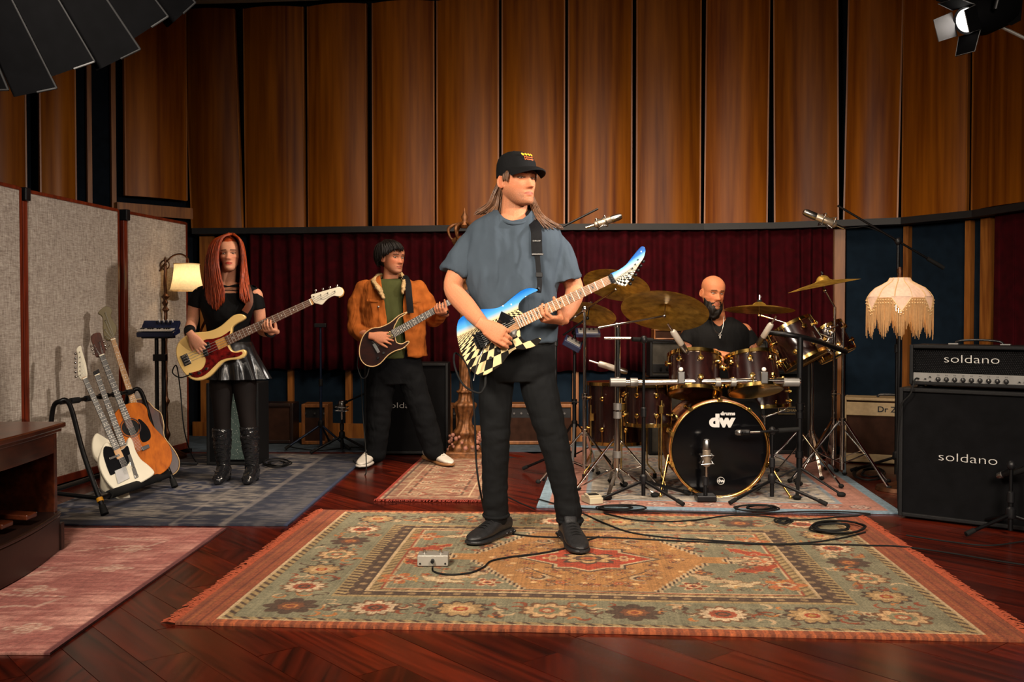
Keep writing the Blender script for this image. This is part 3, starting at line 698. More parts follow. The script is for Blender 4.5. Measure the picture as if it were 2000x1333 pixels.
def hand(mb, wrist, fwd, pal, side, curls, k=1.0, thumb=(.75, .55, .35), spread=.08):
    f = V(fwd).normalized(); p = (V(pal) - f*V(pal).dot(f)).normalized(); a = f.cross(p)*side; w = V(wrist)
    R = Matrix((a, p, f)).transposed()
    mb.loft([ring(w + f*d*k, rx*k, ry*k, R=R, n=16, p=.85) for d, rx, ry in ((-.03, .026, .019), (0, .028, .019), (.03, .037, .017), (.06, .042, .015), (.085, .041, .0125), (.096, .034, .008))])
    for i in range(4):
        b = w + f*((.086, .090, .086, .076)[i]*k) + a*((.030 - .0205*i)*k); ln = (.074, .082, .076, .060)[i]*k
        ang = 0; q = b - f*.015*k; pts = [q, b]; d0 = (f + a*(spread*(1.4-i))).normalized()
        for j, fr in enumerate((.44, .31, .25)):
            ang += curls[i][j] if hasattr(curls[i], '__len__') else curls[i]
            b = b + (d0*math.cos(ang) + p*math.sin(ang))*(ln*fr); pts.append(b)
        mb.tube(pts, [.0098*k, .0096*k, .0088*k, .0080*k, .0056*k], 10)
        mb.ell(pts[-1], .0058*k, None, 8, 6)
    t0 = w + f*.022*k + a*.024*k; d = (f*thumb[0] + a*thumb[1] + p*thumb[2]).normalized(); t1 = t0 + d*.042*k; d2 = (d + f*.35 + p*.15).normalized(); t2 = t1 + d2*.032*k; t3 = t2 + d2*.026*k
    mb.tube([w + f*.005*k + a*.008*k, t0, t1, t2, t3], [.012*k, .0145*k, .0115*k, .0105*k, .007*k], 10); mb.ell(t3, .0075*k, None, 8, 6)
def sculpt_cols(me, heads, base, lips, brow, stub=None, lash=True, extra=None):
    co = coords(me); n = len(co); C = np.zeros((n, 3)); C[:] = base
    c, R, k = heads; q = (co - np.array(c)) @ np.array(R)/k
    x, y, z = np.abs(q[:, 0]), q[:, 1], q[:, 2]; near = (np.abs(q) < .13).all(1); fr = near & (y > .03)
    bl = lambda m, col, a: C.__setitem__(slice(None), C*(1-(m*a)[:, None]) + np.array(col)*(m*a)[:, None])
    gs = lambda d, s: np.exp(-d*d/(2*s*s))
    b = np.array(base)
    bl(fr*gs(x-.042, .018)*gs(z+.028, .018), b*np.array((1.05, .72, .66)), .5)
    bl(fr*gs(q[:, 0], .014)*gs(z+.038, .010), b*np.array((1.05, .70, .64)), .5)
    if stub is not None:
        ss = lambda e0, e1, t: np.clip((t-e0)/(e1-e0), 0, 1)
        m = near*ss(-.03, .01, y)*ss(-.036, -.072, z + .25*np.clip(.06-x, 0, .06))*ss(-.150, -.120, z)
        m = np.maximum(m*np.where((x < .024) & (z > -.084) & (z < -.058), .15, 1), fr*np.exp(-((x/.026)**4))*np.exp(-((z+.054)/.0055)**2)*.8)
        bl(m*(.6+.4*np.random.rand(n)), stub, .62)
    li = fr*((x/.0245)**2 + ((z+.0690)/.0088)**2 < 1); bl(li.astype(float), lips, .85)
    bl((fr & (x < .024) & (np.abs(z+.069) < .0016)).astype(float), b*.25, .8)
    bl((fr & (np.abs(z - .023 + .10*np.abs(x-.030)) < .0042) & (x > .012) & (x < .050)).astype(float), brow, .85)
    if lash: bl((fr & (np.abs(x-.031) < .017) & (np.abs(z - .0045 + 9*(x-.031)**2) < .0026)).astype(float), (.012, .008, .006), .9)
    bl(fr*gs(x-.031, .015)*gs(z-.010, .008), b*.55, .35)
    ear = near & (x > .076) & (np.abs(y+.012) < .01); bl(ear.astype(float), b*np.array((.8, .45, .4)), .35)
    if extra is not None: C[:] = extra(co, C)
    setcol(me, np.clip(C, 0, 1))
def eyes(parent, c, R, k, open_=1.0, yaw=0.0):
    for s in (-1, 1):
        e = c + R @ (V((s*.031, .0735, .0005))*k)
        o = obj('eye', MB().ell(e, (.0115*k, .0105*k, .0085*k*open_), R, 14, 10), 'eye_white', parent, 180)
        d = R @ V((math.sin(yaw), math.cos(yaw), -.05)); obj('iris', MB().ell(e + d*.0072*k, (.0052*k, .0045*k, .0052*k*open_), R, 10, 8), 'iris_dark', o, 180)
def wrinkle(me, amp, sc, st=(1, 1, 1), seed=0.0, region=None):
    co = coords(me); nn = normals(me); d = np.array([mnoise.noise(V((p[0]*sc*st[0]+seed, p[1]*sc*st[1], p[2]*sc*st[2]+seed))) + .5*mnoise.noise(V((p[0]*sc*2.3*st[0], p[1]*sc*2.3+seed, p[2]*sc*2.3*st[2]))) for p in co])
    if region is not None: d = d*region(co)
    setco(me, co + nn*(amp*d)[:, None])
def proj(co):
    a = co - np.array(CAM); c, s = math.cos(PITCH), math.sin(PITCH); yy = a[:, 1]*c - a[:, 2]*s; zz = a[:, 1]*s + a[:, 2]*c
    return 1000 + FPX*a[:, 0]/yy, 666.5 - FPX*zz/yy
def inside(px, py, poly):
    r = np.zeros(len(px), bool); n = len(poly)
    for i in range(n):
        (x1, y1), (x2, y2) = poly[i], poly[(i+1) % n]
        c = ((y1 > py) != (y2 > py)) & (px < (x2-x1)*(py-y1)/((y2-y1) + 1e-12) + x1); r ^= c
    return r
def cut(me, polys, ymax):                     # open a garment: drop faces inside the outlines on the near side
    import bmesh
    co = coords(me); px, py = proj(co); m = np.zeros(len(co), bool)
    for p in polys: m |= inside(px, py, p)
    m &= co[:, 1] < ymax
    bm = bmesh.new(); bm.from_mesh(me); bm.verts.ensure_lookup_table()
    bmesh.ops.delete(bm, geom=[bm.verts[i] for i in np.nonzero(m)[0]], context='VERTS')
    bv = [v for v in bm.verts if v.is_boundary]
    for _ in range(8):                         # even out the cut edge
        mv = {v: sum(((e.other_vert(v).co) for e in v.link_edges if e.is_boundary), V())/max(1, sum(e.is_boundary for e in v.link_edges)) for v in bv}
        for v, c in mv.items(): v.co = v.co.lerp(c, .6)
    bm.to_mesh(me); bm.free(); me.update()
def hair(guides, n, r, P, seed=1, jit=.006, segs=5, flat=.55):
    rg = random.Random(seed); mb = MB(); Gs = [[V(P(*p)) for p in g] for g in guides]
    for i in range(n):
        u = rg.random()*(len(Gs)-1); a = min(int(u), len(Gs)-2); t = u - a
        ln = rg.uniform(.86, 1.03); pts = [Gs[a][j].lerp(Gs[a+1][j], t) for j in range(len(Gs[0]))]
        j0 = V((rg.gauss(0, jit), rg.gauss(0, jit), rg.gauss(0, jit*.5)))
        pts = [p + j0*(.25 + .9*j/len(pts)) + V((rg.gauss(0, jit*.3), rg.gauss(0, jit*.3), 0)) for j, p in enumerate(pts)]
        q = cat(pts, segs); q = [q[0]] + q[1:max(3, int(len(q)*ln))]; m = len(q)
        rr = r*rg.uniform(.6, 1.2); mb.tube(q, [rr*(.5 + .9*math.sin(PI*min(.9, .25 + .65*k/m))) if k < m-1 else rr*.15 for k in range(m)], 6, flat=flat)
    return mb
def seg(mb, P, pts, rad, n=18):               # smooth limb through joints given as (px, py, dy)
    c = cat([tuple(P(*p)) for p in pts], 6); rr = [x[0] for x in cat([(r_, 0, 0) for r_ in rad], 6)]
    mb.tube(c, rr, n); mb.ell(c[0], rr[0]*.98, None, 14, 8); mb.ell(c[-1], rr[-1]*.98, None, 14, 8)
def sleeve(mb, P, pts, rad, n=22):            # flat-ended sleeve, closed only inside the body
    c = cat([tuple(P(*p)) for p in pts], 6); rr = [x[0] for x in cat([(r_, 0, 0) for r_ in rad], 6)]; mb.tube(c, rr, n); mb.ell(c[0], rr[0]*.98, None, 14, 8)
def trunk(mb, P, s, rows, n=40, yaw=0.0, p=.92):   # rows: px, py, half width px, half depth m, dy
    R_ = []
    for row in cat([tuple(r_) for r_ in rows], 4) if len(rows) > 2 else rows:
        px, py, hw, dep, dy = row; R_.append(ring(P(px, py, dy), hw*s, dep, yaw, n, p))
    mb.loft(R_)
def shoe(parent, toe, heel, z, k, mats, style):
    """built along heel->toe on the floor"""
    toe, heel = V(toe), V(heel); f = (toe-heel); f.z = 0; ln = f.length; f.normalize(); a = V((0, 0, 1)).cross(f); u = V((0, 0, 1)); base = V((heel.x, heel.y, z))
    def row(t, w, h0, h1, pz=.8): R = Matrix((a, u, f)).transposed(); c = base + f*(ln*t) + u*((h0+h1)/2); return ring(c, w*k, (h1-h0)/2, R=R, n=20, p=pz)
    sole = MB().loft([row(t, w, h0, h1, .6) for t, w, h0, h1 in ((-.02, .020, .006, .034), (.0, .034, 0, .036), (.10, .040, 0, .036), (.4, .036, .001, .032), (.7, .050, 0, .028), (.88, .044, .002, .026), (.98, .028, .008, .026), (1.01, .010, .012, .024))])
    up = MB().loft([row(t, w, h0, h1) for t, w, h0, h1 in ((-.01, .022, .028, .080), (.04, .033, .026, .096), (.18, .036, .025, .105), (.34, .037, .024, .112), (.46, .040, .022, .094), (.62, .045, .020, .074), (.78, .045, .020, .060), (.90, .037, .020, .050), (.97, .022, .022, .042), (1.0, .008, .024, .036))])
    sh = thing_part(parent, 'shoe'); me = fuse(up, .005, 3)
    o = obj('upper', me, mats[0], sh, 180); obj('sole', sole, mats[1], sh, 50)
    lc = MB()
    for i in range(6):
        t = .36 + .065*i; h = np.interp(t, (.34, .46, .62, .78), (.113, .096, .077, .063)); c = base + f*(ln*t) + u*(h-.001)
        lc.tube(cat([c + a*.026*k - u*.010, c + u*.003 + a*.01*k, c + u*.003 - a*.01*k, c - a*.026*k - u*.010], 3), .0032, 6)
    obj('laces', lc, mats[2], sh, 180)
    lp = MB().loft([ring(base + f*(ln*t) + u*h, w*k, .010, R=Matrix((a, (f*.8+u*.6).normalized(), (u*.8-f*.6).normalized())).transposed(), n=14) for t, h, w in ((.40, .085, .022), (.34, .115, .026), (.30, .132, .025), (.285, .140, .018))])
    obj('tongue', lp, mats[0], sh, 60)
    if style == 'swoosh':
        for s in (-1, 1):
            P_ = [base + f*(ln*t) + a*(s*w*k) + u*h for t, w, h in ((.12, .0385, .070), (.30, .0395, .045), (.5, .0450, .046), (.66, .0480, .058))]
            obj('side_mark', MB().tube(cat(P_, 4), [.002, .004, .006, .007, .0075, .008, .008, .0075, .007, .006, .004, .003, .001], 6, flat=.5, up=a), 'steel', sh, 60)
    if style == 'air':
        for s in (-1, 1):
            for t in (.02, .12, .22): obj('sole_window', MB().ell(base + f*(ln*t) + a*(s*.036*k) + u*.018, (.010, .010, .009), None, 10, 6), 'black_gloss', sh, 180)
    return sh
def thing_part(parent, name):                  # a part made of sub-parts
    o = bpy.data.objects.new(name, None); COL.objects.link(o); o.location = parent.location; par(o, parent); o.matrix_parent_inverse = Matrix.Translation(-V(parent.location)); return o
SK = srgb('#b47554')
# ---------------------------------------------------------------- guitarist in the cap
Y0 = 4.82; s0 = M(Y0); P = lambda px, py, dy=0.0: W(px, py, Y0 + dy)
man = thing('person', 'person in black cap and slate T-shirt playing the checkered electric guitar', 'person', (P(1035, 1060).x, Y0+.05, 0), 'members of the band')
hc, hR, hk = P(1009, 353, -.01), headR(math.radians(36), .02, .0), 1.07
b = MB(); head(b, hc, hR, hk, 1.03, 1.05)
seg(b, P, [(1003, 470, .03), (1004, 425, .02), (1006, 385, .01), (1006, 355, .0)], [.075, .066, .062, .06])
trunk(b, P, s0, [(1003, 420, 30, .06, .02), (1003, 445, 56, .08, .02), (1003, 470, 62, .08, .02), (1006, 560, 55, .08, .02), (1010, 690, 55, .08, .03), (1010, 730, 40, .07, .03)])
seg(b, P, [(930, 482, .02), (902, 515, .0), (885, 562, -.05), (912, 600, -.18), (942, 632, -.30)], [.036, .045, .046, .045, .030])
hand(b, P(945, 635, -.308), (.80, .04, -.48), (.10, 1, -.12), -1, [(.22, .55, .4), (.28, .6, .45), (.35, .62, .45), (.4, .65, .45)], 1.06, (.85, .22, .42), .0)
seg(b, P, [(1072, 482, .02), (1100, 518, .04), (1122, 566, .06), (1112, 598, -.05), (1096, 624, -.155)], [.036, .045, .046, .044, .030])
hand(b, P(1095, 626, -.16), (-.72, -.68, .06), (-.25, .05, .97), -1, [(.55, .85, .6), (.6, .85, .6), (.6, .85, .6), (.6, .8, .6)], 1.06, (.35, .15, 1.0), .02)
for pts in (((985, 720, .03), (966, 850, .04), (969, 1015, .10)), ((1040, 720, .03), (1080, 850, .02), (1114, 1020, .04))): seg(b, P, pts, [.06, .045, .035])
me = fuse(b, .0034, 2); body = obj('body', me, 'skin', man, 180)
sculpt_cols(me, (hc, hR, hk), SK, srgb('#9c4c40'), srgb('#2c1a10'), srgb('#4a301f'))
eyes(body, hc, hR, hk, .5, .4)
# T-shirt
t = MB(); trunk(t, P, s0, [(1004, 412, 40, .075, .02), (1003, 422, 58, .095, .02), (1003, 434, 80, .105, .02), (1003, 450, 93, .115, .02), (1003, 480, 97, .126, .01), (1002, 540, 92, .130, .0), (1004, 590, 80, .130, .0), (1010, 635, 77, .128, .01), (1012, 668, 75, .130, .01)])
sleeve(t, P, [(938, 458, .02), (912, 486, .01), (892, 534, .0)], [.050, .064, .076]); sleeve(t, P, [(1070, 458, .02), (1090, 490, .03), (1104, 548, .04)], [.050, .068, .094])
me = fuse(t, .006, 3); cut(me, [[(970, 395), (1039, 395), (1035, 414), (1020, 427), (1002, 430), (985, 425), (975, 414)]], 9)
wrinkle(me, .022, 9, (1.3, 1.3, .45), 1.0, lambda co: np.clip((1.62-co[:, 2])*4, .15, 1)); obj('t_shirt', me, 'tee_slate', man, 180)
cl = MB(); cl.tube([P(x, y, dy) for x, y, dy in cat([(966, 412, .05), (972, 424, -.04), (990, 434, -.085), (1006, 437, -.09), (1024, 434, -.08), (1038, 423, -.03), (1044, 410, .05), (1004, 398, .10)], 5, True)], .0085, 8, True); obj('collar', cl, 'tee_slate', man, 180)
# trousers
t = MB(); trunk(t, P, s0, [(1012, 655, 70, .115, .02), (1012, 690, 73, .125, .02), (1012, 722, 74, .125, .02), (1010, 745, 60, .11, .02)])
seg(t, P, [(975, 715, .02), (968, 770, .02), (968, 850, .03), (967, 940, .07), (969, 1008, .10)], [.085, .084, .074, .064, .062]); seg(t, P, [(1046, 715, .02), (1056, 770, .01), (1078, 850, .0), (1100, 940, .02), (1113, 1018, .05)], [.088, .090, .074, .066, .062])
me = fuse(t, .007, 3); wrinkle(me, .008, 9, (1, 1, 2.2), 3.0, lambda co: .35 + .8*np.exp(-((co[:, 2]-.13)/.14)**2) + .5*np.exp(-((co[:, 2]-.55)/.08)**2)); obj('trousers', me, 'denim_black', man, 180)
for pts in (((945, 1007, .10), 969, 1006, .10), ((1088, 1017, .05), 1113, 1016, .05)):
    c = P(pts[1], pts[2], pts[3]); obj('trouser_hem', MB().torus(c, Matrix.Rotation(.1, 3, 'X'), .061, .009, 28, 8), 'denim_black', man, 180)
shoe(man, G(917, 1068, 0.012), G(992, 1042, .012), .012, 1.18, ('sneaker_black', 'sneaker_black', 'black_rubber'), 'air'); shoe(man, G(1136, 1086, .012), G(1104, 1048, .012), .012, 1.18, ('sneaker_black', 'sneaker_black', 'black_rubber'), 'air')
# cap: dome, peak, band, embroidered front
cp = thing_part(man, 'cap'); q = lambda x, y, z: hc + hR @ (V((x, y, z))*hk)
rings_ = []
for z, rx, ry, cy in ((.016, .083, .105, -.002), (.050, .0835, .1045, -.002), (.075, .081, .101, -.003), (.098, .073, .089, -.006), (.115, .059, .070, -.010), (.127, .036, .042, -.014), (.131, .008, .010, -.016)): rings_.append([q(rx*math.cos(2*PI*i/40), cy + ry*math.sin(2*PI*i/40), z + .020*(max(0, math.sin(2*PI*i/40))**2 if z < .04 else 0)) for i in range(40)])
dome = obj('crown', MB().loft(rings_), 'cap_black', cp, 60)
pk = MB(); up_, lo_ = [], []
vs = []; na, nr = 24, 8
for lay in (0, -.006):
    for j in range(nr+1):
        for i in range(na+1):
            a = PI*(.10 + .80*i/na); u = j/nr; rx = .084 + .004*u; x = rx*math.cos(a); y = .100*math.sin(a) + .075*u*math.sin(a)**.55
            vs.append(q(x, y, .050 + lay - .020*u*u - 1.7*x*x*u + .010*(math.sin(a)-1)))
w_ = na+1; fs = []; off = (nr+1)*w_
for j in range(nr):
    for i in range(na): fs += [(j*w_+i, j*w_+i+1, (j+1)*w_+i+1, (j+1)*w_+i), (off+j*w_+i, off+(j+1)*w_+i, off+(j+1)*w_+i+1, off+j*w_+i+1)]
fs += [(nr*w_+i, nr*w_+i+1, off+nr*w_+i+1, off+nr*w_+i) for i in range(na)] + [(j*w_, (j+1)*w_, off+(j+1)*w_, off+j*w_) for j in range(nr)] + [(j*w_+na, off+j*w_+na, off+(j+1)*w_+na, (j+1)*w_+na) for j in range(nr)]
obj('peak', MB().add(vs, fs), 'cap_black', cp, 60); obj('button', MB().ell(q(0, -.016, .132), (.008, .008, .005), None, 10, 6), 'cap_black', cp, 180)
def on_cap(x, z, h=0.0):                        # front of the dome: x sideways, z up -> surface
    pr = np.array([(.030, .105), (.050, .1045), (.075, .101), (.098, .089), (.115, .070), (.127, .042)]); ry = float(np.interp(z, pr[:, 0], pr[:, 1])); rx = .0825
    return q(-x, -.003 + (ry + .0015 + h)*math.sqrt(max(0, 1-(x/rx)**2)), z + .004)
em = MB()
for i in range(4): em.add(*(lambda c: ([c] + [on_cap(-.024 + i*.0155 + .0062*math.cos(a), .101 + .0066*math.sin(a)) for a in np.linspace(0, 2*PI, 11)[:-1]], [(0, 1+j, 1+(j+1) % 10) for j in range(10)]))(on_cap(-.024 + i*.0155, .101, .001)))
obj('emblem', em, 'stitch_gold', cp, 60, fix=False)
for r_, (tx, sz) in enumerate((('Honey', .012), ('Honey', .012))):
    obj('emblem_lettering', mapped(text_mesh(tx, sz, 0, 1.5, .0003), lambda x, y, z, r_=r_: on_cap(x, .088 - r_*.0105 + y, .0008)), 'stitch_orange', cp, 0, fix=False)
obj('hair', hair([[(980, 348, .03), (966, 376, .05), (952, 402, .03), (926, 420, -.01)], [(990, 345, .05), (978, 375, .08), (968, 400, .09), (946, 416, .06)], [(978, 345, .05), (966, 375, .07), (958, 398, .07), (932, 418, .04)], [(984, 350, .03), (978, 380, .06), (972, 405, .06), (966, 424, .03)], [(1000, 350, .10), (1000, 385, .12), (1003, 415, .12), (1004, 440, .14)], [(1030, 360, .08), (1040, 395, .08), (1052, 425, .06), (1090, 448, .06)], [(1034, 372, .03), (1046, 400, .02), (1062, 425, -.03), (1100, 448, -.02)], [(1034, 380, .02), (1042, 404, .0), (1048, 425, -.06), (1066, 447, -.09)]], 950, .0036, P, 3, .008), 'hair_brown', man, 180)
obj('hair', hair([[(.076, y_, .034), (.0795, y_ + .002, .018), (.0785, y_ - .002, -.006 - .012*abs(y_-.02)/.02)] for y_ in (.045, .030, .015, .004)], 70, .0026, lambda x, y, z: q(x, y, z), 4, .0015), 'hair_brown', man, 180)
obj('hair', hair([[(-.076, y_, .034), (-.0795, y_ + .002, .018), (-.0785, y_ - .002, -.008)] for y_ in (.045, .030, .015, .004)], 70, .0026, lambda x, y, z: q(x, y, z), 4, .0015), 'hair_brown', man, 180)
obj('ear_monitor', MB().ell(P(985, 355, -.04), (.007, .008, .010), None, 10, 8), 'sock_red', man, 180)
# guitar strap on him
st = MB(); st.tube(cat([P(1040, 428, -.06), P(1047, 450, -.125), P(1048, 480, -.135), P(1049, 500, -.14)], 4), .026, 4, flat=.12, up=(0, 1, 0)); strap = obj('guitar_strap', st, 'webbing', man, 60)
obj('lower_webbing', MB().tube(cat([P(1049, 496, -.143), P(1052, 530, -.15), P(1054, 555, -.17), P(1052, 572, -.19)], 4), .012, 4, flat=.2, up=(0, 1, 0)), 'webbing', strap, 60)
obj('buckle', MB().box(P(1050, 497, -.148), (.055, .008, .010)), 'steel', strap, 0, .002); obj('slider', MB().box(P(1053, 537, -.16), (.032, .012, .022)), 'black_plastic', strap, 0, .002)
o = obj('strap_back', MB().tube(cat([P(1040, 428, -.06), P(1032, 412, .0), P(1020, 420, .12), P(985, 490, .15), P(940, 590, .12), P(915, 640, .0), P(905, 655, -.14)], 5), .024, 4, flat=.12, up=(0, 1, 0)), 'webbing', strap, 60)
obj('lettering', mapped(text_mesh('DUNLOP', .007, 0, 1.3), lambda x, y, z: P(1048, 471, -.146) + V((x, -.004, y))), 'letter', strap, 0, fix=False)
# ---------------------------------------------------------------- bass player
Y1 = 6.6; s1 = M(Y1); P1 = lambda px, py, dy=0.0: W(px, py, Y1 + dy)
wom = thing('person', 'person with long red hair in black leather skirt playing the cream bass', 'person', (P1(463, 940).x, Y1, 0), 'members of the band')
hc, hR, hk = P1(449, 499, -.01), headR(math.radians(9), .10, .05), .96
b = MB(); head(b, hc, hR, hk, .90, .85, .95)
seg(b, P1, [(445, 575, .03), (446, 550, .02), (447, 520, .01)], [.058, .050, .048])
trunk(b, P1, s1, [(445, 552, 22, .05, .02), (445, 566, 44, .07, .02), (444, 585, 48, .08, .02), (444, 630, 36, .07, .02), (448, 690, 38, .08, .02), (450, 715, 28, .07, .02)])
seg(b, P1, [(388, 576, .02), (380, 600, .02), (376, 628, .02), (370, 650, -.10), (376, 660, -.20)], [.044, .042, .038, .036, .026])
hand(b, P1(374, 655, -.245), (.55, .12, -.80), (.10, 1, .05), -1, [(.2, .4, .3), (.25, .4, .3), (.3, .45, .3), (.35, .5, .3)], .95, (.75, .55, .2))
seg(b, P1, [(500, 576, .02), (506, 605, .04), (510, 640, .06), (520, 648, -.06), (530, 648, -.15)], [.044, .040, .038, .036, .026])
hand(b, P1(536, 648, -.13), (-.25, -.95, .12), (-.1, .1, .98), -1, [(.75, .75, .5), (.8, .75, .5), (.8, .75, .5), (.8, .75, .5)], .95, (.3, .1, 1.0))
for pts in (((433, 700, .02), (433, 790, .02), (436, 900, .02)), ((474, 700, .02), (478, 790, .02), (490, 900, .02))): seg(b, P1, pts, [.05, .04, .03])
me = fuse(b, .0038, 2); body = obj('body', me, 'skin', wom, 180)
sculpt_cols(me, (hc, hR, hk), srgb('#c98e70'), srgb('#b00f12'), srgb('#4a2412')); eyes(body, hc, hR, hk, .55)
t = MB(); trunk(t, P1, s1, [(445, 556, 38, .075, .02), (445, 566, 52, .085, .02), (444, 590, 54, .105, .0), (444, 610, 50, .115, -.01), (444, 640, 40, .10, .0), (446, 665, 42, .105, .01), (448, 690, 46, .11, .01)])
sleeve(t, P1, [(398, 570, .02), (387, 581, .02), (381, 600, .02)], [.046, .051, .053]); sleeve(t, P1, [(492, 570, .02), (499, 583, .02), (503, 604, .03)], [.046, .050, .052])
me = fuse(t, .006, 3); cut(me, [[(424, 540), (470, 540), (466, 554), (446, 558), (428, 554)], [(424, 562), (470, 562), (470, 566), (424, 566)], [(430, 569), (466, 569), (466, 572), (430, 572)], [(374, 560), (388, 552), (384, 566)], [(492, 556), (500, 552), (500, 562), (494, 560)], [(494, 568), (506, 565), (506, 572), (494, 573)]], Y1+.02)
wrinkle(me, .005, 10, (1, 1, .6), 2.0); obj('cut_out_top', me, 'black_jersey', wom, 180)
rows = []                                       # pleated skirt
for j, (py, hw, dep, cx) in enumerate(((668, 42, .11, 450), (690, 48, .125, 453), (715, 55, .14, 458), (740, 62, .155, 461))):
    c = P1(cx, py, .01); R_ = []
    for i in range(96):
        a = 2*PI*i/96; w_ = 1 + (.02 + .035*j)*math.sin(a*13)*(j/3); R_.append(c + V((hw*s1*math.cos(a)*w_, dep*math.sin(a)*w_, 0)))
    rows.append(R_)
rows = [r_ for a, b_ in zip(rows[:-1], rows[1:]) for r_ in ([p.lerp(q_, t_) for p, q_ in zip(a, b_)] for t_ in (0, .33, .66))] + [rows[-1]]
obj('leather_skirt', MB().loft(rows), 'leather_black', wom, 60)
for pts in ([(434, 730, .02), (433, 760, .02), (434, 800, .01), (436, 850, .02)], [(476, 730, .02), (478, 760, .02), (481, 800, .01), (487, 850, .02)]):
    m_ = MB(); seg(m_, P1, pts, [.082, .078, .060, .050]); obj('tights_leg', m_, 'tights', wom, 180)
for (tx, ty), (ax_, ay_) in (((437, 946), (433, 836)), ((493, 944), (486, 834))):
    bt = thing_part(wom, 'boot'); m_ = MB(); ank = P1(tx - 1, 925, .03)
    m_.loft([ring(P1(ax_ + (tx-ax_)*t_, ay_ + (918-ay_)*t_, .02), r_, r_*1.05, n=24) for t_, r_ in ((0, .062), (.25, .062), (.5, .056), (.8, .046), (1, .048))])
    bo = P1(tx, 946, 0); bo.z = .03
    m_.loft([ring(V((bo.x + dx, Y1 + dy, .0165 + h/2)), w_, h/2, R=Matrix(((1, 0, 0), (0, 0, 1), (0, 1, 0))).transposed(), n=18, p=.8) for dx, dy, w_, h in ((0, .085, .026, .10), (0, .05, .040, .12), (0, -.02, .042, .115), (0, -.08, .044, .075), (0, -.125, .038, .055), (0, -.15, .018, .035))])
    me = fuse(m_, .005, 3); wrinkle(me, .005, 22, (1, 1, 2), 5.0); obj('shaft', me, 'patent_black', bt, 180); obj('heel', MB().cyl(V((bo.x, Y1+.065, .0135)), V((bo.x, Y1+.06, .06)), .026, .034), 'black_rubber', bt, 40)
    lc = MB()
    for i in range(9):
        c = P1(ax_ + (tx-ax_)*(.08+.1*i), ay_ + (918-ay_)*(.08+.1*i), .02); r_ = np.interp(.08+.1*i, (0, .25, .5, .8, 1), (.062, .062, .056, .046, .048)); lc.tube([c + V((-.025, -r_-.001, 0)), c + V((0, -r_-.007, .012)), c + V((.025, -r_-.001, 0))], .0028, 6)
    obj('laces', lc, 'black_rubber', bt, 180)
sc = MB(); sc.ell(hc + hR @ V((0, -.010, .020)), (.081*hk, .102*hk, .112*hk), hR, 24, 16); me = fuse(sc, .006, 2); cut(me, [[(437, 484), (450, 475), (464, 479), (471, 500), (466, 550), (436, 550), (432, 505)]], hc.y - .02)
hr = obj('hair', me, 'hair_red', wom, 180)
gl = [[(452, 459, -.05), (434, 466, -.09), (425, 500, -.10), (428, 535, -.10), (436, 570, -.13), (434, 592, -.13)], [(450, 457, -.03), (424, 470, -.07), (415, 505, -.08), (418, 545, -.09), (424, 585, -.13), (426, 606, -.13)], [(448, 456, .0), (416, 472, -.01), (406, 510, -.03), (408, 550, -.05), (410, 590, -.09), (414, 606, -.10)], [(448, 456, .04), (416, 474, .05), (403, 515, .04), (400, 555, .02), (398, 588, -.02), (402, 604, -.03)], [(452, 456, .07), (436, 480, .12), (430, 520, .12), (430, 560, .13), (430, 590, .14), (430, 604, .14)], [(456, 456, .07), (464, 480, .11), (470, 520, .11), (474, 560, .12), (476, 590, .13), (478, 600, .13)], [(457, 457, .02), (474, 475, .03), (480, 510, .02), (484, 548, .0), (488, 582, -.03), (490, 596, -.04)], [(456, 458, -.03), (470, 472, -.06), (474, 508, -.07), (476, 545, -.08), (482, 578, -.12), (484, 594, -.12)], [(455, 459, -.05), (468, 468, -.085), (474, 500, -.085), (472, 540, -.09), (470, 572, -.13), (474, 590, -.13)]]
obj('strands', hair(gl, 1100, .0032, P1, 8, .007, 4), 'hair_red', hr, 180)
obj('wristband', MB().lathe([(.034, -.02), (.037, -.018), (.037, .018), (.034, .02)], P1(371, 647, -.17), basis(P1(374, 655, -.22) - P1(370, 640, -.10)), 20), 'webbing', wom, 40); obj('wristband', MB().lathe([(.032, -.02), (.035, -.018), (.035, .018), (.032, .02)], P1(528, 649, -.13), basis(P1(533, 650, -.16) - P1(515, 645, -.02)), 20), 'webbing', wom, 40)
o = obj('bass_strap', MB().tube(cat([P1(478, 610, -.14), P1(488, 590, -.125), P1(482, 560, -.06), P1(468, 552, .03), P1(430, 580, .12), P1(395, 640, .06), P1(380, 690, -.08), P1(372, 715, -.19)], 5), .022, 4, flat=.14, up=(0, 1, 0)), 'strap_leather', wom, 60)
# ---------------------------------------------------------------- guitarist in the tan jacket
Y2 = 7.4; s2 = M(Y2); P2 = lambda px, py, dy=0.0: W(px, py, Y2 + dy)
guy = thing('person', 'person in tan fleece-collared jacket playing the dark brown guitar', 'person', (P2(785, 910).x, Y2, 0), 'members of the band')
hc, hR, hk = P2(767, 504, -.01), headR(math.radians(42), -.02, -.04), 1.0
b = MB(); head(b, hc, hR, hk, 1.0, 1.0); seg(b, P2, [(762, 570, .03), (763, 545, .02), (765, 520, .01)], [.064, .058, .056])
trunk(b, P2, s2, [(763, 550, 24, .055, .02), (763, 566, 44, .08, .02), (765, 600, 44, .09, .02), (768, 690, 38, .09, .02)])
seg(b, P2, [(706, 575, .02), (700, 610, .02), (698, 645, .0), (715, 655, -.12), (729, 657, -.25)], [.045, .044, .04, .038, .027])
hand(b, P2(728, 657, -.262), (.97, .05, -.10), (.05, 1, -.25), -1, [(.35, .5, .3), (.3, .4, .3), (.35, .45, .3), (.25, .4, .3)], 1.0, (.85, .5, .2), .14)
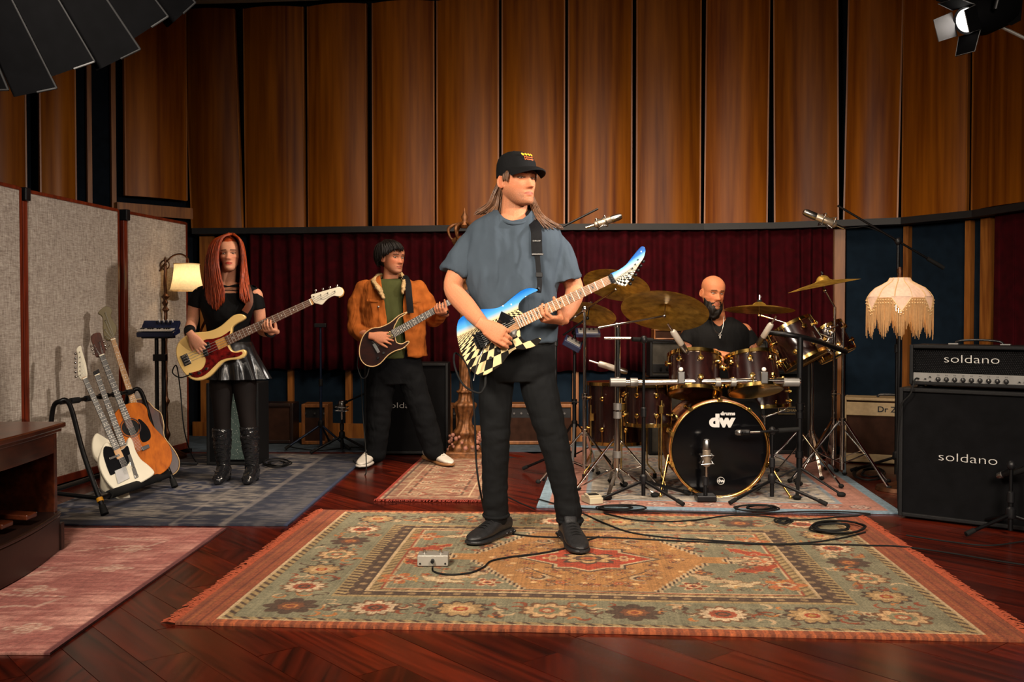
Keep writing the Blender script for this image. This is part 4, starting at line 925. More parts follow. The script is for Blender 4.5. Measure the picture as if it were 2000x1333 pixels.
seg(b, P2, [(822, 575, .02), (838, 600, .06), (850, 622, .06), (860, 612, -.08), (866, 606, -.17)], [.045, .044, .04, .036, .027])
hand(b, P2(868, 614, -.15), (-.30, -.93, .15), (-.1, .1, .98), -1, [(.75, .75, .5), (.8, .75, .5), (.8, .75, .5), (.8, .75, .5)], 1.0, (.3, .1, 1.0))
for pts in (((748, 700, .02), (738, 800, .02), (735, 893, .02)), ((800, 700, .02), (832, 800, .02), (848, 888, .02))): seg(b, P2, pts, [.05, .04, .03])
me = fuse(b, .004, 2); body = obj('body', me, 'skin', guy, 180); sculpt_cols(me, (hc, hR, hk), srgb('#ad7052'), srgb('#8c4638'), srgb('#1c120d'), srgb('#7a5442')); eyes(body, hc, hR, hk, .8, .3)
t = MB(); trunk(t, P2, s2, [(764, 546, 26, .06, .02), (764, 556, 34, .09, .02), (765, 585, 38, .105, .01), (766, 620, 36, .11, .0), (768, 700, 36, .11, .0)]); me = fuse(t, .007, 3); wrinkle(me, .005, 9, (1, 1, .5)); obj('t_shirt', me, 'tee_olive', guy, 180)
t = MB(); trunk(t, P2, s2, [(764, 538, 24, .07, .03), (764, 548, 40, .095, .03), (764, 560, 58, .115, .02), (765, 585, 64, .135, .01), (767, 620, 62, .145, .0), (771, 660, 60, .145, .0), (776, 696, 60, .145, .01)])
seg(t, P2, [(712, 566, .02), (700, 600, .03), (698, 642, .0), (712, 655, -.08), (728, 657, -.17)], [.072, .074, .068, .058, .046]); seg(t, P2, [(816, 566, .02), (834, 598, .05), (848, 622, .05), (856, 613, -.06), (864, 608, -.14)], [.072, .072, .066, .056, .044])
me = fuse(t, .007, 3); cut(me, [[(742, 530), (788, 530), (790, 560), (786, 600), (788, 640), (796, 705), (700, 705), (706, 690), (730, 680), (758, 640), (752, 590)]], Y2+.02); wrinkle(me, .015, 9, (1, 1, 1), 4.0); jk = obj('jacket', me, 'jacket_tan', guy, 180)
so = jk.modifiers.new('solid', 'SOLIDIFY'); so.thickness = .006
m_ = MB(); m_.loft([ring(P2(x, y, dy), rx, ry, n=16, R=basis(V((dx, -.15, dz)), (0, 1, 0))) for x, y, dy, rx, ry, dx, dz in ((762, 538, .10, .022, .04, -1, .1), (740, 540, .06, .024, .050, -1, -.4), (730, 551, -.03, .024, .062, -.2, -1), (740, 564, -.125, .020, .056, .5, -1), (750, 584, -.145, .012, .026, .5, -1))]); me = fuse(m_, .006, 2); wrinkle(me, .006, 60); obj('collar', me, 'fleece', guy, 180)
m_ = MB(); m_.loft([ring(P2(x, y, dy), rx, ry, n=16, R=basis(V((dx, -.15, dz)), (0, 1, 0))) for x, y, dy, rx, ry, dx, dz in ((764, 538, .10, .022, .04, 1, .1), (784, 538, .06, .022, .042, 1, -.4), (791, 550, -.04, .020, .048, .1, -1), (788, 562, -.125, .016, .040, -.2, -1), (786, 574, -.145, .010, .020, -.2, -1))]); me = fuse(m_, .006, 2); wrinkle(me, .006, 60); obj('collar', me, 'fleece', guy, 180)
for cx in (728, 812): obj('pocket_flap', MB().box(P2(cx, 588 + (2 if cx > 800 else 0), -.128), (.085, .008, .018), Matrix.Rotation(-.12 if cx > 800 else .12, 3, 'Y')), 'jacket_tan', guy, 0, .003)
for x, y in ((733, 563), (805, 594), (739, 600), (790, 680)): obj('snap_button', MB().ell(P2(x, y, -.146), (.009, .005, .009), None, 10, 6), 'steel', guy, 180)
t = MB(); trunk(t, P2, s2, [(772, 682, 44, .11, .02), (772, 700, 50, .12, .02), (773, 725, 54, .12, .02), (774, 750, 48, .11, .02)])
seg(t, P2, [(750, 720, .02), (742, 780, .02), (739, 830, .02), (735, 886, .03)], [.10, .098, .088, .074]); seg(t, P2, [(800, 720, .02), (815, 780, .02), (832, 830, .01), (848, 882, .02)], [.10, .098, .088, .076])
me = fuse(t, .008, 3); wrinkle(me, .010, 7, (1, 1, 1.6), 7.0); obj('trousers', me, 'trouser_black', guy, 180)
shoe(guy, G(703, 916, .011), G(738, 895, .011), .011, 1.15, ('sneaker_white', 'sneaker_white', 'sneaker_white'), 'swoosh'); shoe(guy, G(882, 913, .011), G(832, 897, .011), .011, 1.15, ('sneaker_white', 'gum_sole', 'sneaker_white'), 'swoosh')
sc = MB(); sc.ell(hc + hR @ V((0, -.024, .042)), (.082, .094, .092), hR, 24, 16); sc.ell(hc + hR @ V((.0, -.05, -.01)), (.078, .06, .07), hR, 16, 12); me = fuse(sc, .006, 2); wrinkle(me, .008, 25); hr = obj('hair', me, 'hair_black', guy, 180)
gl = [[(762, 470, -.04), (778, 474, -.09), (787, 484, -.10), (788, 494, -.095)], [(758, 468, -.04), (770, 472, -.11), (778, 482, -.125), (782, 490, -.12)], [(754, 468, -.03), (758, 474, -.11), (762, 486, -.125), (758, 496, -.125)], [(752, 468, -.02), (746, 476, -.09), (745, 492, -.11), (745, 508, -.10)], [(756, 468, .0), (740, 478, -.05), (734, 495, -.06), (737, 515, -.06)], [(756, 468, .04), (736, 480, .02), (731, 500, .0), (738, 522, -.0)], [(762, 468, .06), (745, 485, .09), (742, 505, .09), (746, 525, .08)], [(770, 469, .03), (784, 482, .04), (787, 500, .05), (782, 520, .06)]]
obj('strands', hair(gl, 420, .0034, P2, 5, .005, 4), 'hair_black', hr, 180)
o = obj('guitar_strap', MB().tube(cat([P2(802, 612, -.155), P2(799, 580, -.155), P2(796, 552, -.10), P2(786, 540, .0), P2(770, 560, .13), P2(730, 640, .13), P2(712, 690, .0), P2(706, 700, -.12)], 5), .024, 4, flat=.12, up=(0, 1, 0)), 'webbing', guy, 60)
obj('watch', MB().lathe([(.032, -.012), (.036, -.010), (.036, .010), (.032, .012)], P2(867, 611, -.175), basis(V((-.2, -.25, .93))), 20), 'black_metal', guy, 40)
# ---------------------------------------------------------------- drummer
Y3 = 6.98; s3 = M(Y3); P3 = lambda px, py, dy=0.0: W(px, py, Y3 + dy)
dru = thing('person', 'bald bearded person in black T-shirt seated behind the drum kit', 'person', (P3(1400, 900).x, Y3+.1, 0), 'members of the band')
hc, hR, hk = P3(1392, 572, -.03), headR(math.radians(14), -.12, -.06), 1.0
b = MB(); head(b, hc, hR, hk, 1.05, 1.0); seg(b, P3, [(1402, 645, .04), (1399, 618, .02), (1395, 590, .0)], [.070, .062, .06])
trunk(b, P3, s3, [(1402, 625, 26, .06, .03), (1402, 640, 52, .09, .03), (1404, 665, 54, .10, .03), (1405, 740, 40, .09, .05), (1405, 800, 44, .10, .06)])
def tat(co, C):
    px, py = proj(co); m = ((px < 1372) & (py > 640) & (py < 690)) | ((px > 1448) & (py > 640)); nz = np.array([mnoise.noise(V(p)*45) + .6*mnoise.noise(V(p)*110) for p in co])
    m = m & (co[:, 1] < Y3+.2); f = np.clip((nz+.15)*1.6, 0, .75)*m; return C*(1-f[:, None]) + np.array((.05, .045, .05))*f[:, None]
seg(b, P3, [(1352, 648, .04), (1343, 672, .02), (1345, 700, -.0), (1372, 697, -.14), (1396, 690, -.24)], [.060, .056, .048, .044, .030])
hand(b, P3(1398, 690, -.25), (.75, -.5, -.1), (0, .2, -1), -1, [(.5, .8, .6)]*4, 1.0, (.8, .3, .5))
seg(b, P3, [(1452, 648, .04), (1464, 672, .02), (1474, 702, .0), (1458, 704, -.14), (1440, 700, -.22)], [.060, .056, .048, .044, .030])
hand(b, P3(1438, 700, -.23), (-.75, -.5, -.1), (0, .2, -1), 1, [(.5, .8, .6)]*4, 1.0, (.8, .3, .5))
for sx in (-1, 1): seg(b, P3, [(1405 + sx*22, 800, .05), (1405 + sx*55, 805, -.35), (1405 + sx*58, 920, -.28)], [.07, .055, .04])
me = fuse(b, .004, 2); body = obj('body', me, 'skin', dru, 180); sculpt_cols(me, (hc, hR, hk), srgb('#ab6c4a'), srgb('#8a4a3a'), srgb('#17100c'), srgb('#17100c'), True, tat)
eyes(body, hc, hR, hk, .5)
t = MB(); trunk(t, P3, s3, [(1402, 620, 30, .07, .04), (1402, 630, 44, .09, .04), (1402, 642, 60, .11, .03), (1404, 665, 62, .13, .02), (1405, 700, 58, .135, .03), (1405, 750, 54, .135, .05), (1405, 805, 56, .14, .06)])
sleeve(t, P3, [(1362, 646, .04), (1348, 657, .03), (1339, 672, .02)], [.054, .063, .068]); sleeve(t, P3, [(1444, 646, .04), (1458, 658, .03), (1468, 675, .02)], [.054, .063, .068])
me = fuse(t, .007, 3); cut(me, [[(1382, 605), (1424, 605), (1420, 618), (1408, 636), (1404, 638), (1396, 630), (1386, 616)]], 9); wrinkle(me, .007, 9, (1, 1, .6)); obj('t_shirt', me, 'black_jersey', dru, 180)
bd = MB(); bq = lambda x, y, z: hc + hR @ V((x, y, z))
bd.loft([ring(bq(0, cy, z), rx, ry, n=24, R=hR) for z, rx, ry, cy in ((-.040, .069, .050, .010), (-.060, .066, .058, .022), (-.080, .064, .062, .030), (-.105, .064, .064, .036), (-.135, .058, .058, .040), (-.165, .044, .044, .042), (-.188, .016, .016, .042))])
for s in (-1, 1): bd.tube([bq(s*.004, .100, -.050), bq(s*.020, .094, -.056), bq(s*.030, .080, -.072)], [.006, .007, .008], 8)
me = fuse(bd, .005, 2); co = coords(me); qq = (co - np.array(hc)) @ np.array(hR)
import bmesh
bm = bmesh.new(); bm.from_mesh(me); bm.verts.ensure_lookup_table(); kill = np.nonzero((((qq[:, 0]/.022)**2 + ((qq[:, 2]+.070)/.012)**2 < 1) & (qq[:, 1] > .03)) | ((np.abs(qq[:, 0]) < .048) & (qq[:, 2] > -.052) & (qq[:, 1] > .03) & (np.abs(qq[:, 0]) < .048 + (qq[:, 2]+.05)*.5)))[0]
bmesh.ops.delete(bm, geom=[bm.verts[i] for i in kill], context='VERTS'); bm.to_mesh(me); bm.free(); wrinkle(me, .008, 40, (1, 1, .5)); obj('beard', me, 'beard_black', dru, 180)
t = MB()
for sx in (-1, 1): seg(t, P3, [(1405 + sx*20, 800, .05), (1405 + sx*56, 803, -.36), (1405 + sx*58, 915, -.30)], [.09, .085, .06])
t.ell(P3(1405, 802, .06), (.17, .15, .10)); obj('trousers', fuse(t, .01, 2), 'trouser_black', dru, 180)
for sx in (-1, 1): c = P3(1405 + sx*58, 925, -.3); c.z = .012; shoe(dru, (c.x, c.y-.16, 0), (c.x, c.y+.10, 0), .012, 1.1, ('sneaker_black', 'sneaker_black', 'black_rubber'), '')
nk = MB().tube(cat([P3(1388, 618, -.07), P3(1396, 645, -.125), P3(1406, 652, -.13), P3(1412, 640, -.12), P3(1414, 618, -.07)], 5), .0025, 6); nk.box(P3(1406, 657, -.135), (.010, .004, .03)); nk.box(P3(1406, 655, -.135), (.020, .004, .007)); obj('necklace', nk, 'steel', dru, 60)
# ================================================================= guitars
def art(name, px, py, Y, ang, unit, col_c, rows, deep, lightc, cream):
    """painted finish: sky fading to cream above a checkered floor running to a horizon"""
    m, nt, b = nodes(name); o = W(px, py, Y); mm = M(Y)
    tc = N(nt, 'ShaderNodeTexCoord'); sp = N(nt, 'ShaderNodeSeparateXYZ'); L(nt, tc.outputs['Object'], sp.inputs[0])
    dx = math_(nt, 'MULTIPLY', math_(nt, 'SUBTRACT', sp.outputs[0], o.x), 1/mm); dz = math_(nt, 'MULTIPLY', math_(nt, 'SUBTRACT', sp.outputs[2], o.z), 1/mm)
    c, s = math.cos(ang), math.sin(ang)
    e1 = math_(nt, 'ADD', math_(nt, 'MULTIPLY', dx, c), math_(nt, 'MULTIPLY', dz, s)); v = math_(nt, 'SUBTRACT', math_(nt, 'MULTIPLY', dx, s), math_(nt, 'MULTIPLY', dz, c))
    vv = math_(nt, 'ADD', math_(nt, 'MAXIMUM', v, 0.0), unit); row = math_(nt, 'FLOOR', math_(nt, 'MULTIPLY', math_(nt, 'LOGARITHM', vv, 2.718), rows)); colm = math_(nt, 'FLOOR', math_(nt, 'MULTIPLY', math_(nt, 'DIVIDE', math_(nt, 'SUBTRACT', e1, col_c), vv), rows*1.05))
    ck = math_(nt, 'ABSOLUTE', math_(nt, 'MODULO', math_(nt, 'ADD', math_(nt, 'ADD', row, colm), 200.0), 2.0)); ck = math_(nt, 'GREATER_THAN', ck, .5)
    chk = mixc(nt, ck, (.010, .009, .008), cream)
    sky = ramp(nt, math_(nt, 'DIVIDE', math_(nt, 'MULTIPLY', v, -1.0), deep, True), [(0, cream), (.22, lightc), (.5, srgb('#1660b0')), (1, srgb('#08256e'))])
    nz = N(nt, 'ShaderNodeTexVoronoi', i_Scale=26.0); L(nt, tc.outputs['Object'], nz.inputs['Vector']); star = math_(nt, 'LESS_THAN', nz.outputs['Distance'], .09)
    sky = mixc(nt, star, sky, (.85, .9, 1))
    L(nt, mixc(nt, math_(nt, 'GREATER_THAN', v, 0.0), sky, chk), b.inputs['Base Color']); b.inputs['Roughness'].default_value = .14; b.inputs['Coat Weight'].default_value = .4
CRM = srgb('#c4b084')
art('body_art', 893, 658, 4.6, .43, 16.0, 95, 5.0, 52, srgb('#4c94c4'), CRM); art('head_art', 1191, 552, 4.6, .60, 3.5, 20, 3.5, 26, srgb('#8cc8e4'), srgb('#e6dfcc'))
wood('maple_roast', srgb('#6e4420'), srgb('#a5713a'), .4, (.25, 1, .25), 30, .05); wood('maple', srgb('#a87434'), srgb('#c89450'), .35, (1, 1, .2), 20, .05); wood('rosewood', srgb('#4a2f22'), srgb('#6e4a36'), .5, (1, 1, .3), 30, .05)
simple('ebony', srgb('#1b1614'), .4, 0, .3, 60); simple('cream_lacquer', srgb('#dcb974'), .16, 0, .04, 8, Coat_Weight=.5); simple('olympic_white', srgb('#cfc7b2'), .2, 0, .04, 8, Coat_Weight=.4)
simple('tortoise', srgb('#5a0c0a'), .2, 0, .8, 40, Coat_Weight=.5); wood('dark_burst', srgb('#140706'), srgb('#2a0f09'), .32, (.3, 1, 1), 12, .05, .1); simple('binding', srgb('#c9a878'), .4); wood('spruce', srgb('#8a4204'), srgb('#b25e0e'), .35, (1, 1, .15), 14, .05, .1, .02); wood('mahogany', srgb('#2a1008'), srgb('#4e2210'), .3, (1, 1, .15), 14, .05, .3)
simple('fret_wire', (.62, .56, .48), .5, .4, .05); simple('string_steel', (.35, .34, .32), .5, .6, .05); simple('olive_lacquer', srgb('#5c5030'), .3, 0, .1, 10); simple('pearl', srgb('#d8d2c4'), .25, 0, .1, 40); simple('red_trim', srgb('#6e1812'), .4)
MAT['spruce'].node_tree.nodes['Principled BSDF'].inputs['Specular IOR Level'].default_value = .1; MAT['spruce'].node_tree.nodes['Principled BSDF'].inputs['Coat Weight'].default_value = 0
MAT['dark_burst'].node_tree.nodes['Principled BSDF'].inputs['Specular IOR Level'].default_value = .15
def guitar(t, pl, body, th, bmat, p0, p1, w0, w1, headp, hmat, bridge, nmat, fmat, nf=22, ns=6, posts=(), keys=(), inlays='dot', side=None, sm=4, hh=-.006, bev=.006, metal='chrome'):
    A = pl.at; B = cat(body, sm, True)
    bo = obj('body', MB().prism([A(x, y, 0) for x, y in B], [A(x, y, 0) - pl.n*th for x, y in B]), bmat, t, 30, bev)
    if side: bo.data.materials.append(MAT[side]); [setattr(p, 'material_index', 1) for p in bo.data.polygons if len(p.vertices) == 4]
    d = V((p1[0]-p0[0], p1[1]-p0[1])); ln = d.length; d.normalize(); n = V((-d.y, d.x))
    q = lambda t_, s_, h: A(p0[0] + (p1[0]-p0[0])*t_ + n.x*s_*(w0 + (w1-w0)*t_)/2, p0[1] + (p1[1]-p0[1])*t_ + n.y*s_*(w0 + (w1-w0)*t_)/2, h)
    rings_ = []
    for i in range(9):
        t_ = -.12 + 1.14*i/8; rings_.append([q(t_, math.cos(a), .004 - .022*math.sin(a)) for a in np.linspace(0, PI, 9)])
    nk = obj('neck', MB().loft(rings_), nmat, t, 60)
    fb = obj('fretboard', MB().prism([q(0, -1, .010), q(0, 1, .010), q(1, 1, .010), q(1, -1, .010)], [q(0, -1, .003), q(0, 1, .003), q(1, 1, .003), q(1, -1, .003)]), fmat, nk, 0, .0015)
    sl = (V((bridge[0], bridge[1])) - V((p1[0], p1[1]))).length
    for i in range(1, nf + 1):
        x = sl*(1 - 2**(-i/12)); t_ = 1 - x/ln
        if t_ < 0: break
        obj('fret', MB().bar(q(t_, -1, .0108), q(t_, 1, .0108), .0030 if inlays == 'tri' else .0020, .0022, pl.n), 'fret_wire', nk, 0)
        if i in (3, 5, 7, 9, 12, 15, 17, 19, 21) and inlays:
            tm = 1 - sl*(1 - 2**(-(i-.5)/12))/ln; c = q(tm, 0, .0103)
            for sft in ((-.4, .4) if i == 12 and inlays == 'dot' else (0,)):
                c = q(tm, sft, .0103)
                if inlays == 'dot': obj('inlay', MB().cyl(c, c + pl.n*.0006, .0038, n=10), 'pearl', nk, 60)
                else: obj('inlay', MB().prism([q(tm-.008, -.5, .0108), q(tm+.010, -.1, .0108), q(tm-.008, .5, .0108)], [q(tm-.008, -.5, .010), q(tm+.010, -.1, .010), q(tm-.008, .5, .010)]), 'ebony' if i % 4 else 'pearl', nk, 0)
    obj('nut', MB().bar(q(1.0, -1, .011), q(1.0, 1, .011), .006, .005, pl.n), 'ivory' if inlays == 'dot' else 'black_metal', nk, 0)
    hd = None
    if headp:
        Hh = cat(headp, 3, True); hd = obj('headstock', MB().prism([A(x, y, hh) for x, y in Hh], [A(x, y, hh) - pl.n*.015 for x, y in Hh]), hmat, t, 30, .0025)
        for x, y in posts: obj('tuner_post', MB().cyl(A(x, y, hh-.001), A(x, y, hh+.014), .0042, .003, 10), metal, hd, 40); 
        for (x, y), (x2, y2) in zip(posts, keys):
            k_ = MB().cyl(A(x, y, hh-.018), A(x2, y2, hh-.018), .0028, n=8); k_.ell(A(x2, y2, hh-.018), (.0085, .005, .008), None, 10, 6); obj('tuner_key', k_, metal, hd, 60)
    for i in range(ns):
        s_ = -.8 + 1.6*i/max(1, ns-1); tb = -((V((p0[0], p0[1])) - V((bridge[0], bridge[1]))).length)/ln
        a = q(tb, s_*.95, .017); b_ = q(1.0, s_, .0135); pts = [a, b_]
        if posts: pp = posts[i] if i < len(posts) else posts[-1]; pts.append(A(pp[0], pp[1], hh+.006))
        obj('string', MB().tube(pts, (.0011 if ns == 4 else .0007) * (1.3 - .1*i), 5), 'string_steel', t, 0)
    return q, bo, nk, hd
def plate(name, pl, poly, h0, h1, mat, parent, sm=3, bev=.001):
    Pn = cat(poly, sm, True) if sm else poly
    return obj(name, MB().prism([pl.at(x, y, h1) for x, y in Pn], [pl.at(x, y, h0) for x, y in Pn]), mat, parent, 30, bev)
def knob(pl, x, y, r, h, mat, parent, name='knob'): return obj(name, MB().lathe([(r, 0), (r*.98, h*.7), (r*.8, h), (r*.1, h)], pl.at(x, y, 0), basis(pl.n), 16), mat, parent, 40)
def rot_rect(cx, cy, ux, L_, W_): u = V(ux).normalized(); n = V((-u.y, u.x)); return [(cx + u.x*a*L_/2 + n.x*b_*W_/2, cy + u.y*a*L_/2 + n.y*b_*W_/2) for a, b_ in ((-1, -1), (1, -1), (1, 1), (-1, 1))]
# ---- checkered guitar
z5 = lambda L_: [(860 + x/6.664, 560 + y/6.664) for x, y in L_]; z3 = lambda L_: [(1080 + x/7.84, 470 + y/7.84) for x, y in L_]
pl = Plane(1010, 630, 4.585, (0, -1, 0.02))
g1 = thing('electric_guitar', 'checkered black and cream electric guitar with blue sky finish', 'guitar', tuple(pl.at(960, 670)), 'guitars being played')
bodyo = z5([(1275, 48), (1200, 18), (1120, 25), (1050, 55), (980, 105), (900, 170), (830, 230), (750, 272), (660, 288), (560, 292), (460, 310), (350, 360), (280, 392), (235, 440), (214, 520), (212, 610), (225, 710), (255, 820), (300, 930), (350, 1020), (400, 1090), (460, 1140), (530, 1160), (610, 1145), (690, 1095), (770, 1040), (830, 970), (890, 890), (950, 835), (1000, 815), (1080, 822), (1150, 806), (1220, 785), (1280, 740), (1312, 690), (1300, 670), (1255, 672), (1200, 695), (1130, 708), (1080, 690), (1045, 640), (1040, 580), (1000, 470), (1075, 350), (1030, 315), (1018, 270), (1030, 220), (1070, 170), (1130, 125), (1200, 90)])
posts = z3([(1095, 640), (1128, 570), (1168, 500), (1213, 430), (1258, 365), (1300, 295)]); keys = z3([(1190, 662), (1225, 592), (1275, 522), (1312, 452), (1352, 385), (1392, 318)])
q1, bo, nk, hd = guitar(g1, pl, bodyo, .042, 'body_art', z5([(1003, 472)])[0], (1191, 546.5), 23.5, 16.8, z3([(865, 525), (1000, 455), (1120, 370), (1200, 270), (1290, 160), (1345, 98), (1380, 88), (1410, 110), (1418, 165), (1400, 240), (1370, 300), (1320, 375), (1270, 455), (1230, 530), (1180, 610), (1140, 670), (1105, 702), (1040, 685), (980, 668), (915, 650)]), 'head_art', (942, 663), 'maple_roast', 'maple_roast', 24, 6, posts, keys, 'tri', 'black_gloss', 3, -.004, .004, 'black_metal')
o = obj('locking_nut', MB().bar(q1(1.02, -1.1, .012), q1(1.02, 1.1, .012), .018, .014, pl.n), 'black_metal', nk, 0, .002)
for s_ in (-.6, 0, .6): obj('clamp_block', MB().box(q1(1.02, s_, .021), (.011, .008, .010)), 'black_metal', nk, 0, .001)
def facets(poly, h, apex, mat, name):
    c = V((sum(p[0] for p in poly)/len(poly), sum(p[1] for p in poly)/len(poly))); top = [(c.x + (x-c.x)*.35, c.y + (y-c.y)*.35) for x, y in poly]
    n_ = len(poly); mb = MB().add([pl.at(x, y, .001) for x, y in poly] + [pl.at(x, y, h) for x, y in top], [tuple(range(n_, 2*n_))] + [(i, (i+1) % n_, n_+(i+1) % n_, n_+i) for i in range(n_)]); return obj(name, mb, mat, g1, 0)
facets(z5([(795, 322), (945, 395), (1000, 470), (870, 560), (740, 470)]), .018, None, 'black_gloss', 'pickup'); facets(z5([(905, 590), (985, 545), (1005, 560), (985, 655), (900, 668)]), .012, None, 'silver_paint', 'pickup_trim'); facets(z5([(600, 640), (690, 600), (700, 690), (640, 740), (580, 720)]), .010, None, 'black_plastic', 'pickup')
br = obj('bridge', MB().prism([pl.at(x, y, .014) for x, y in z5([(470, 600), (540, 575), (640, 740), (560, 800), (480, 800), (425, 690)])], [pl.at(x, y, .001) for x, y in z5([(470, 600), (540, 575), (640, 740), (560, 800), (480, 800), (425, 690)])]), 'black_metal', g1, 0, .002)
for i in range(6):
    x, y = z5([(478 + i*16, 620 + i*34)])[0]; obj('saddle', MB().box(pl.at(x+2, y-1, .020), (.022, .012, .007), Matrix.Rotation(.43, 3, 'Y')), 'black_metal', br, 0, .001); obj('fine_tuner', MB().cyl(pl.at(x-5, y+2, .016), pl.at(x-7, y+3, .030), .004, n=10), 'black_metal', br, 40)
obj('tremolo_arm', MB().tube(cat([pl.at(*z5([(600, 745)])[0], .016), pl.at(*z5([(545, 850)])[0], .045), pl.at(*z5([(480, 1020)])[0], .048), pl.at(*z5([(440, 1220)])[0], .044)], 4), [.0032]*12 + [.0055], 8), 'steel', br, 60)
for x, y in z5([(760, 840), (655, 930)]): knob(pl, x, y, .008, .012, 'black_plastic', g1)
obj('strap_button', MB().cyl(pl.at(1049, 566, -.02), pl.at(1053, 563, -.01), .007), 'black_metal', g1, 40)
obj('jack_plug', MB().tube([pl.at(948, 733, -.025), pl.at(948, 748, -.025), pl.at(946, 758, -.02)], [.006, .007, .005], 8), 'black_rubber', g1, 60)
# ---- cream bass
z6 = lambda L_: [(330 + x*.18, 560 + y*.18) for x, y in L_]
pl = Plane(450, 660, 6.40, (0.05, -1, 0.05))
g2 = thing('bass_guitar', 'cream bass guitar with red tortoiseshell pickguard and white headstock', 'guitar', tuple(pl.at(390, 690)), 'guitars being played')
bodyo = z6([(832, 335), (805, 305), (750, 298), (690, 318), (630, 368), (560, 428), (480, 470), (400, 490), (320, 496), (240, 506), (165, 545), (105, 600), (78, 660), (74, 725), (90, 800), (120, 870), (160, 935), (215, 990), (285, 1020), (365, 1015), (435, 982), (490, 930), (540, 872), (600, 818), (680, 797), (760, 790), (818, 762), (836, 715), (815, 685), (770, 690), (720, 705), (680, 690), (655, 645), (640, 590), (680, 500), (690, 440), (740, 400), (800, 368)])
posts = z6([(1575, 108), (1650, 90), (1726, 70), (1803, 50)]); keys = z6([(1588, 40), (1666, 25), (1742, 5), (1820, -12)])
q2, bo, nk, hd = guitar(g2, pl, bodyo, .045, 'cream_lacquer', (443.4, 666), (607, 590.6), 18.5, 12.2, z6([(1538, 95), (1600, 72), (1700, 42), (1800, 14), (1850, 4), (1886, 32), (1890, 72), (1868, 102), (1828, 106), (1790, 102), (1740, 122), (1700, 155), (1660, 196), (1615, 188), (1570, 172)]), 'olympic_white', (361, 704), 'maple', 'rosewood', 20, 4, posts, keys, 'dot', None, 3, -.003, .012)
obj('headstock_edge', MB().tube([pl.at(x, y, -.014) for x, y in cat(z6([(1868, 12), (1892, 50), (1880, 96), (1840, 112)]), 4)], .005, 6), 'maple', hd, 60)
plate('pickguard', pl, z6([(670, 482), (620, 512), (560, 545), (480, 566), (385, 580), (350, 640), (345, 695), (375, 730), (402, 790), (390, 850), (350, 902), (265, 930), (228, 942), (245, 975), (300, 990), (370, 972), (430, 930), (490, 870), (560, 806), (650, 776), (740, 764), (798, 732), (790, 706), (740, 718), (680, 706), (640, 655), (630, 590)]), .0, .003, 'tortoise', g2, 3)
for c_ in ((424, 640), (402, 722)):
    x, y = z6([c_])[0]; pk = plate('pickup', pl, rot_rect(x, y, (.28, .96), 13, 8.5), .003, .013, 'black_plastic', g2, 0, .002)
    for k_ in range(4): xx, yy = x + .28*(k_-1.5)*3, y + .96*(k_-1.5)*3; obj('pole_piece', MB().cyl(pl.at(xx, yy, .012), pl.at(xx, yy, .015), .003, n=8), 'chrome', pk, 40)
x, y = z6([(185, 797)])[0]; br = plate('bridge', pl, rot_rect(x, y, (.42, .91), 22, 15), .0, .004, 'chrome', g2, 0, .001)
for k_ in range(4): xx, yy = x + .42*(k_-1.5)*4.6, y + .91*(k_-1.5)*4.6; obj('saddle', MB().cyl(pl.at(xx-4, yy+2, .010), pl.at(xx+5, yy-2, .010), .005, n=8), 'steel', br, 40)
for c_ in ((412, 893), (335, 940)): x, y = z6([c_])[0]; knob(pl, x, y, .011, .017, 'chrome', g2)
x, y = z6([(250, 955)])[0]; obj('jack_plug', MB().tube([pl.at(x, y, .002), pl.at(x-2, y-2, .035)], [.006, .005], 8), 'black_rubber', g2, 60)
lg = MB().tube([pl.at(x, y, -.0025) for x, y in cat(z6([(1640, 135), (1665, 120), (1650, 140), (1700, 130), (1780, 80), (1810, 62)]), 4)], .0012, 5); obj('headstock_mark', lg, 'steel', hd, 0)
# ---- dark brown guitar
z4 = lambda L_: [(640 + x*.3676, 440 + y*.3676) for x, y in L_]
pl = Plane(760, 655, 7.17, (0.1, -1, 0.05))
g3 = thing('electric_guitar', 'dark brown electric guitar with pale edge binding held by the person in tan jacket', 'guitar', tuple(pl.at(730, 680)), 'guitars being played')
bodyo = z4([(422, 463), (380, 480), (330, 520), (280, 543), (235, 550), (195, 580), (175, 625), (168, 670), (175, 712), (200, 742), (240, 752), (280, 735), (320, 692), (360, 668), (400, 655), (432, 624), (422, 618), (395, 632), (367, 625), (360, 605), (355, 580), (352, 545), (365, 518), (378, 495), (408, 476)])
q3, bo, nk, hd = guitar(g3, pl, bodyo, .045, 'dark_burst', (766.8, 653), (884, 587), 15.5, 11, z4([(655, 395), (700, 362), (760, 335), (772, 350), (740, 375), (690, 405), (665, 418)]), 'dark_burst', (735, 681), 'mahogany', 'ebony', 24, 6, z4([(682, 385), (700, 376), (718, 367), (690, 395), (708, 386), (726, 376)]), z4([(672, 370), (690, 360), (708, 350), (700, 412), (718, 402), (736, 392)]), 'dot', None, 3)
Bp = [pl.at(x, y, -.002) for x, y in cat(bodyo, 3, True)]; obj('binding', MB().tube(Bp, .004, 6, True), 'binding', g3, 60)
x, y = z4([(330, 587)])[0]; plate('pickup', pl, rot_rect(x, y, (.86, -.5), 9, 16), .001, .012, 'gold', g3, 0, .002); x, y = z4([(285, 620)])[0]; plate('pickup', pl, rot_rect(x, y, (.86, -.5), 8, 15), .001, .010, 'black_plastic', g3, 0, .002)
plate('bridge', pl, rot_rect(735, 681, (.86, -.5), 6, 20), .001, .014, 'steel', g3, 0, .002)
for c_ in ((297, 680), (268, 706)): x, y = z4([c_])[0]; knob(pl, x, y, .010, .014, 'black_metal' if c_[0] < 290 else 'chrome', g3)
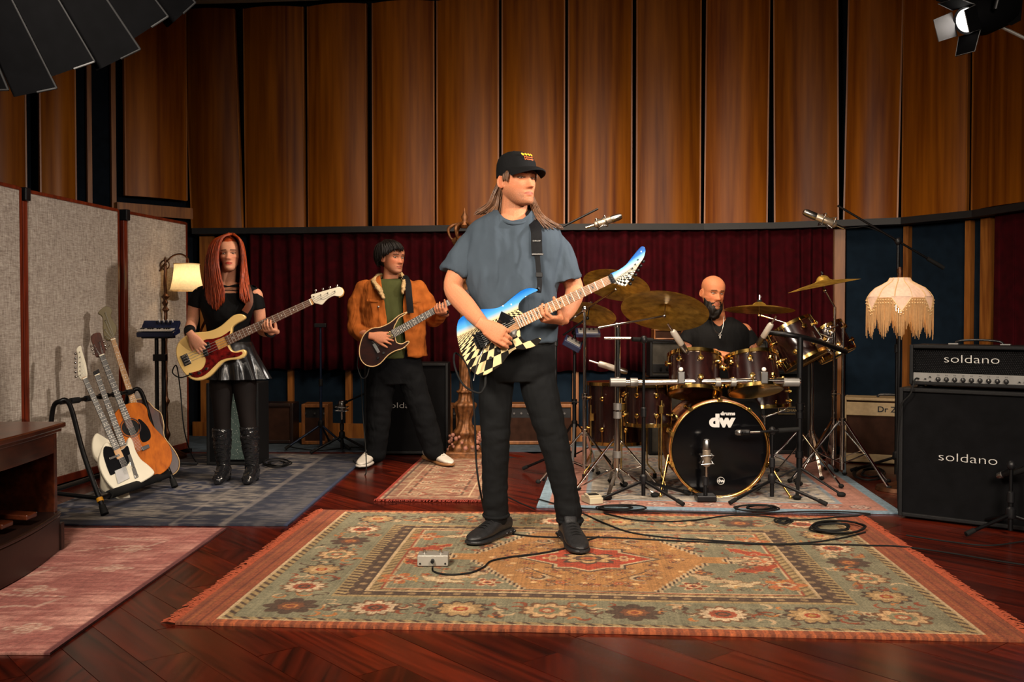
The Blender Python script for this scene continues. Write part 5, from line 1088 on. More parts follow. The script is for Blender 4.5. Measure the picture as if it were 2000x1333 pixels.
# ---- rack of guitars by the screens
zr = lambda L_: [(90 + x*.3301, 570 + y*.3301) for x, y in L_]
NR = (.52, -.80, .32)
pl = Plane(*zr([(445, 1060)])[0], 5.90, NR)
g4 = thing('electric_guitar', 'white electric guitar with black pickguard foremost in the floor rack', 'guitar', tuple(pl.at(230, 950)), 'guitars resting in the rack')
bodyo = zr([(345, 900), (325, 945), (312, 1000), (322, 1055), (350, 1112), (390, 1160), (432, 1180), (485, 1168), (545, 1140), (600, 1110), (635, 1085), (640, 1062), (605, 1025), (562, 990), (532, 940), (517, 890), (500, 862), (485, 872), (477, 908), (455, 930), (425, 930), (400, 915), (370, 892)])
posts = zr([(202, 495), (200, 470), (200, 445), (200, 420), (200, 390), (198, 360)]); keys = zr([(180, 497), (178, 470), (177, 443), (177, 415), (178, 388), (178, 362)])
guitar(g4, pl, bodyo, .045, 'olympic_white', zr([(418, 935)])[0], zr([(228, 515)])[0], 13.5, 9.5, zr([(246, 505), (241, 440), (230, 395), (216, 350), (208, 318), (190, 325), (181, 345), (190, 380), (189, 450), (192, 490), (212, 520)]), 'olympic_white', zr([(452, 1090)])[0], 'maple', 'ebony', 22, 6, posts, keys)
plate('pickguard', pl, zr([(352, 915), (338, 955), (350, 1010), (372, 1070), (386, 1088), (430, 1062), (480, 1030), (500, 985), (492, 935), (480, 912), (455, 934), (425, 934)]), 0, .003, 'black_gloss', g4, 3)
plate('bridge', pl, zr([(405, 1062), (470, 1035), (495, 1105), (425, 1140)]), .001, .006, 'steel', g4, 0); plate('control_plate', pl, zr([(482, 968), (500, 962), (548, 1098), (526, 1110)]), .001, .004, 'chrome', g4, 0)
for c_ in ((512, 1035), (535, 1090)): x, y = zr([c_])[0]; knob(pl, x, y, .010, .014, 'chrome', g4)
plate('pickup', pl, zr([(372, 985), (432, 962), (436, 974), (376, 998)]), .003, .010, 'chrome', g4, 0)
pl = Plane(*zr([(430, 1000)])[0], 6.06, NR)
g5 = thing('electric_guitar', 'headless white electric guitar half hidden behind the foremost rack guitar', 'guitar', tuple(pl.at(210, 950)), 'guitars resting in the rack')
bodyo = zr([(300, 838), (278, 870), (272, 930), (285, 985), (320, 1030), (325, 1100), (330, 1170), (400, 1210), (470, 1250), (500, 1225), (490, 1150), (540, 1000), (500, 900), (440, 900), (380, 880), (330, 850)])
guitar(g5, pl, bodyo, .04, 'olympic_white', zr([(455, 915)])[0], zr([(300, 495)])[0], 13, 10.5, None, None, zr([(520, 1080)])[0], 'maple', 'ebony', 24, 6, (), ())
plate('head_clamp', pl, zr([(278, 478), (310, 462), (316, 482), (284, 500)]), -.004, .016, 'black_metal', g5, 0)
for i in range(5): x, y = zr([(286 + i*6, 484 - i*3)])[0]; obj('string_lock', MB().cyl(pl.at(x, y, .014), pl.at(x, y, .020), .003, n=8), 'chrome', g5, 40)
pl = Plane(*zr([(540, 880)])[0], 6.20, NR)
g6 = thing('acoustic_guitar', 'amber acoustic guitar with black pickguard in the floor rack', 'guitar', tuple(pl.at(280, 900)), 'guitars resting in the rack')
bodyo = zr([(470, 668), (520, 655), (565, 660), (597, 690), (608, 745), (640, 800), (700, 865), (740, 930), (745, 1000), (715, 1055), (650, 1092), (570, 1095), (500, 1060), (460, 1000), (440, 930), (420, 860), (390, 800), (398, 740), (425, 698)])
posts = zr([(285, 315), (293, 335), (300, 355), (318, 300), (325, 325), (333, 345)]); keys = zr([(270, 318), (277, 340), (286, 362), (345, 290), (352, 315), (358, 335)])
guitar(g6, pl, bodyo, .105, 'spruce', zr([(480, 760)])[0], zr([(328, 378)])[0], 13.5, 10.5, zr([(266, 262), (318, 240), (335, 280), (352, 365), (300, 385), (285, 330)]), 'mahogany', zr([(585, 930)])[0], 'mahogany', 'ebony', 20, 6, posts, keys, 'dot', 'mahogany', 4, -.004, .004)
x, y = zr([(500, 805)])[0]; obj('sound_hole', MB().cyl(pl.at(x, y, -.001), pl.at(x, y, .0012), .052, n=32), 'black_rubber', g6, 40); obj('rosette', MB().torus(pl.at(x, y, .001), basis(pl.n), .060, .004, 36, 6), 'mahogany', g6, 60)
plate('pickguard', pl, zr([(545, 755), (575, 770), (610, 815), (620, 860), (600, 885), (570, 890), (555, 860), (552, 810)]), .001, .003, 'black_gloss', g6, 4); plate('bridge', pl, zr([(562, 922), (605, 905), (612, 925), (570, 945)]), .001, .012, 'ebony', g6, 0)
pl = Plane(*zr([(590, 900)])[0], 6.52, NR)
g7 = thing('bass_guitar', 'bass guitar with olive headstock and maple neck rearmost in the rack', 'guitar', tuple(pl.at(300, 900)), 'guitars resting in the rack')
bodyo = zr([(520, 650), (590, 640), (640, 690), (680, 720), (697, 790), (700, 860), (760, 940), (790, 1010), (770, 1070), (700, 1095), (620, 1060), (560, 960), (540, 860), (510, 760)])
guitar(g7, pl, bodyo, .045, 'mahogany', zr([(528, 690)])[0], zr([(395, 285)])[0], 13, 9.5, zr([(335, 96), (355, 84), (382, 92), (392, 115), (384, 140), (400, 175), (420, 212), (408, 260), (388, 288), (350, 275), (340, 230), (338, 180), (334, 145), (310, 125), (318, 110)]), 'olive_lacquer', zr([(640, 1000)])[0], 'maple', 'maple', 20, 4, zr([(355, 265), (350, 225), (352, 170), (352, 126)]), zr([(372, 312), (382, 250), (390, 190), (320, 125)]))
obj('binding', MB().tube([pl.at(x, y, -.002) for x, y in cat(bodyo, 3, True)], .004, 6, True), 'binding', g7, 60)
# the rack itself
rk = thing('guitar_rack', 'black tubular floor rack holding four guitars beside the screens', 'guitar stand', tuple(G(230, 960)))
f0 = G(205, 1003, .026); b0 = G(104, 965, .02); near_top = W(125, 787, 5.72); f1 = G(342, 950, .026); b1 = f1 + (b0 - f0)
up = f1 - f0
obj('side_frame', MB().tube(cat([f0, f0.lerp(near_top, .5) + V((.0, 0, .01)), near_top + V((.03, .01, -.015)), near_top + V((-.03, .01, .005)), near_top + V((-.075, .02, -.05)), V((near_top.x - .10, near_top.y+.03, .30)), V((near_top.x - .12, near_top.y+.05, .03))], 6), .014, 10), 'black_metal', rk, 60)
ft2 = near_top + up
obj('side_frame', MB().tube(cat([f1, f1.lerp(ft2, .5), ft2 + V((.03, .01, -.015)), ft2 + V((-.03, .01, .005)), ft2 + V((-.075, .02, -.05)), V((ft2.x - .10, ft2.y+.03, .30)), V((ft2.x - .12, ft2.y+.05, .03))], 6), .014, 10), 'black_metal', rk, 60)
obj('top_bar', MB().tube([near_top + V((-.02, 0, 0)), ft2 + V((-.02, 0, 0))], .012, 10), 'black_metal', rk, 60)
for i in range(5): a = near_top.lerp(ft2, .12 + .19*i) + V((-.02, 0, 0)); obj('neck_pad', MB().tube([a, a + up.normalized()*.09], .018, 10), 'black_rubber', rk, 60)
lo0 = f0.lerp(near_top, .13) ; lo1 = f1.lerp(ft2, .13); obj('bottom_bar', MB().tube([lo0, lo1], .016, 10), 'black_metal', rk, 60)
obj('lower_pad', MB().tube([lo0.lerp(lo1, .12), lo0.lerp(lo1, .95)], .026, 12), 'black_rubber', rk, 60); obj('rear_bar', MB().tube([lo0 + V((-.30, .02, .03)), lo1 + V((-.30, .02, .03))], .014, 10), 'black_metal', rk, 60); obj('cross_bar', MB().tube([lo0, lo0 + V((-.30, .02, .03))], .012, 10), 'black_metal', rk, 60)
c = f0.lerp(near_top, .10); dd = (near_top - f0).normalized(); obj('collar_ring', MB().cyl(c, c + dd*.022, .0185), simple('yellow_band', srgb('#c88a10'), .5), rk, 40); obj('rubber_foot', MB().cyl(f0 - V((0, 0, .005)), f0 + dd*.05, .022, .018), 'black_rubber', rk, 40); obj('rubber_foot', MB().cyl(f1 - V((0, 0, .005)), f1 + dd*.05, .022, .018), 'black_rubber', rk, 40)
# ================================================================= drum kit
wood('plum_lacquer', srgb('#150808'), srgb('#260f0d'), .18, (1, 1, .3), 8, .05, .7, .0)
simple('drum_head_black', (.002, .002, .0025), .12, 0, .1, Specular_IOR_Level=.3); simple('amber_head', srgb('#b0682a'), .25, 0, .25, 12, Transmission_Weight=.15); simple('white_head', srgb('#a89c88'), .5, 0, .08)
wood('hoop_wood', srgb('#6e3c14'), srgb('#9c6028'), .25, (1, 1, 1), 20, .05, .5, 0)
def lathe_obj(name, prof, o, R, mat, parent, n=40, sm=40): return obj(name, MB().lathe(prof, o, R, n), mat, parent, sm)
def drum(t, c, axis, r, dep, nl, head_t='white_head', head_b='amber_head', lugr=.017, phase=.2):
    R = basis(axis); h = dep/2; c = V(c); ax = V(axis).normalized()
    def shell(r0, r1, z0, z1): return [(r0, z0), (r1, z0), (r1, z1), (r0, z1), (r0, z0)]
    obj('shell', MB().lathe(shell(r-.008, r, -h, h), c, R, 48), 'plum_lacquer', t, 40)
    for s, hm in ((1, head_t), (-1, head_b)):
        obj('hoop', MB().lathe([(r+.002, s*(h-.012)), (r+.012, s*(h-.010)), (r+.012, s*(h+.012)), (r+.006, s*(h+.014)), (r+.002, s*(h+.012))], c, R, 48), 'gold', t, 40)
        obj('drum_head', MB().lathe([(.001, s*(h+.006)), (r*.97, s*(h+.006)), (r+.001, s*(h-.002))], c, R, 40), hm, t, 40)
    lug = None
    for s in (1, -1):
        for i in range(nl):
            a = 2*PI*i/nl + phase; out = R @ V((math.cos(a), math.sin(a), 0)); p = c + out*r + ax*(s*(h*.52)); Rl = basis(out)
            M4 = Matrix.Translation(p) @ Rl.to_4x4()
            if lug is None:
                lug = obj('lug', MB().lathe([(lugr*.5, -.002), (lugr*.5, .010), (lugr, .012), (lugr*1.05, .020), (lugr*.7, .027), (.001, .028)], (0, 0, 0), None, 14), 'gold', t, 40); lug.matrix_basis = M4
            else: share(lug, t, M4)
            obj('tension_rod', MB().cyl(p + out*.016, c + out*(r+.010) + ax*(s*(h+.010)), .0032, n=6), 'gold', t, 40)
    return R
def ct(a, b, w=.013): return .0
KIT = 'drums of the kit'
# bass drum
bc = W(1405, 878, 6.06); bd_ = thing('bass_drum', 'large plum bass drum with black front head facing the camera', 'drum', (bc.x, 6.3, 0), KIT)
axis = V((-.04, -1, .0)).normalized(); R = basis(axis); r = .285
mid = bc - axis*.23
obj('shell', MB().lathe([(r-.008, -.22), (r, -.22), (r, .20), (r-.008, .20), (r-.008, -.22)], mid, R, 64), 'plum_lacquer', bd_, 40)
for s in (1, -1): obj('hoop', MB().lathe([(r+.002, s*.190), (r+.020, s*.190), (r+.022, s*.205), (r+.020, s*.232), (r+.004, s*.234), (r+.002, s*.190)], mid, R, 72), 'hoop_wood', bd_, 40); obj('hoop_rim', MB().torus(mid + axis*(s*.234), R, r+.009, .006, 72, 8), 'gold', bd_, 60)
hd_ = obj('front_head', MB().lathe([(.001, .224), (r*.5, .224), (r+.002, .222)], mid, R, 64), 'drum_head_black', bd_, 40); obj('rear_head', MB().lathe([(.001, -.224), (r+.002, -.222)], mid, R, 48), 'white_head', bd_, 40)
for i in range(10):
    a = 2*PI*(i+.5)/10; out = R @ V((math.cos(a), math.sin(a), 0)); p = mid + out*(r+.016)
    cl = MB().box(p + axis*.225, (.03, .018, .05), Matrix((out.cross(axis), out, axis)).transposed()); cl.cyl(p + axis*.21 + out*.008, p + axis*.05 + out*.004, .004, n=8); cl.cyl(p + axis*.245 + out*.004, p + axis*.262 + out*.004, .006, n=8)
    obj('claw', cl, 'gold', bd_, 40); obj('lug', MB().lathe([(.008, 0), (.016, .012), (.017, .022), (.01, .03), (.001, .031)], mid + out*r + axis*.03, basis(out), 14), 'gold', bd_, 40)
fx = R.col[0]; ux_ = V((1, -.04, 0)).normalized(); uz_ = V((0, 0, 1))
face = lambda x, y, z: bc + axis*.0005 + ux_*x + uz_*y
m_ = M(6.06); mm = text_mesh('dw', .105, 0, 1.15, .006); obj('logo_lettering', mapped(mm, lambda x, y, z: face(x + 4*m_, y + 55*m_, z)), 'letter', hd_, 0, fix=False)
obj('logo_lettering', mapped(text_mesh('drums', .030, 0, 1.15, .0014), lambda x, y, z: face(x + 16*m_, y + 70*m_, z)), 'letter', hd_, 0, fix=False)
obj('badge', MB().torus(face(3*m_, -62*m_, 0), R, .022, .0018, 28, 6), 'letter', hd_, 60); obj('logo_lettering', mapped(text_mesh('dw', .030, 0, 1.15, .0012), lambda x, y, z: face(x + 3*m_, y - 62*m_, z)), 'letter', hd_, 0, fix=False)
for sx, (x, y) in ((-1, (1290, 968)), (1, (1530, 970))):
    p0 = mid + V((sx*(r+.012), -.08, -.06)); p1 = G(x, y, .02) if sx < 0 else V((mid.x + r + .12, 5.98, .02)); sp = MB().tube([p0, p0.lerp(p1, .45)], .011, 10); sp.tube([p0.lerp(p1, .4), p1], .007, 10); sp.ell(p1, .012); obj('spur', sp, 'gold', bd_, 60)
# toms
def tom(px, py, Y, axis, r, dep, label, nl=8, phase=.2):
    c = W(px, py, Y); t = thing('tom_drum', label, 'drum', tuple(c), KIT); drum(t, c, axis, r, dep, nl, phase=phase); return t, c
S19 = math.sin(math.radians(19)); C19 = math.cos(math.radians(19))
t1, c1 = tom(1356, 732, 6.30, (.05, S19, C19), .160, .235, 'plum rack tom above the bass drum, left one of the pair')
t2, c2 = tom(1471, 730, 6.30, (-.05, S19, C19), .160, .215, 'plum rack tom above the bass drum, right one of the pair', 8, .35)
t3, c3 = tom(1558, 672, 6.62, (-.42, .30, .86), .155, .24, 'gold rimmed tom tilted beside the right rack tom', 8, .1)
t4, c4 = tom(1622, 668, 6.95, (-.40, .25, .88), .125, .20, 'small gold rimmed tom farthest right in the kit', 6, .5)
def floor_tom(px, py, Y, r, dep, label, legs):
    c = W(px, py, Y); t = thing('floor_tom', label, 'drum', (c.x, Y, 0), KIT); drum(t, c, (0, .02, 1), r, dep, 8, 'white_head', 'amber_head', .015)
    for a in legs:
        out = V((math.cos(a), math.sin(a), 0)); p = c + out*(r+.022)
        obj('leg', MB().tube(cat([p + V((0, 0, dep*.15)), V((p.x, p.y, .16)), V((p.x, p.y, .10)) + out*.01, V((p.x, p.y, .06)) + out*.05, V((p.x, p.y, .022)) + out*.055], 4), .0055, 8), 'brass', t, 60); obj('rubber_foot', MB().cyl(V((p.x, p.y, .012)) + out*.055, V((p.x, p.y, .045)) + out*.055, .013), 'black_rubber', t, 40); obj('leg_bracket', MB().box(p - out*.008 + V((0, 0, -.02)), (.03, .03, .05)), 'gold', t, 0, .004)
floor_tom(1204, 806, 6.85, .195, .40, 'deep plum floor tom behind the chrome rack post', (-2.6, -.4, 1.5)); floor_tom(1266, 790, 6.42, .150, .25, 'shallow plum floor tom with gold hoop nearest the bass drum', (-1.2, 1.0, 3.0))
sn = thing('snare_drum', 'amber snare drum on basket stand behind the right rack tom', 'drum', (W(1492, 775, 6.78).x, 6.78, 0), KIT); cs = W(1492, 775, 6.78); drum(sn, cs, (-.05, .05, 1), .165, .12, 8, 'white_head', 'amber_head', .010)
for a in (0, 2.1, 4.2): obj('basket_arm', MB().tube(cat([cs + V((.17*math.cos(a), .17*math.sin(a), -.04)), cs + V((.14*math.cos(a), .14*math.sin(a), -.09)), cs + V((0, 0, -.14))], 4), .007, 8), 'chrome', sn, 60)
obj('post', MB().cyl(cs + V((0, 0, -.13)), V((cs.x, cs.y, .12)), .012), 'chrome', sn, 40)
def tripod(t, x, y, mat, spread, z0, angs, r=.009, hub=None, feet=True):
    """legs from a hub on the pole down to rubber feet, with struts back up"""
    for a in angs:
        out = V((math.cos(a), math.sin(a), 0)); top = V((x, y, z0)); ft = V((x, y, .022)) + out*spread
        obj('leg', MB().bar(top + out*.02, ft, r*2.2, r*.9), mat, t, 0, .002)
        obj('strut', MB().bar(V((x, y, z0*.30 + .02)) + out*.015, top.lerp(ft, .5), r*1.6, r*.7), mat, t, 0, .001)
        obj('rubber_foot', MB().ell(ft + V((0, 0, .004)), (.018, .018, .014), None, 12, 8), 'black_rubber', t, 180)
    obj('hub', MB().lathe([(.016, -.025), (.022, -.02), (.022, .02), (.016, .025)], (x, y, z0), None, 16), mat, t, 40)
# ---- cymbals on their stands
vs_ = None
m, nt, b = nodes('cymbal_bronze'); tc = N(nt, 'ShaderNodeTexCoord'); nz = N(nt, 'ShaderNodeTexNoise', i_Scale=22.0, i_Detail=5.0); L(nt, tc.outputs['Object'], nz.inputs['Vector'])
L(nt, ramp(nt, nz.outputs['Fac'], [(.3, srgb('#80601f')), (.7, srgb('#c09a44'))]), b.inputs['Base Color']); b.inputs['Metallic'].default_value = .75; b.inputs['Roughness'].default_value = .42; b.inputs['Anisotropic'].default_value = .6
vz = N(nt, 'ShaderNodeTexVoronoi', i_Scale=55.0); L(nt, tc.outputs['Object'], vz.inputs['Vector']); bp = N(nt, 'ShaderNodeBump', i_Strength=.35, i_Distance=.003); L(nt, vz.outputs['Distance'], bp.inputs['Height']); L(nt, bp.outputs[0], b.inputs['Normal'])
def cymbal(px, py, Y, axis, r, label, pole=None, boom=None, matl='chrome', z_hub=.34, spread=.32, angs=(.3, 2.4, 4.4), stand_label=None, bell=1.0):
    c = W(px, py, Y); R = basis(axis); ax = V(axis).normalized(); t = thing('cymbal', label, 'cymbal', tuple(c), 'cymbals of the kit')
    prof = [(.004, .030*bell), (.02, .029*bell), (.035, .022*bell), (.045, .010*bell), (.06, .006), (r*.6, -.006), (r*.98, -.024), (r, -.0255), (r*.98, -.0262), (r*.6, -.009), (.06, .003), (.044, .007*bell), (.034, .019*bell), (.02, .026*bell), (.004, .027*bell)]
    obj('disc', MB().lathe(prof, c, R, 72), 'cymbal_bronze', t, 50)
    obj('felt', MB().lathe([(.004, .03), (.016, .03), (.016, .045), (.004, .045)], c, R, 16), 'black_rubber', t, 40); wn = MB().cyl(c + ax*.045, c + ax*.075, .006, n=8); wn.box(c + ax*.062, (.035, .008, .014), R); obj('wing_nut', wn, 'chrome', t, 40)
    if pole is None: return t
    st = thing('cymbal_stand', stand_label, 'stand', (pole[0], pole[1], 0), 'cymbal stands'); x, y, zt = pole
    obj('lower_tube', MB().cyl((x, y, .10), (x, y, zt*.5), .0145), matl, st, 40); obj('upper_tube', MB().cyl((x, y, zt*.48), (x, y, zt), .0105), matl, st, 40)
    obj('tube_clamp', MB().lathe([(.015, -.02), (.02, -.018), (.02, .018), (.015, .02)], (x, y, zt*.5), None, 14), matl, st, 40); obj('wing_bolt', MB().bar((x-.02, y-.02, zt*.5), (x+.03, y-.03, zt*.5), .012, .006), matl, st, 0, .002)
    tl = c - ax*.055
    if boom is not None:
        obj('boom_arm', MB().tube([boom, tl], [.0075, .0075], 10), matl, st, 40); obj('boom_clamp', MB().ell((x, y, zt), (.022, .02, .024), None, 14, 10), matl, st, 60); obj('wing_bolt', MB().bar((x, y-.03, zt-.03), (x, y-.03, zt+.04), .010, .006), matl, st, 0, .002)
    else: obj('upper_rod', MB().cyl((x, y, zt), tl, .006), matl, st, 40)
    obj('tilter', MB().ell(tl, (.014, .014, .014), None, 12, 8), matl, st, 60); obj('spindle', MB().cyl(tl, c + ax*.05, .004, n=8), matl, st, 40)
    tripod(st, x, y, matl, spread, z_hub, angs); return t
def wp(px, py, Y): p = W(px, py, Y); return (p.x, p.y, p.z)
cymbal(1299, 602, 6.32, (.16, .43, .90), .278, 'large bronze crash cymbal tilted beside the drummer, underside toward camera', wp(1205, 637, 6.25), W(1168, 641, 6.2), stand_label='thick chrome cymbal stand carrying the rack bar', angs=(-.5, 1.6, 3.6))
cymbal(1205, 552, 6.95, (.22, .40, .90), .235, 'bronze crash cymbal behind the checkered headstock', wp(1142, 604, 6.6), W(1098, 636, 6.5), stand_label='chrome boom stand beside the guitarist in the cap', angs=(-.7, 1.2, 3.4))
cymbal(1150, 608, 7.05, (.20, .38, .90), .20, 'dim bronze cymbal half hidden behind the guitar neck', wp(1122, 650, 7.15), W(1100, 655, 7.1), stand_label='black cymbal stand with red tape near the blue devices', matl='black_metal', angs=(.4, 2.2, 4.6))
cymbal(1483, 599, 6.66, (.04, .10, .99), .232, 'flat bronze ride cymbal with wing nut behind the right rack tom', wp(1562, 640, 6.6), W(1625, 660, 6.6), stand_label='black post with boom arm beside the tilted tom', matl='chrome', angs=(-.9, 1.3, 3.2))
cymbal(1608, 552, 6.72, (-.19, .03, .98), .240, 'bronze cymbal highest on the right of the kit', wp(1630, 600, 6.75), None, stand_label='chrome double-braced cymbal stand beside the tan amplifier', angs=(-.6, -2.6, 1.4), z_hub=.40, spread=.36, bell=1.6)
# ---- tubular rack across the front of the toms
rkk = thing('drum_rack', 'horizontal chrome rack bar holding the two rack toms', 'drum rack', wp(1380, 745, 6.12))
ra, rb_ = W(1205, 748, 6.14), W(1563, 744, 6.14)
obj('cross_bar', MB().cyl(ra, rb_, .0195), 'chrome', rkk, 40)
for px, w in ((1207, .10), (1238, .05), (1402, .035), (1432, .035), (1545, .10)):
    c = W(px, 747, 6.14); obj('clamp', MB().lathe([(.020, -w/2), (.027, -w/2+.003), (.027, w/2-.003), (.020, w/2)], c, basis((1, 0, 0)), 20), 'silver_paint', rkk, 40)
for px in (1330, 1492):
    c = W(px, 738, 6.12); obj('tom_bracket', MB().box(c, (.045, .05, .075)), 'steel', rkk, 0, .006); obj('bracket_knob', MB().ell(W(px, 722, 6.10), (.014, .014, .014), None, 14, 10), 'white_paint', rkk, 180)
for px, Y in ((1207, 6.16), (1565, 6.17)):
    p = W(px, 748, Y); blk = 'chrome' if px < 1400 else 'black_metal'
    obj('upright', MB().cyl((p.x, Y+.03, .16), (p.x, Y+.03, W(px, 640 if px < 1400 else 660, Y).z), .019), blk, rkk, 40)
    for z in (.25, .55, W(px, 812, Y).z): obj('memory_lock', MB().lathe([(.02, -.022), (.026, -.02), (.026, .02), (.02, .022)], (p.x, Y+.03, z), None, 16), 'silver_paint' if px < 1400 else blk, rkk, 40)
    for a in (-1.9, -.6, 1.3, 2.8): ft = V((p.x, Y+.03, .024)) + V((math.cos(a), math.sin(a), 0))*.26; obj('leg', MB().bar((p.x, Y+.03, .17), ft, .022, .010), 'chrome' if px < 1400 else blk, rkk, 0, .002); obj('rubber_foot', MB().ell(ft, (.028, .022, .016), None, 12, 8), 'black_rubber', rkk, 180)
obj('side_bar', MB().tube(cat([W(1500, 650, 6.3), W(1545, 655, 6.24), W(1600, 668, 6.3), W(1652, 688, 6.45)], 5), .017, 12), 'black_metal', rkk, 60)
obj('t_bar', MB().cyl(W(1180, 661, 6.16), W(1232, 661, 6.16), .009), 'chrome', rkk, 40)
wpx = W(1640, 720, 6.5)
ex = thing('cymbal_stand', 'slim chrome stand with small clamps behind the double-braced one', 'stand', (W(1585, 860, 6.9).x, 6.9, 0), 'cymbal stands')
x_, y_ = W(1585, 860, 6.9).x, 6.9; obj('lower_tube', MB().cyl((x_, y_, .10), (x_, y_, .62), .013), 'chrome', ex, 40); obj('upper_tube', MB().cyl((x_, y_, .6), (x_, y_, .92), .009), 'chrome', ex, 40); tripod(ex, x_, y_, 'chrome', .24, .30, (.5, 2.6, 4.7)); 
hh = thing('hi_hat_stand', 'chrome double tube stand with tangled clamps at the right tom', 'stand', (W(1645, 860, 6.55).x, 6.55, 0), 'cymbal stands')
x_, y_ = W(1645, 860, 6.55).x, 6.55; obj('lower_tube', MB().cyl((x_, y_, .10), (x_, y_, .60), .015), 'chrome', hh, 40); obj('upper_tube', MB().cyl((x_, y_, .6), (x_, y_, W(1645, 640, 6.55).z), .010), 'chrome', hh, 40); tripod(hh, x_, y_, 'chrome', .34, .42, (-.9, 1.2, 3.1), .011)
rg = random.Random(4)
for i in range(7):
    c = W(1615 + rg.uniform(-12, 28), 660 + rg.uniform(-25, 30), 6.5); d = V((rg.uniform(-1, 1), rg.uniform(-.5, .3), rg.uniform(-1, 1))).normalized(); k_ = MB().cyl(c - d*.03, c + d*.03, .008, n=10); k_.ell(c, .013, None, 10, 8); k_.bar(c + d*.02, c + d*.02 + V((.03, 0, .012)), .010, .006); obj('clamp', k_, 'chrome', hh, 40)
# throne and pedals
th = thing('drum_throne', 'round black drum throne under the seated drummer', 'stool', (dru.location.x, Y3+.10, 0)); sx_, sy_ = dru.location.x, Y3 + .10; sz = P3(1405, 815, .1).z - .07
obj('seat', MB().lathe([(.02, -.05), (.16, -.05), (.175, -.02), (.17, .01), (.10, .02), (.01, .02)], (sx_, sy_, sz), None, 32), 'leather_black', th, 50); obj('post', MB().cyl((sx_, sy_, .10), (sx_, sy_, sz-.04), .016), 'chrome', th, 40); tripod(th, sx_, sy_, 'chrome', .24, .26, (.4, 2.5, 4.6))
# drum sticks in the hands
for s_, a, b_ in ((1, P3(1404, 692, -.33), P3(1380, 700, -.58)), (2, P3(1430, 702, -.31), P3(1460, 702, -.55))):
    o = obj('drum_stick', MB().tube([a + (a-b_)*.3, a, b_.lerp(a, .1), b_], [.007, .007, .005, .003], 10), 'maple', None, 60); tag(o, 'thin wooden drum stick in the drummer\'s ' + ('hand over the left rack tom' if s_ == 1 else 'hand over the right rack tom'), 'drum stick', 'drum sticks')
# ================================================================= amplifiers, lamps, microphones, floor clutter
cloth('grille_black', (.0025, .0025, .003), .95, 600, .3, .6); simple('tolex_black', (.003, .003, .0035), .6, 0, .25, 60, .6, 500, Specular_IOR_Level=.25); cloth('grille_grey', srgb('#3a3732'), .95, 400, .3, .6); simple('tolex_tan', srgb('#8f7a58'), .6, 0, .12, 40, .4, 400); cloth('grille_brown', srgb('#2e1c14'), .95, 400, .3, .6)
wood('amp_wood', srgb('#5a3214'), srgb('#8a5626'), .4, (1, 1, .3), 10, .1); wood('console_wood', srgb('#2a0f08'), srgb('#5a2812'), .28, (1, .15, 1), 9, .05, .4); wood('console_dark', srgb('#120806'), srgb('#241008'), .4, (1, .2, 1), 9, .05)
class Cab:                                    # a box standing on the floor: front-left and front-right ground corners, height, depth
    def __init__(s, name, label, a, b, h, d, group=None, z=0.0, cat_='amplifier'):
        s.a, s.b = V(a), V(b); s.a.z = s.b.z = 0; s.u = (s.b-s.a).normalized(); s.n = V((s.u.y, -s.u.x, 0)); s.w = (s.b-s.a).length; s.h = h; s.d = d; s.z = z
        c = (s.a+s.b)/2 - s.n*d/2; s.t = thing(name, label, cat_, (c.x, c.y, z), group); s.R = Matrix((s.u, s.n*-1, V((0, 0, 1)))).transposed()
    def at(s, x, z, o=0.0): return (s.a+s.b)/2 + s.u*x + s.n*o + V((0, 0, s.z + z))      # x from centre, z from base, o out of the front
    def box(s, name, x, z, w, h, o0, o1, mat, bev=.004, parent=None): return obj(name, MB().box(s.at(x, z, (o0+o1)/2), (w, abs(o1-o0), h), s.R), mat, parent or s.t, 0, bev)
    def text(s, txt, x, z, size, o, mat='letter', sx=1.5, bold=0.0, parent=None, name='logo_lettering'): return obj(name, mapped(text_mesh(txt, size, .0008, sx, bold), lambda X, Y_, Z: s.at(x + X, z + Y_, o + Z)), mat, parent or s.t, 0, fix=False)
    def shell(s, mat, rim=.022, inset=.018, grille='grille_black', feet=.012):
        d = s.d
        for nm, x, z, w, h in (('side_panel', -s.w/2+rim/2, s.h/2+feet/2, rim, s.h-feet), ('side_panel', s.w/2-rim/2, s.h/2+feet/2, rim, s.h-feet), ('top_panel', 0, s.h-rim/2, s.w-2*rim+.004, rim), ('bottom_panel', 0, feet+rim/2, s.w-2*rim+.004, rim)): s.box(nm, x, z, w, h, -d, 0, mat, .005)
        s.box('back_panel', 0, s.h/2+feet/2, s.w-.01, s.h-feet-.01, -d+.005, -d+.02, mat)
        for x in (-1, 1):
            for o in (-.05, -d+.05): obj('foot', MB().cyl(s.at(x*(s.w/2-.05), 0.0015, o), s.at(x*(s.w/2-.05), feet+.002, o), .018), 'black_rubber', s.t, 40)
        if grille: return s.box('grille_cloth', 0, s.h/2+feet/2, s.w-2*rim, s.h-feet-2*rim, -inset-.02, -inset, grille, 0)
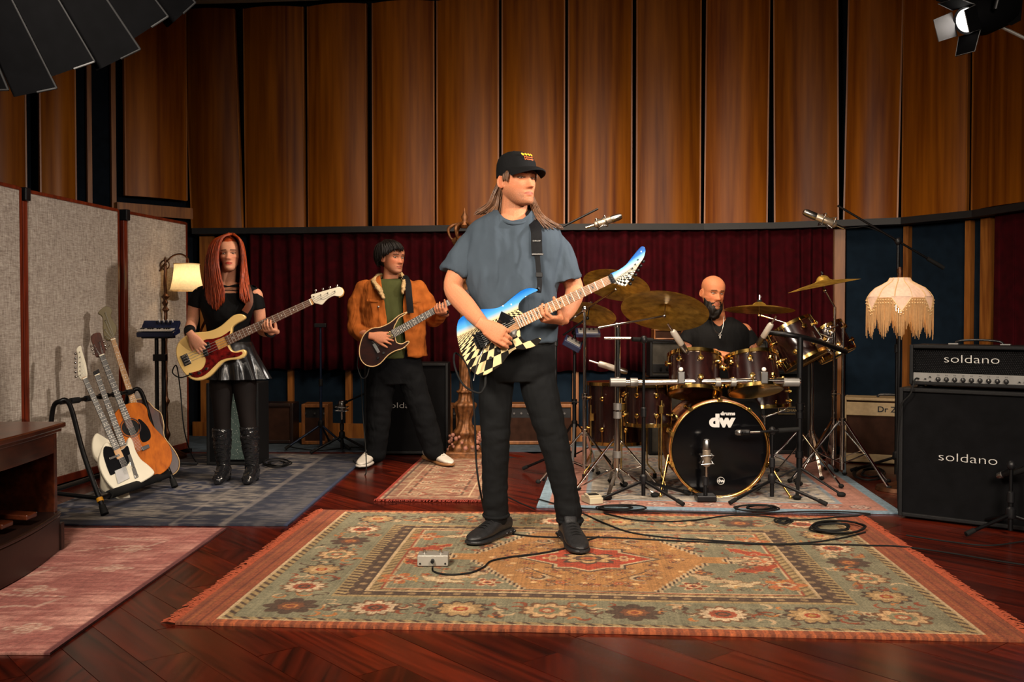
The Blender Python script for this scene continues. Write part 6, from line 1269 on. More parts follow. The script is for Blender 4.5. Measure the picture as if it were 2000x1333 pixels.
# ---- big cabinet and head on the right
c = Cab('speaker_cabinet', 'large black speaker cabinet lettered soldano at the right picture edge', G(1753, 1012), G(2040, 1047), .72, .36, 'black speaker cabinets'); c.shell('tolex_black'); BIG = c
c.text('soldano', -.01, .355, .066, -.016, sx=1.45, bold=-.0011)
pz = .72 + .001
hd2 = Cab('amplifier_head', 'black amplifier head with silver knob panel on the large cabinet', c.at(-.315, 0, -.02), c.at(.335, 0, -.02), .235, .26, None, .721, 'amplifier'); H = hd2; H.shell('tolex_black', .020, .012, None, .016)
H.box('mesh_backing', 0, .15, .61, .13, -.06, -.055, 'grille_black', 0)
g_ = MB()
for i in range(58):
    for j in range(13):
        x = -.30 + .0105*i + (.005 if j % 2 else 0); z = .092 + .0092*j
        p = [H.at(x + dx, z + dz, -.016) for dx, dz in ((-.005, 0), (0, .0045), (.005, 0), (0, -.0045))]
        q = [H.at(x + dx*.72, z + dz*.72, -.0165) for dx, dz in ((-.005, 0), (0, .0045), (.005, 0), (0, -.0045))]
        g_.add(p + q, [(k_, (k_+1) % 4, 4+(k_+1) % 4, 4+k_) for k_ in range(4)])
obj('wire_mesh', g_, 'black_metal', H.t, 0, kind='stuff')
H.box('control_panel', 0, .052, .612, .062, -.03, -.010, 'silver_paint', .002); H.text('soldano', -.01, .16, .062, -.012, sx=1.45, bold=-.001)
for i in range(9):
    x = -.175 + .042*i; o = obj('knob', MB().lathe([(.013, 0), (.013, .004), (.0105, .006), (.0095, .018), (.002, .019)], H.at(x, .050, -.011), basis(H.n), 18), 'black_plastic', H.t, 40)
    obj('pointer', MB().box(H.at(x + .003, .055, .009), (.002, .001, .009), H.R), 'letter', o, 0)
    H.text('0 10', x, .072, .007, -.0095, 'black_plastic', 1.0, name='scale_lettering')
for i, x in enumerate((-.24, -.215, -.215, .225, .25)): obj('toggle', MB().cyl(H.at(x, .05 + (.012 if i == 1 else -.012 if i == 2 else 0), -.011), H.at(x, .05 + (.012 if i == 1 else -.012 if i == 2 else 0), .004), .004, n=10), 'black_metal', H.t, 40)
obj('pilot_light', MB().ell(H.at(.285, .048, -.008), (.009, .009, .009), None, 14, 10), emis('blue_lamp', (.25, .45, 1.0), 6), H.t, 180)
obj('carry_handle', MB().tube(cat([H.at(-.12, .236, -.13), H.at(-.10, .255, -.13), H.at(0, .262, -.13), H.at(.10, .255, -.13), H.at(.12, .236, -.13)], 5), .011, 10, flat=.6), 'leather_black', H.t, 60)
for x in (-.13, .13): obj('handle_mount', MB().box(H.at(x, .239, -.13), (.05, .03, .008), H.R), 'silver_paint', H.t, 0, .003)
o = obj('input_cable', MB().tube(cat([H.at(-.275, .05, -.005), H.at(-.285, .045, .03), H.at(-.30, -.03, .05), BIG.at(-.34, .62, .03), BIG.at(-.362, .45, .01), BIG.at(-.372, .25, -.02), BIG.at(-.375, .03, -.05)], 6), .0045, 8), 'black_rubber', None, 60); tag(o, 'black cable plugged into the amplifier head and hanging over the cabinet', 'cable')
# ---- cabinet behind the person in the tan jacket
c = Cab('speaker_cabinet', 'tall black speaker cabinet standing behind the person in tan jacket', W(708, 0, 7.95), W(874, 0, 7.95), .74, .33, 'black speaker cabinets'); c.a.z = c.b.z = 0; c.shell('tolex_black'); c.text('soldano', -.02, .40, .066, -.016, sx=1.45, bold=-.001)
# ---- small amplifiers along the rear wall
def combo(px0, px1, Y, h, label, shellm, grillem, d=.24, panel_=True, logo=None, z=0.0, group='small amplifiers along the rear wall'):
    a, b_ = W(px0, 700, Y), W(px1, 700, Y); c = Cab('combo_amplifier', label, a, b_, h, d, group, z); c.shell(shellm, .030, .012, None)
    ph = h*.28 if panel_ else 0
    c.box('grille_cloth', 0, (h-ph)/2+.012, c.w-.06, h-ph-.06, -.035, -.014, grillem, 0)
    if panel_:
        p = c.box('control_panel', 0, h-.03-ph/2, c.w-.06, ph-.01, -.05, -.022, 'black_plastic', .002)
        n_ = max(3, int(c.w/.07))
        for i in range(n_): obj('knob', MB().cyl(c.at(-c.w*.36 + c.w*.72*i/(n_-1), h-.03-ph/2, -.024), c.at(-c.w*.36 + c.w*.72*i/(n_-1), h-.03-ph/2, -.006), .011, .009, 12), 'steel', c.t, 40)
    if logo: logo(c)
    return c
combo(588, 640, 8.55, .36, 'small wooden combo amplifier behind the slim mic stand', 'amp_wood', 'grille_brown'); combo(508, 572, 8.62, .36, 'dark wooden combo amplifier beside the bass player\'s boots', 'console_dark', 'grille_brown', panel_=False)
combo(877, 897, 8.5, .36, 'narrow wooden amplifier behind the tall black cabinet', 'amp_wood', 'grille_black', .22); combo(985, 1122, 8.55, .36, 'wide wooden amplifier with a row of knobs, seen between the legs', 'amp_wood', 'grille_brown')
def fr(c):
    pl_ = c.box('name_plate', -.02, .26, .17, .055, -.013, -.010, 'black_plastic', .001); fm = MB()
    for x, z, w, h in ((0, .0265, .17, .004), (0, -.0265, .17, .004), (-.083, 0, .004, .055), (.083, 0, .004, .055)): fm.box(c.at(-.02 + x, .26 + z, -.0085), (w, .002, h), c.R)
    obj('plate_frame', fm, 'brass', pl_, 0); c.text('FRIEDMAN', -.02, .26, .028, -.0085, 'brass', 1.05, 0, None)
cf = combo(1488, 1566, 7.95, .68, 'black cabinet with framed gold name plate behind the drums', 'tolex_black', 'grille_black', .3, False, None); 
c = cf
fr_ = lambda c: None
pl_ = cf.box('name_plate', .06, .36, .17, .058, -.013, -.010, 'black_plastic', .001); fm = MB()
for x, z, w, h in ((0, .0275, .17, .004), (0, -.0275, .17, .004), (-.083, 0, .004, .058), (.083, 0, .004, .058)): fm.box(cf.at(.06 + x, .36 + z, -.0085), (w, .002, h), cf.R)
obj('plate_frame', fm, 'brass', pl_, 0); cf.text('FRIEDMAN', .06, .36, .028, -.0085, 'brass', 1.02, 0, pl_)
c = Cab('combo_amplifier', 'tan combo amplifier with brown grille beside the large cabinet', W(1648, 700, 7.55), W(1792, 700, 7.35), .50, .26, 'small amplifiers along the rear wall'); c.shell('tolex_tan', .022, .02, 'grille_brown'); c.box('fascia', 0, .415, c.w-.03, .10, -.03, -.004, 'tolex_tan', .004); c.text('Dr Z', .05, .415, .06, -.002, 'black_plastic', 1.1, .001); c.box('lower_rail', 0, .05, c.w-.03, .05, -.03, -.004, 'tolex_tan', .003)
obj('carry_handle', MB().tube(cat([c.at(-.02, .50, -.1), c.at(.0, .52, -.1), c.at(.12, .52, -.1), c.at(.14, .50, -.1)], 4), .010, 8), 'leather_black', c.t, 60)
c = Cab('speaker_cabinet', 'dark grey speaker cabinet with recessed grille left of the drummer', W(1268, 700, 7.9), W(1338, 700, 7.9), .62, .30, 'black speaker cabinets'); c.shell('tolex_black', .025, .02, 'grille_grey')
c2_ = Cab('amplifier_head', 'grey amplifier head stacked on the dark grey cabinet behind the drums', c.at(-.135, 0, -.01), c.at(.135, 0, -.01), .30, .22, None, .621); c2_.shell('tolex_black', .02, .015, 'grille_grey'); c2_.box('control_panel', 0, .08, .22, .07, -.02, -.008, 'black_plastic', .002)
for i in range(3): obj('knob', MB().cyl(c2_.at(-.05 + .05*i, .08, -.009), c2_.at(-.05 + .05*i, .08, .006), .010, n=12), 'black_metal', c2_.t, 40)
c3_ = Cab('amplifier_head', 'small amber wood box topping the stack left of the drummer', c.at(-.10, 0, -.03), c.at(.13, 0, -.03), .09, .18, None, .922); c3_.shell('amp_wood', .012, .01, 'grille_brown', .008)
c = Cab('speaker_cabinet', 'grey speaker cabinet right of the drummer behind the ride cymbal', W(1462, 700, 8.0), W(1500, 700, 8.0), .92, .30, 'black speaker cabinets'); c.shell('tolex_black', .02, .02, 'grille_grey')
c = Cab('speaker_cabinet', 'slim black cabinet behind the chrome stands at the right of the kit', W(1578, 700, 7.75), W(1636, 700, 7.75), .80, .30, 'black speaker cabinets'); c.shell('tolex_black', .02, .02, 'grille_black')
# bass rig behind the red-haired person
c = Cab('speaker_cabinet', 'black bass cabinet standing behind the red-haired person', W(402, 700, 7.35), W(504, 700, 7.35), .62, .32, 'black speaker cabinets'); c.shell('tolex_black', .022, .02, 'grille_black')
m, nt, b = nodes('sparkle_green'); tc = N(nt, 'ShaderNodeTexCoord'); vz = N(nt, 'ShaderNodeTexVoronoi', i_Scale=90.0); L(nt, tc.outputs['Object'], vz.inputs['Vector']); L(nt, mixc(nt, math_(nt, 'LESS_THAN', vz.outputs['Distance'], .16), srgb('#3b4a46'), (.6, .62, .58)), b.inputs['Base Color']); b.inputs['Roughness'].default_value = .4
o = c.box('sparkle_grille', .02, .33, .26, .56, -.019, -.006, 'sparkle_green', .004)
# ---- wooden console at the left edge
X1 = -2.135; y0, y1 = 3.35, 4.66
cn = thing('wooden_console', 'low dark wooden console with open kneehole at the left picture edge', 'console', (X1-.3, 4.0, 0))
def bowed(z0, z1, x_in, x_out, bow, ya=y0, yb=y1, n=16):
    out = []
    for i in range(n+1): t_ = i/n; y = ya + (yb-ya)*t_; out.append((x_out + bow*math.sin(PI*t_), y))
    P_ = out + [(x_in, yb), (x_in, ya)]; return MB().prism([V((x, y, z1)) for x, y in P_], [V((x, y, z0)) for x, y in P_])
obj('top', bowed(.585, .612, X1-.62, X1+.03, .045, y0-.02, y1+.03), 'console_wood', cn, 40, .006); obj('top_moulding', bowed(.568, .586, X1-.60, X1+.016, .045, y0-.01, y1+.015), 'console_wood', cn, 40, .004)
obj('apron', MB().prism(*[[V((x, y, z)) for x, y in [(X1 - .005 + .04*math.sin(PI*i/12), y0 + (y1-y0)*i/12) for i in range(13)] + [(X1 - .03 + .04*math.sin(PI*i/12), y0 + (y1-y0)*i/12) for i in range(12, -1, -1)]] for z in (.568, .47)]), 'console_wood', cn, 40, .002)
for y in (y0+.015, y1-.015): obj('side_panel', MB().box((X1-.30, y, .325), (.60, .03, .49)), 'console_wood', cn, 0, .004)
obj('back_panel', MB().box((X1-.585, (y0+y1)/2, .325), (.03, y1-y0-.06, .49)), 'console_dark', cn, 0); obj('plinth', bowed(.012, .175, X1-.60, X1+.012, .075), 'console_dark', cn, 40, .006); obj('plinth_lip', bowed(.175, .195, X1-.60, X1+.018, .075), 'console_dark', cn, 40, .006); obj('corner_block', MB().box((X1-.005, y1+.008, .075), (.05, .035, .125)), 'console_dark', cn, 0, .004)
for i in range(5): obj('pedal', MB().box((X1-.22+.02*i, y0+.30+.17*i, .23 + .004*i), (.36, .09, .022), Matrix.Rotation(.06, 3, 'Y')), 'console_wood', cn, 0, .004)
# ---- floor lamp behind the small synthesizer
cloth('shade_cream', srgb('#d9c6a0'), .9, 500, .05, .2)
MAT['shade_cream'].node_tree.nodes['Principled BSDF'].inputs['Transmission Weight'].default_value = 0
def lampshade_mat(name, col, thick=.55):
    m, nt, b = nodes(name); nt.nodes.remove(b); o_ = nt.nodes['Material Output']; d = N(nt, 'ShaderNodeBsdfDiffuse'); t_ = N(nt, 'ShaderNodeBsdfTranslucent'); mx = N(nt, 'ShaderNodeMixShader'); mx.inputs[0].default_value = thick
    tc = N(nt, 'ShaderNodeTexCoord'); nz = N(nt, 'ShaderNodeTexNoise', i_Scale=60.0, i_Detail=3.0); L(nt, tc.outputs['Object'], nz.inputs['Vector']); cc = ramp(nt, nz.outputs['Fac'], [(.3, tuple(x*.85 for x in col)), (.7, col)]); L(nt, cc, d.inputs[0]); L(nt, cc, t_.inputs[0]); L(nt, d.outputs[0], mx.inputs[1]); L(nt, t_.outputs[0], mx.inputs[2]); L(nt, mx.outputs[0], o_.inputs[0]); return m
lampshade_mat('shade_glow', srgb('#e8d8b4'), .6); lampshade_mat('shade_floral', srgb('#d8bfb0'), .28); lampshade_mat('fringe_gold', srgb('#cfa878'), .35); simple('bronze', srgb('#4a2c18'), .45, .7, .4, 30, .4, 60); simple('ornate_gilt', srgb('#6a4222'), .5, .5, .5, 30, .6, 50); emis('bulb', (1.0, .72, .42), 14)
YL = 7.75; fl = thing('floor_lamp', 'ornate bronze floor lamp with cream shade beside the screens', 'lamp', (W(325, 800, YL).x, YL, 0)); fx_ = W(325, 800, YL).x; zt = W(325, 520, YL).z
obj('base', MB().lathe([(.02, .10), (.05, .09), (.12, .05), (.15, .03), (.155, .002), (.01, .002)], (fx_, YL, 0), None, 28), 'bronze', fl, 40)
tw = MB(); n_ = 120; rings_ = []
for i in range(n_+1):
    z = .09 + (zt-.09)*i/n_; py = 1.1 - z; r0 = .012
    for zc, rr_, s_ in ((W(0, 580, YL).z, .030, .012), (W(0, 592, YL).z, .024, .012), (W(0, 605, YL).z, .028, .010), (.45, .024, .02), (.2, .03, .03)): r0 += (rr_-.012)*math.exp(-((z-zc)/s_)**2)
    rings_.append([V((fx_ + r0*(1 + .22*math.cos(3*a + z*38))*math.cos(a), YL + r0*(1 + .22*math.cos(3*a + z*38))*math.sin(a), z)) for a in np.linspace(0, 2*PI, 15)[:-1]])
obj('twisted_post', MB().loft(rings_), 'bronze', fl, 60)
obj('finial', MB().lathe([(.010, 0), (.016, .01), (.006, .03), (.012, .045), (.001, .075)], (fx_, YL, zt), None, 14), 'bronze', fl, 50)
arm = MB().tube(cat([W(312, 530, YL), W(322, 515, YL), W(338, 500, YL), W(355, 497, YL), W(367, 506, YL), W(368, 518, YL)], 5), .007, 8); arm.torus(W(322, 518, YL), basis((0, 1, 0)), .035, .005, 20, 6); obj('arm', arm, 'bronze', fl, 60)
sc_ = W(365, 540, YL); zt_, zb_ = W(0, 516, YL).z, W(0, 568, YL).z
rings_ = []
for z, rr_ in ((zt_, .095), (zt_-.05, .098), (zt_-.12, .108), (zb_+.03, .120), (zb_, .130)): rings_.append([V((sc_.x + rr_*(1 + .02*math.cos(8*a))*math.cos(a), YL + rr_*(1 + .02*math.cos(8*a))*math.sin(a), z)) for a in np.linspace(0, 2*PI, 49)[:-1]])
sh_ = MB(); vs = [p for r_ in rings_ for p in r_]; sh_.add(vs, [(i*48+k_, i*48+(k_+1) % 48, (i+1)*48+(k_+1) % 48, (i+1)*48+k_) for i in range(4) for k_ in range(48)]); obj('shade', sh_, 'shade_glow', fl, 60)
for z, rr_ in ((zt_, .097), (zb_, .132)): obj('shade_trim', MB().torus((sc_.x, YL, z), Matrix.Identity(3), rr_, .004, 40, 6), 'binding', fl, 60)
obj('bulb', MB().ell((sc_.x, YL, (zt_+zb_)/2), (.025, .025, .035), None, 14, 10), 'bulb', fl, 180)
lb = lamp('floor_lamp_light', 'POINT', (sc_.x, YL, (zt_+zb_)/2), None, 5.5, (1, .74, .46), shadow_soft_size=.03); par(lb, fl)
# ---- small synthesizer on its stand
YS = 7.15; sy = thing('synthesizer', 'small navy synthesizer with white keys in front of the floor lamp', 'keyboard', tuple(W(305, 650, YS))); simple('navy_plastic', srgb('#141d38'), .35, 0, .1); simple('key_white', srgb('#cfcac4'), .35, 0, .04)
a0 = W(305, 656, YS); wS = 72*M(YS); Rt = Matrix.Rotation(-.45, 3, 'X')
obj('case', MB().box(a0 + V((0, .05, .02)), (wS, .16, .035), Matrix.Rotation(.18, 3, 'X')), 'navy_plastic', sy, 0, .006); obj('control_deck', MB().box(a0 + V((0, .10, .065)), (wS, .10, .03), Matrix.Rotation(.75, 3, 'X')), 'navy_plastic', sy, 0, .005)
for i in range(15): obj('white_key', MB().box(a0 + V((-wS*.44 + wS*.88*i/14, -.005, .042)), (wS*.055, .075, .008), Matrix.Rotation(.18, 3, 'X')), 'key_white', sy, 0, .001)
for i in range(14):
    if i % 7 in (2, 6): continue
    obj('black_key', MB().box(a0 + V((-wS*.44 + wS*.88*(i+.5)/14, .016, .052)), (wS*.03, .04, .008), Matrix.Rotation(.18, 3, 'X')), 'black_plastic', sy, 0, .001)
for i in range(8): obj('knob', MB().cyl(a0 + V((-.02 + .016*i, .085, .085 + .012*(i % 2))), a0 + V((-.02 + .016*i, .070, .102 + .012*(i % 2))), .0055, n=10), 'key_white' if i % 2 else 'black_plastic', sy, 40)
ks = thing('keyboard_stand', 'black two-column stand under the small synthesizer', 'stand', (a0.x, YS+.05, 0))
for dx in (-.015, .035): obj('column', MB().cyl((a0.x+dx, YS+.05, .03), (a0.x+dx, YS+.05, a0.z-.02), .014), 'black_metal', ks, 40)
obj('top_plate', MB().box((a0.x, YS+.05, a0.z-.012), (.20, .14, .016)), 'black_metal', ks, 0, .003); obj('clamp', MB().box((a0.x+.01, YS+.05, a0.z-.16), (.09, .05, .05)), 'black_metal', ks, 0, .004)
for a in (.6, 2.5, 4.7): obj('leg', MB().bar((a0.x+.01, YS+.05, .05), (a0.x+.01+.26*math.cos(a), YS+.05+.26*math.sin(a), .022), .03, .02), 'black_metal', ks, 0, .003)
# ---- fringed lamp
YF = 6.35; fr2 = thing('fringed_lamp', 'glowing pink fabric lampshade with long gold fringe', 'lamp', (W(1756, 700, YF).x, YF, 0)); lx = W(1756, 700, YF).x; Z = lambda py: W(0, py, YF).z; mf = M(YF)
obj('post', MB().cyl((lx, YF, .03), (lx, YF, Z(548)), .011), 'black_metal', fr2, 40); obj('base', MB().lathe([(.012, .06), (.04, .045), (.13, .025), (.14, .002), (.01, .002)], (lx, YF, 0), None, 28), 'bronze', fr2, 40); obj('collar', MB().lathe([(.012, 0), (.018, .01), (.012, .03), (.018, .05), (.010, .075)], (lx, YF, Z(545)), None, 14), 'bronze', fr2, 50)
prof = [(543, 18), (550, 22), (556, 32), (563, 45), (572, 54), (582, 60)]
NS = 64; rings_ = []
for py, hw in [tuple(x) for x in cat(prof, 4)]: rings_.append([V((lx + hw*mf*(1 + .03*math.cos(8*a))*math.cos(a), YF + hw*mf*(1 + .03*math.cos(8*a))*math.sin(a), Z(py))) for a in np.linspace(0, 2*PI, NS+1)[:-1]])
sh_ = MB(); sh_.add([p for r_ in rings_ for p in r_], [(i*NS+k_, i*NS+(k_+1) % NS, (i+1)*NS+(k_+1) % NS, (i+1)*NS+k_) for i in range(len(rings_)-1) for k_ in range(NS)]); shade = obj('shade', sh_, 'shade_floral', fr2, 60)
drop = lambda a: max(0, 1 - abs(((a/(2*PI)*6 + .30) % 1) - .5)*2.6)       # six pointed lobes round the rim
for k_ in range(6):
    ac = 2*PI*(k_ + .2)/6
    col_ = []
    for i in range(9): a = ac + (i-4)/4*.30; t_ = 1 - abs(i-4)/4; col_.append((a, t_))
    tp = [V((lx + 61*mf*math.cos(a), YF + 61*mf*math.sin(a), Z(580))) for a, t_ in col_]; bt_ = [V((lx + 60.5*mf*math.cos(a), YF + 60.5*mf*math.sin(a), Z(582 + 27*t_))) for a, t_ in col_]
    obj('lobe', MB().add(tp + bt_, [(i, i+1, 10+i, 9+i) for i in range(8)]), 'shade_floral', shade, 60, fix=False)
    obj('lobe_piping', MB().tube(bt_, .004, 6), 'binding', shade, 60)
for i in range(12): a = 2*PI*i/12; obj('rib', MB().tube([V((lx + hw*mf*1.02*math.cos(a), YF + hw*mf*1.02*math.sin(a), Z(py))) for py, hw in prof], .003, 6), 'binding', shade, 60)
fg = MB(); bd2 = MB(); rg = random.Random(9)
for i in range(260):
    a = 2*PI*i/260 + rg.uniform(-.008, .008); t_ = 1 - abs((((a - 2*PI*.2/6)/(2*PI)*6 + .5) % 1) - .5)*2; t2_ = max(0, 1 - abs((((a - 2*PI*.2/6)/(2*PI)*6 + .5) % 1) - .5)*2/.58)
    z0 = Z(583 + 26*t2_); z1 = Z(622 + 40*abs(2*t_-1)**.8 + rg.uniform(-3, 3)); r_ = 61*mf
    p0 = V((lx + r_*math.cos(a), YF + r_*math.sin(a), z0)); p1 = V((lx + (r_*.99 + rg.uniform(-.006, .006))*math.cos(a), YF + (r_*.99 + rg.uniform(-.006, .006))*math.sin(a), z1)); fg.tube([p0, (p0+p1)/2, p1], [.0026, .0028, .0014], 5)
obj('fringe', fg, 'fringe_gold', shade, 60, kind='stuff')
for i in range(72):
    a = 2*PI*i/72
    for j in range(2): t2_ = max(0, 1 - abs((((a - 2*PI*.2/6)/(2*PI)*6 + .5) % 1) - .5)*2/.58); bd2.ell((lx + 61.5*mf*math.cos(a), YF + 61.5*mf*math.sin(a), Z(587 + 25*t2_ + 6*j)), (.006, .006, .005), None, 8, 6)
obj('bead_edging', bd2, 'binding', shade, 60, kind='stuff')
obj('bulb', MB().ell((lx, YF, Z(600)), (.028, .028, .04), None, 14, 10), 'bulb', fr2, 180); lb = lamp('fringed_lamp_light', 'POINT', (lx, YF, Z(598)), None, 3.6, (1, .66, .38), shadow_soft_size=.04); par(lb, fr2)
# ---- ornate torch post behind the guitarist in the cap
YO = 7.85; ox = W(908, 700, YO).x; Zo = lambda py: W(0, py, YO).z; op = thing('ornate_post', 'carved gilt lamp post behind the guitarist in the cap', 'lamp post', (ox, YO, 0))
obj('base', MB().box((ox, YO, .03), (.29, .29, .055)), 'ornate_gilt', op, 0, .008)
rings_ = []; keys_ = [(882, 30), (870, 28), (858, 18), (845, 22), (835, 16), (820, 13), (800, 19), (790, 22), (782, 14), (770, 12), (765, 16), (755, 10), (700, 11), (600, 9), (560, 9), (548, 15), (535, 9), (490, 9), (480, 20), (470, 24), (462, 15)]
for py, hw in [tuple(x) for x in cat(keys_, 5)]: rings_.append([V((ox + hw*M(YO)*(1 + .10*math.cos(9*a + py*.08))*math.cos(a), YO + hw*M(YO)*(1 + .10*math.cos(9*a + py*.08))*math.sin(a), Zo(py))) for a in np.linspace(0, 2*PI, 37)[:-1]])
obj('column', MB().loft(rings_), 'ornate_gilt', op, 60)
for i in range(6): a = 2*PI*i/6; obj('leaf_scroll', MB().tube(cat([V((ox + .02*math.cos(a), YO + .02*math.sin(a), Zo(470))), V((ox + .10*math.cos(a), YO + .10*math.sin(a), Zo(468))), V((ox + .13*math.cos(a), YO + .13*math.sin(a), Zo(450))), V((ox + .09*math.cos(a), YO + .09*math.sin(a), Zo(440))), V((ox + .03*math.cos(a), YO + .03*math.sin(a), Zo(436)))], 4), [.010]*8 + [.014]*5 + [.009]*4, 8), 'ornate_gilt', op, 60)
obj('finial', MB().lathe([(.03, 0), (.045, .02), (.02, .06), (.03, .09), (.012, .12), (.002, .16)], (ox, YO, Zo(446)), None, 16), 'ornate_gilt', op, 50)
fg = MB(); rg = random.Random(2)
for i in range(40): a, z = rg.uniform(0, 6.28), rg.uniform(845, 880); r_ = .11 + .02*rg.random(); fg.ell((ox + r_*math.cos(a), YO + r_*math.sin(a), Zo(z)), .014*rg.uniform(.7, 1.4), None, 8, 6)
obj('carved_flowers', fg, simple('flower_pink', srgb('#8a5a4a'), .7, 0, .3, 30), op, 60, kind='stuff')
# ---- microphones and stands
simple('mic_silver', srgb('#a89a88'), .35, .8, .1); simple('mic_white', srgb('#b8b0a4'), .4, .3, .06)
def mic(name, label, a, b_, r, mat, mount=True, group='microphones'):      # capsule end b_
    a, b_ = V(a), V(b_); d = (b_-a).normalized(); ln = (b_-a).length; R = basis(d); t = thing(name, label, 'microphone', tuple((a+b_)/2), group)
    obj('body', MB().lathe([(r*.35, 0), (r*.8, .004), (r, .015), (r, ln*.60), (r*.93, ln*.61)], a, R, 20), mat, t, 40); obj('grille', MB().lathe([(r*.95, ln*.61), (r*1.02, ln*.64), (r*.95, ln*.90), (r*.7, ln*.98), (r*.1, ln)], a, R, 20), 'steel', t, 40)
    obj('plug', MB().cyl(a, a - d*.06, r*.34), 'chrome', t, 40)
    if mount:
        for k_, fr__ in enumerate((.12, .42)):
            c = a + d*ln*fr__; pts = [c + R @ V((math.cos(q_)*r*2.2, math.sin(q_)*r*2.2, 0)) for q_ in (PI/4, 3*PI/4, 5*PI/4, 7*PI/4)]; obj('shock_mount', MB().tube(pts, .0036, 6, True), 'steel', t, 60)
        for q_ in (PI/4, 3*PI/4, 5*PI/4, 7*PI/4): obj('mount_strut', MB().tube([a + d*ln*.12 + R @ V((math.cos(q_)*r*2, math.sin(q_)*r*2, 0)), a + d*ln*.27 + R @ V((math.cos(q_)*r*1.2, math.sin(q_)*r*1.2, 0)), a + d*ln*.42 + R @ V((math.cos(q_)*r*2, math.sin(q_)*r*2, 0))], .003, 6), 'steel', t, 60)
    return t
def mic_stand(label, x, y, zt, angs, spread=.30, boom=None, zhub=.16, mat='black_metal', base=None, joint=None):
    t = thing('microphone_stand', label, 'stand', (x, y, 0), 'microphone stands')
    obj('lower_tube', MB().cyl((x, y, .03), (x, y, zt*.55), .0125), mat, t, 40); obj('upper_tube', MB().cyl((x, y, zt*.53), (x, y, zt), .009), mat, t, 40); obj('clutch', MB().lathe([(.013, -.03), (.018, -.025), (.018, .025), (.012, .03)], (x, y, zt*.55), None, 14), 'black_plastic', t, 40)
    if base: obj('base', MB().box((x, y, .030), (base, base, .036)), 'black_metal', t, 0, .006)
    else:
        obj('hub', MB().lathe([(.02, -.03), (.026, -.02), (.024, .02), (.014, .03)], (x, y, zhub), None, 16), 'black_plastic', t, 40)
        for a in angs: ft = V((x + spread*math.cos(a), y + spread*math.sin(a), .024)); obj('leg', MB().cyl((x, y, zhub-.01), ft, .0095), mat, t, 40); obj('rubber_foot', MB().cyl(ft + (V((x, y, zhub)) - ft).normalized()*.05, ft, .013, .013), 'black_rubber', t, 40)
    if boom: obj('boom_arm', MB().tube([boom[0], boom[1]], .0075, 10), mat, t, 40); obj('boom_joint', MB().ell((x, y, zt), (.022, .022, .026), None, 14, 10), 'black_plastic', t, 60); d = (V(boom[0]) - V(boom[1])).normalized(); obj('counterweight', MB().cyl(V(boom[0]), V(boom[0]) - d*.13, .014), 'black_rubber', t, 40)
    return t
YM = 6.8; bp0 = W(1843, 524, YM); bp1 = W(1636, 402, YM); j = W(1754, 472, YM); xs_ = j.x
mic_stand('tall boom stand reaching over the fringed lamp', xs_, YM, j.z, (.4, 2.4, 4.4), .32, (bp0, bp1)); mic('studio_microphone', 'silver studio microphone in a shock mount above the fringed lamp', W(1633, 440, YM), W(1568, 413, YM), .026, 'mic_silver')
obj_ = obj('microphone_cable', MB().tube(cat([W(1635, 441, YM), W(1650, 446, YM), W(1670, 445, YM), W(1700, 446, YM), W(1752, 478, YM+.02), W(1756, 560, YM+.02)], 5), .003, 6), 'black_rubber', None, 60); tag(obj_, 'thin cable drooping from the microphone above the fringed lamp', 'cable')
YM = 6.9; j = W(1085, 452, YM); mic_stand('boom stand mostly hidden behind the guitarist in the cap', j.x, YM, j.z, (.4, 2.4, 4.4), .30, (W(1062, 462, YM), W(1168, 408, YM))); mic('studio_microphone', 'silver studio microphone beside the long-haired guitarist\'s shoulder', W(1160, 440, YM), W(1215, 422, YM), .024, 'mic_silver')
YM = 5.92; x_ = W(1378, 900, YM).x; mic_stand('short square-based stand in front of the bass drum', x_, YM, W(0, 905, YM).z, (), boom=None, base=.115); mic('studio_microphone', 'silver microphone in a cradle in front of the bass drum head', W(1380, 912, YM-.04), W(1380, 858, YM-.04), .024, 'mic_silver')
x_ = W(1257, 800, 5.98).x; mic_stand('black tripod stand between the pedals and the bass drum', x_, 5.98, W(0, 664, 5.98).z, (-2.7, -.9, .35), .32, (W(1235, 663, 5.98), W(1315, 667, 6.05)), .13)
mic('tom_microphone', 'white microphone pointing down at the left rack tom', W(1313, 646, 6.12), W(1342, 690, 6.2), .020, 'mic_white', False); mic('tom_microphone', 'white microphone pointing down at the right rack tom', W(1507, 632, 6.2), W(1480, 675, 6.3), .019, 'mic_white', False); mic('tom_microphone', 'white microphone lying over the floor tom', W(1168, 710, 6.5), W(1226, 728, 6.5), .020, 'mic_white', False)
x_ = W(1508, 900, 5.95).x; mic_stand('low boom stand beside the bass drum', x_, 5.95, W(0, 842, 5.95).z, (-2.6, -.7, 1.6), .34, (W(1560, 839, 5.95), W(1450, 846, 5.9)), .14); mic('kick_microphone', 'dark microphone at the bass drum head', W(1466, 845, 5.9), W(1436, 846, 5.95), .018, 'black_metal', False)
x_ = W(627, 850, 8.3).x; t_ = mic_stand('slim blue and black stand in front of the red curtain', x_, 8.3, W(0, 640, 8.3).z, (-2.7, -.5, 1.5), .30, None, .22, simple('stand_blue', srgb('#152238'), .35, .5)); obj('yoke', MB().box((x_, 8.3, W(0, 636, 8.3).z), (.10, .05, .035)), 'black_plastic', t_, 0, .006)
x_ = W(668, 850, 8.1).x; mic_stand('small boom stand pointing at the tall black cabinet', x_, 8.1, W(0, 792, 8.1).z, (-2.5, -.4, 1.7), .28, (W(652, 797, 8.1), W(724, 764, 8.0)), .15); mic('tom_microphone', 'small clipped microphone box on the stand by the wooden amplifier', W(668, 805, 8.05), W(668, 782, 8.05), .03, 'steel', True)
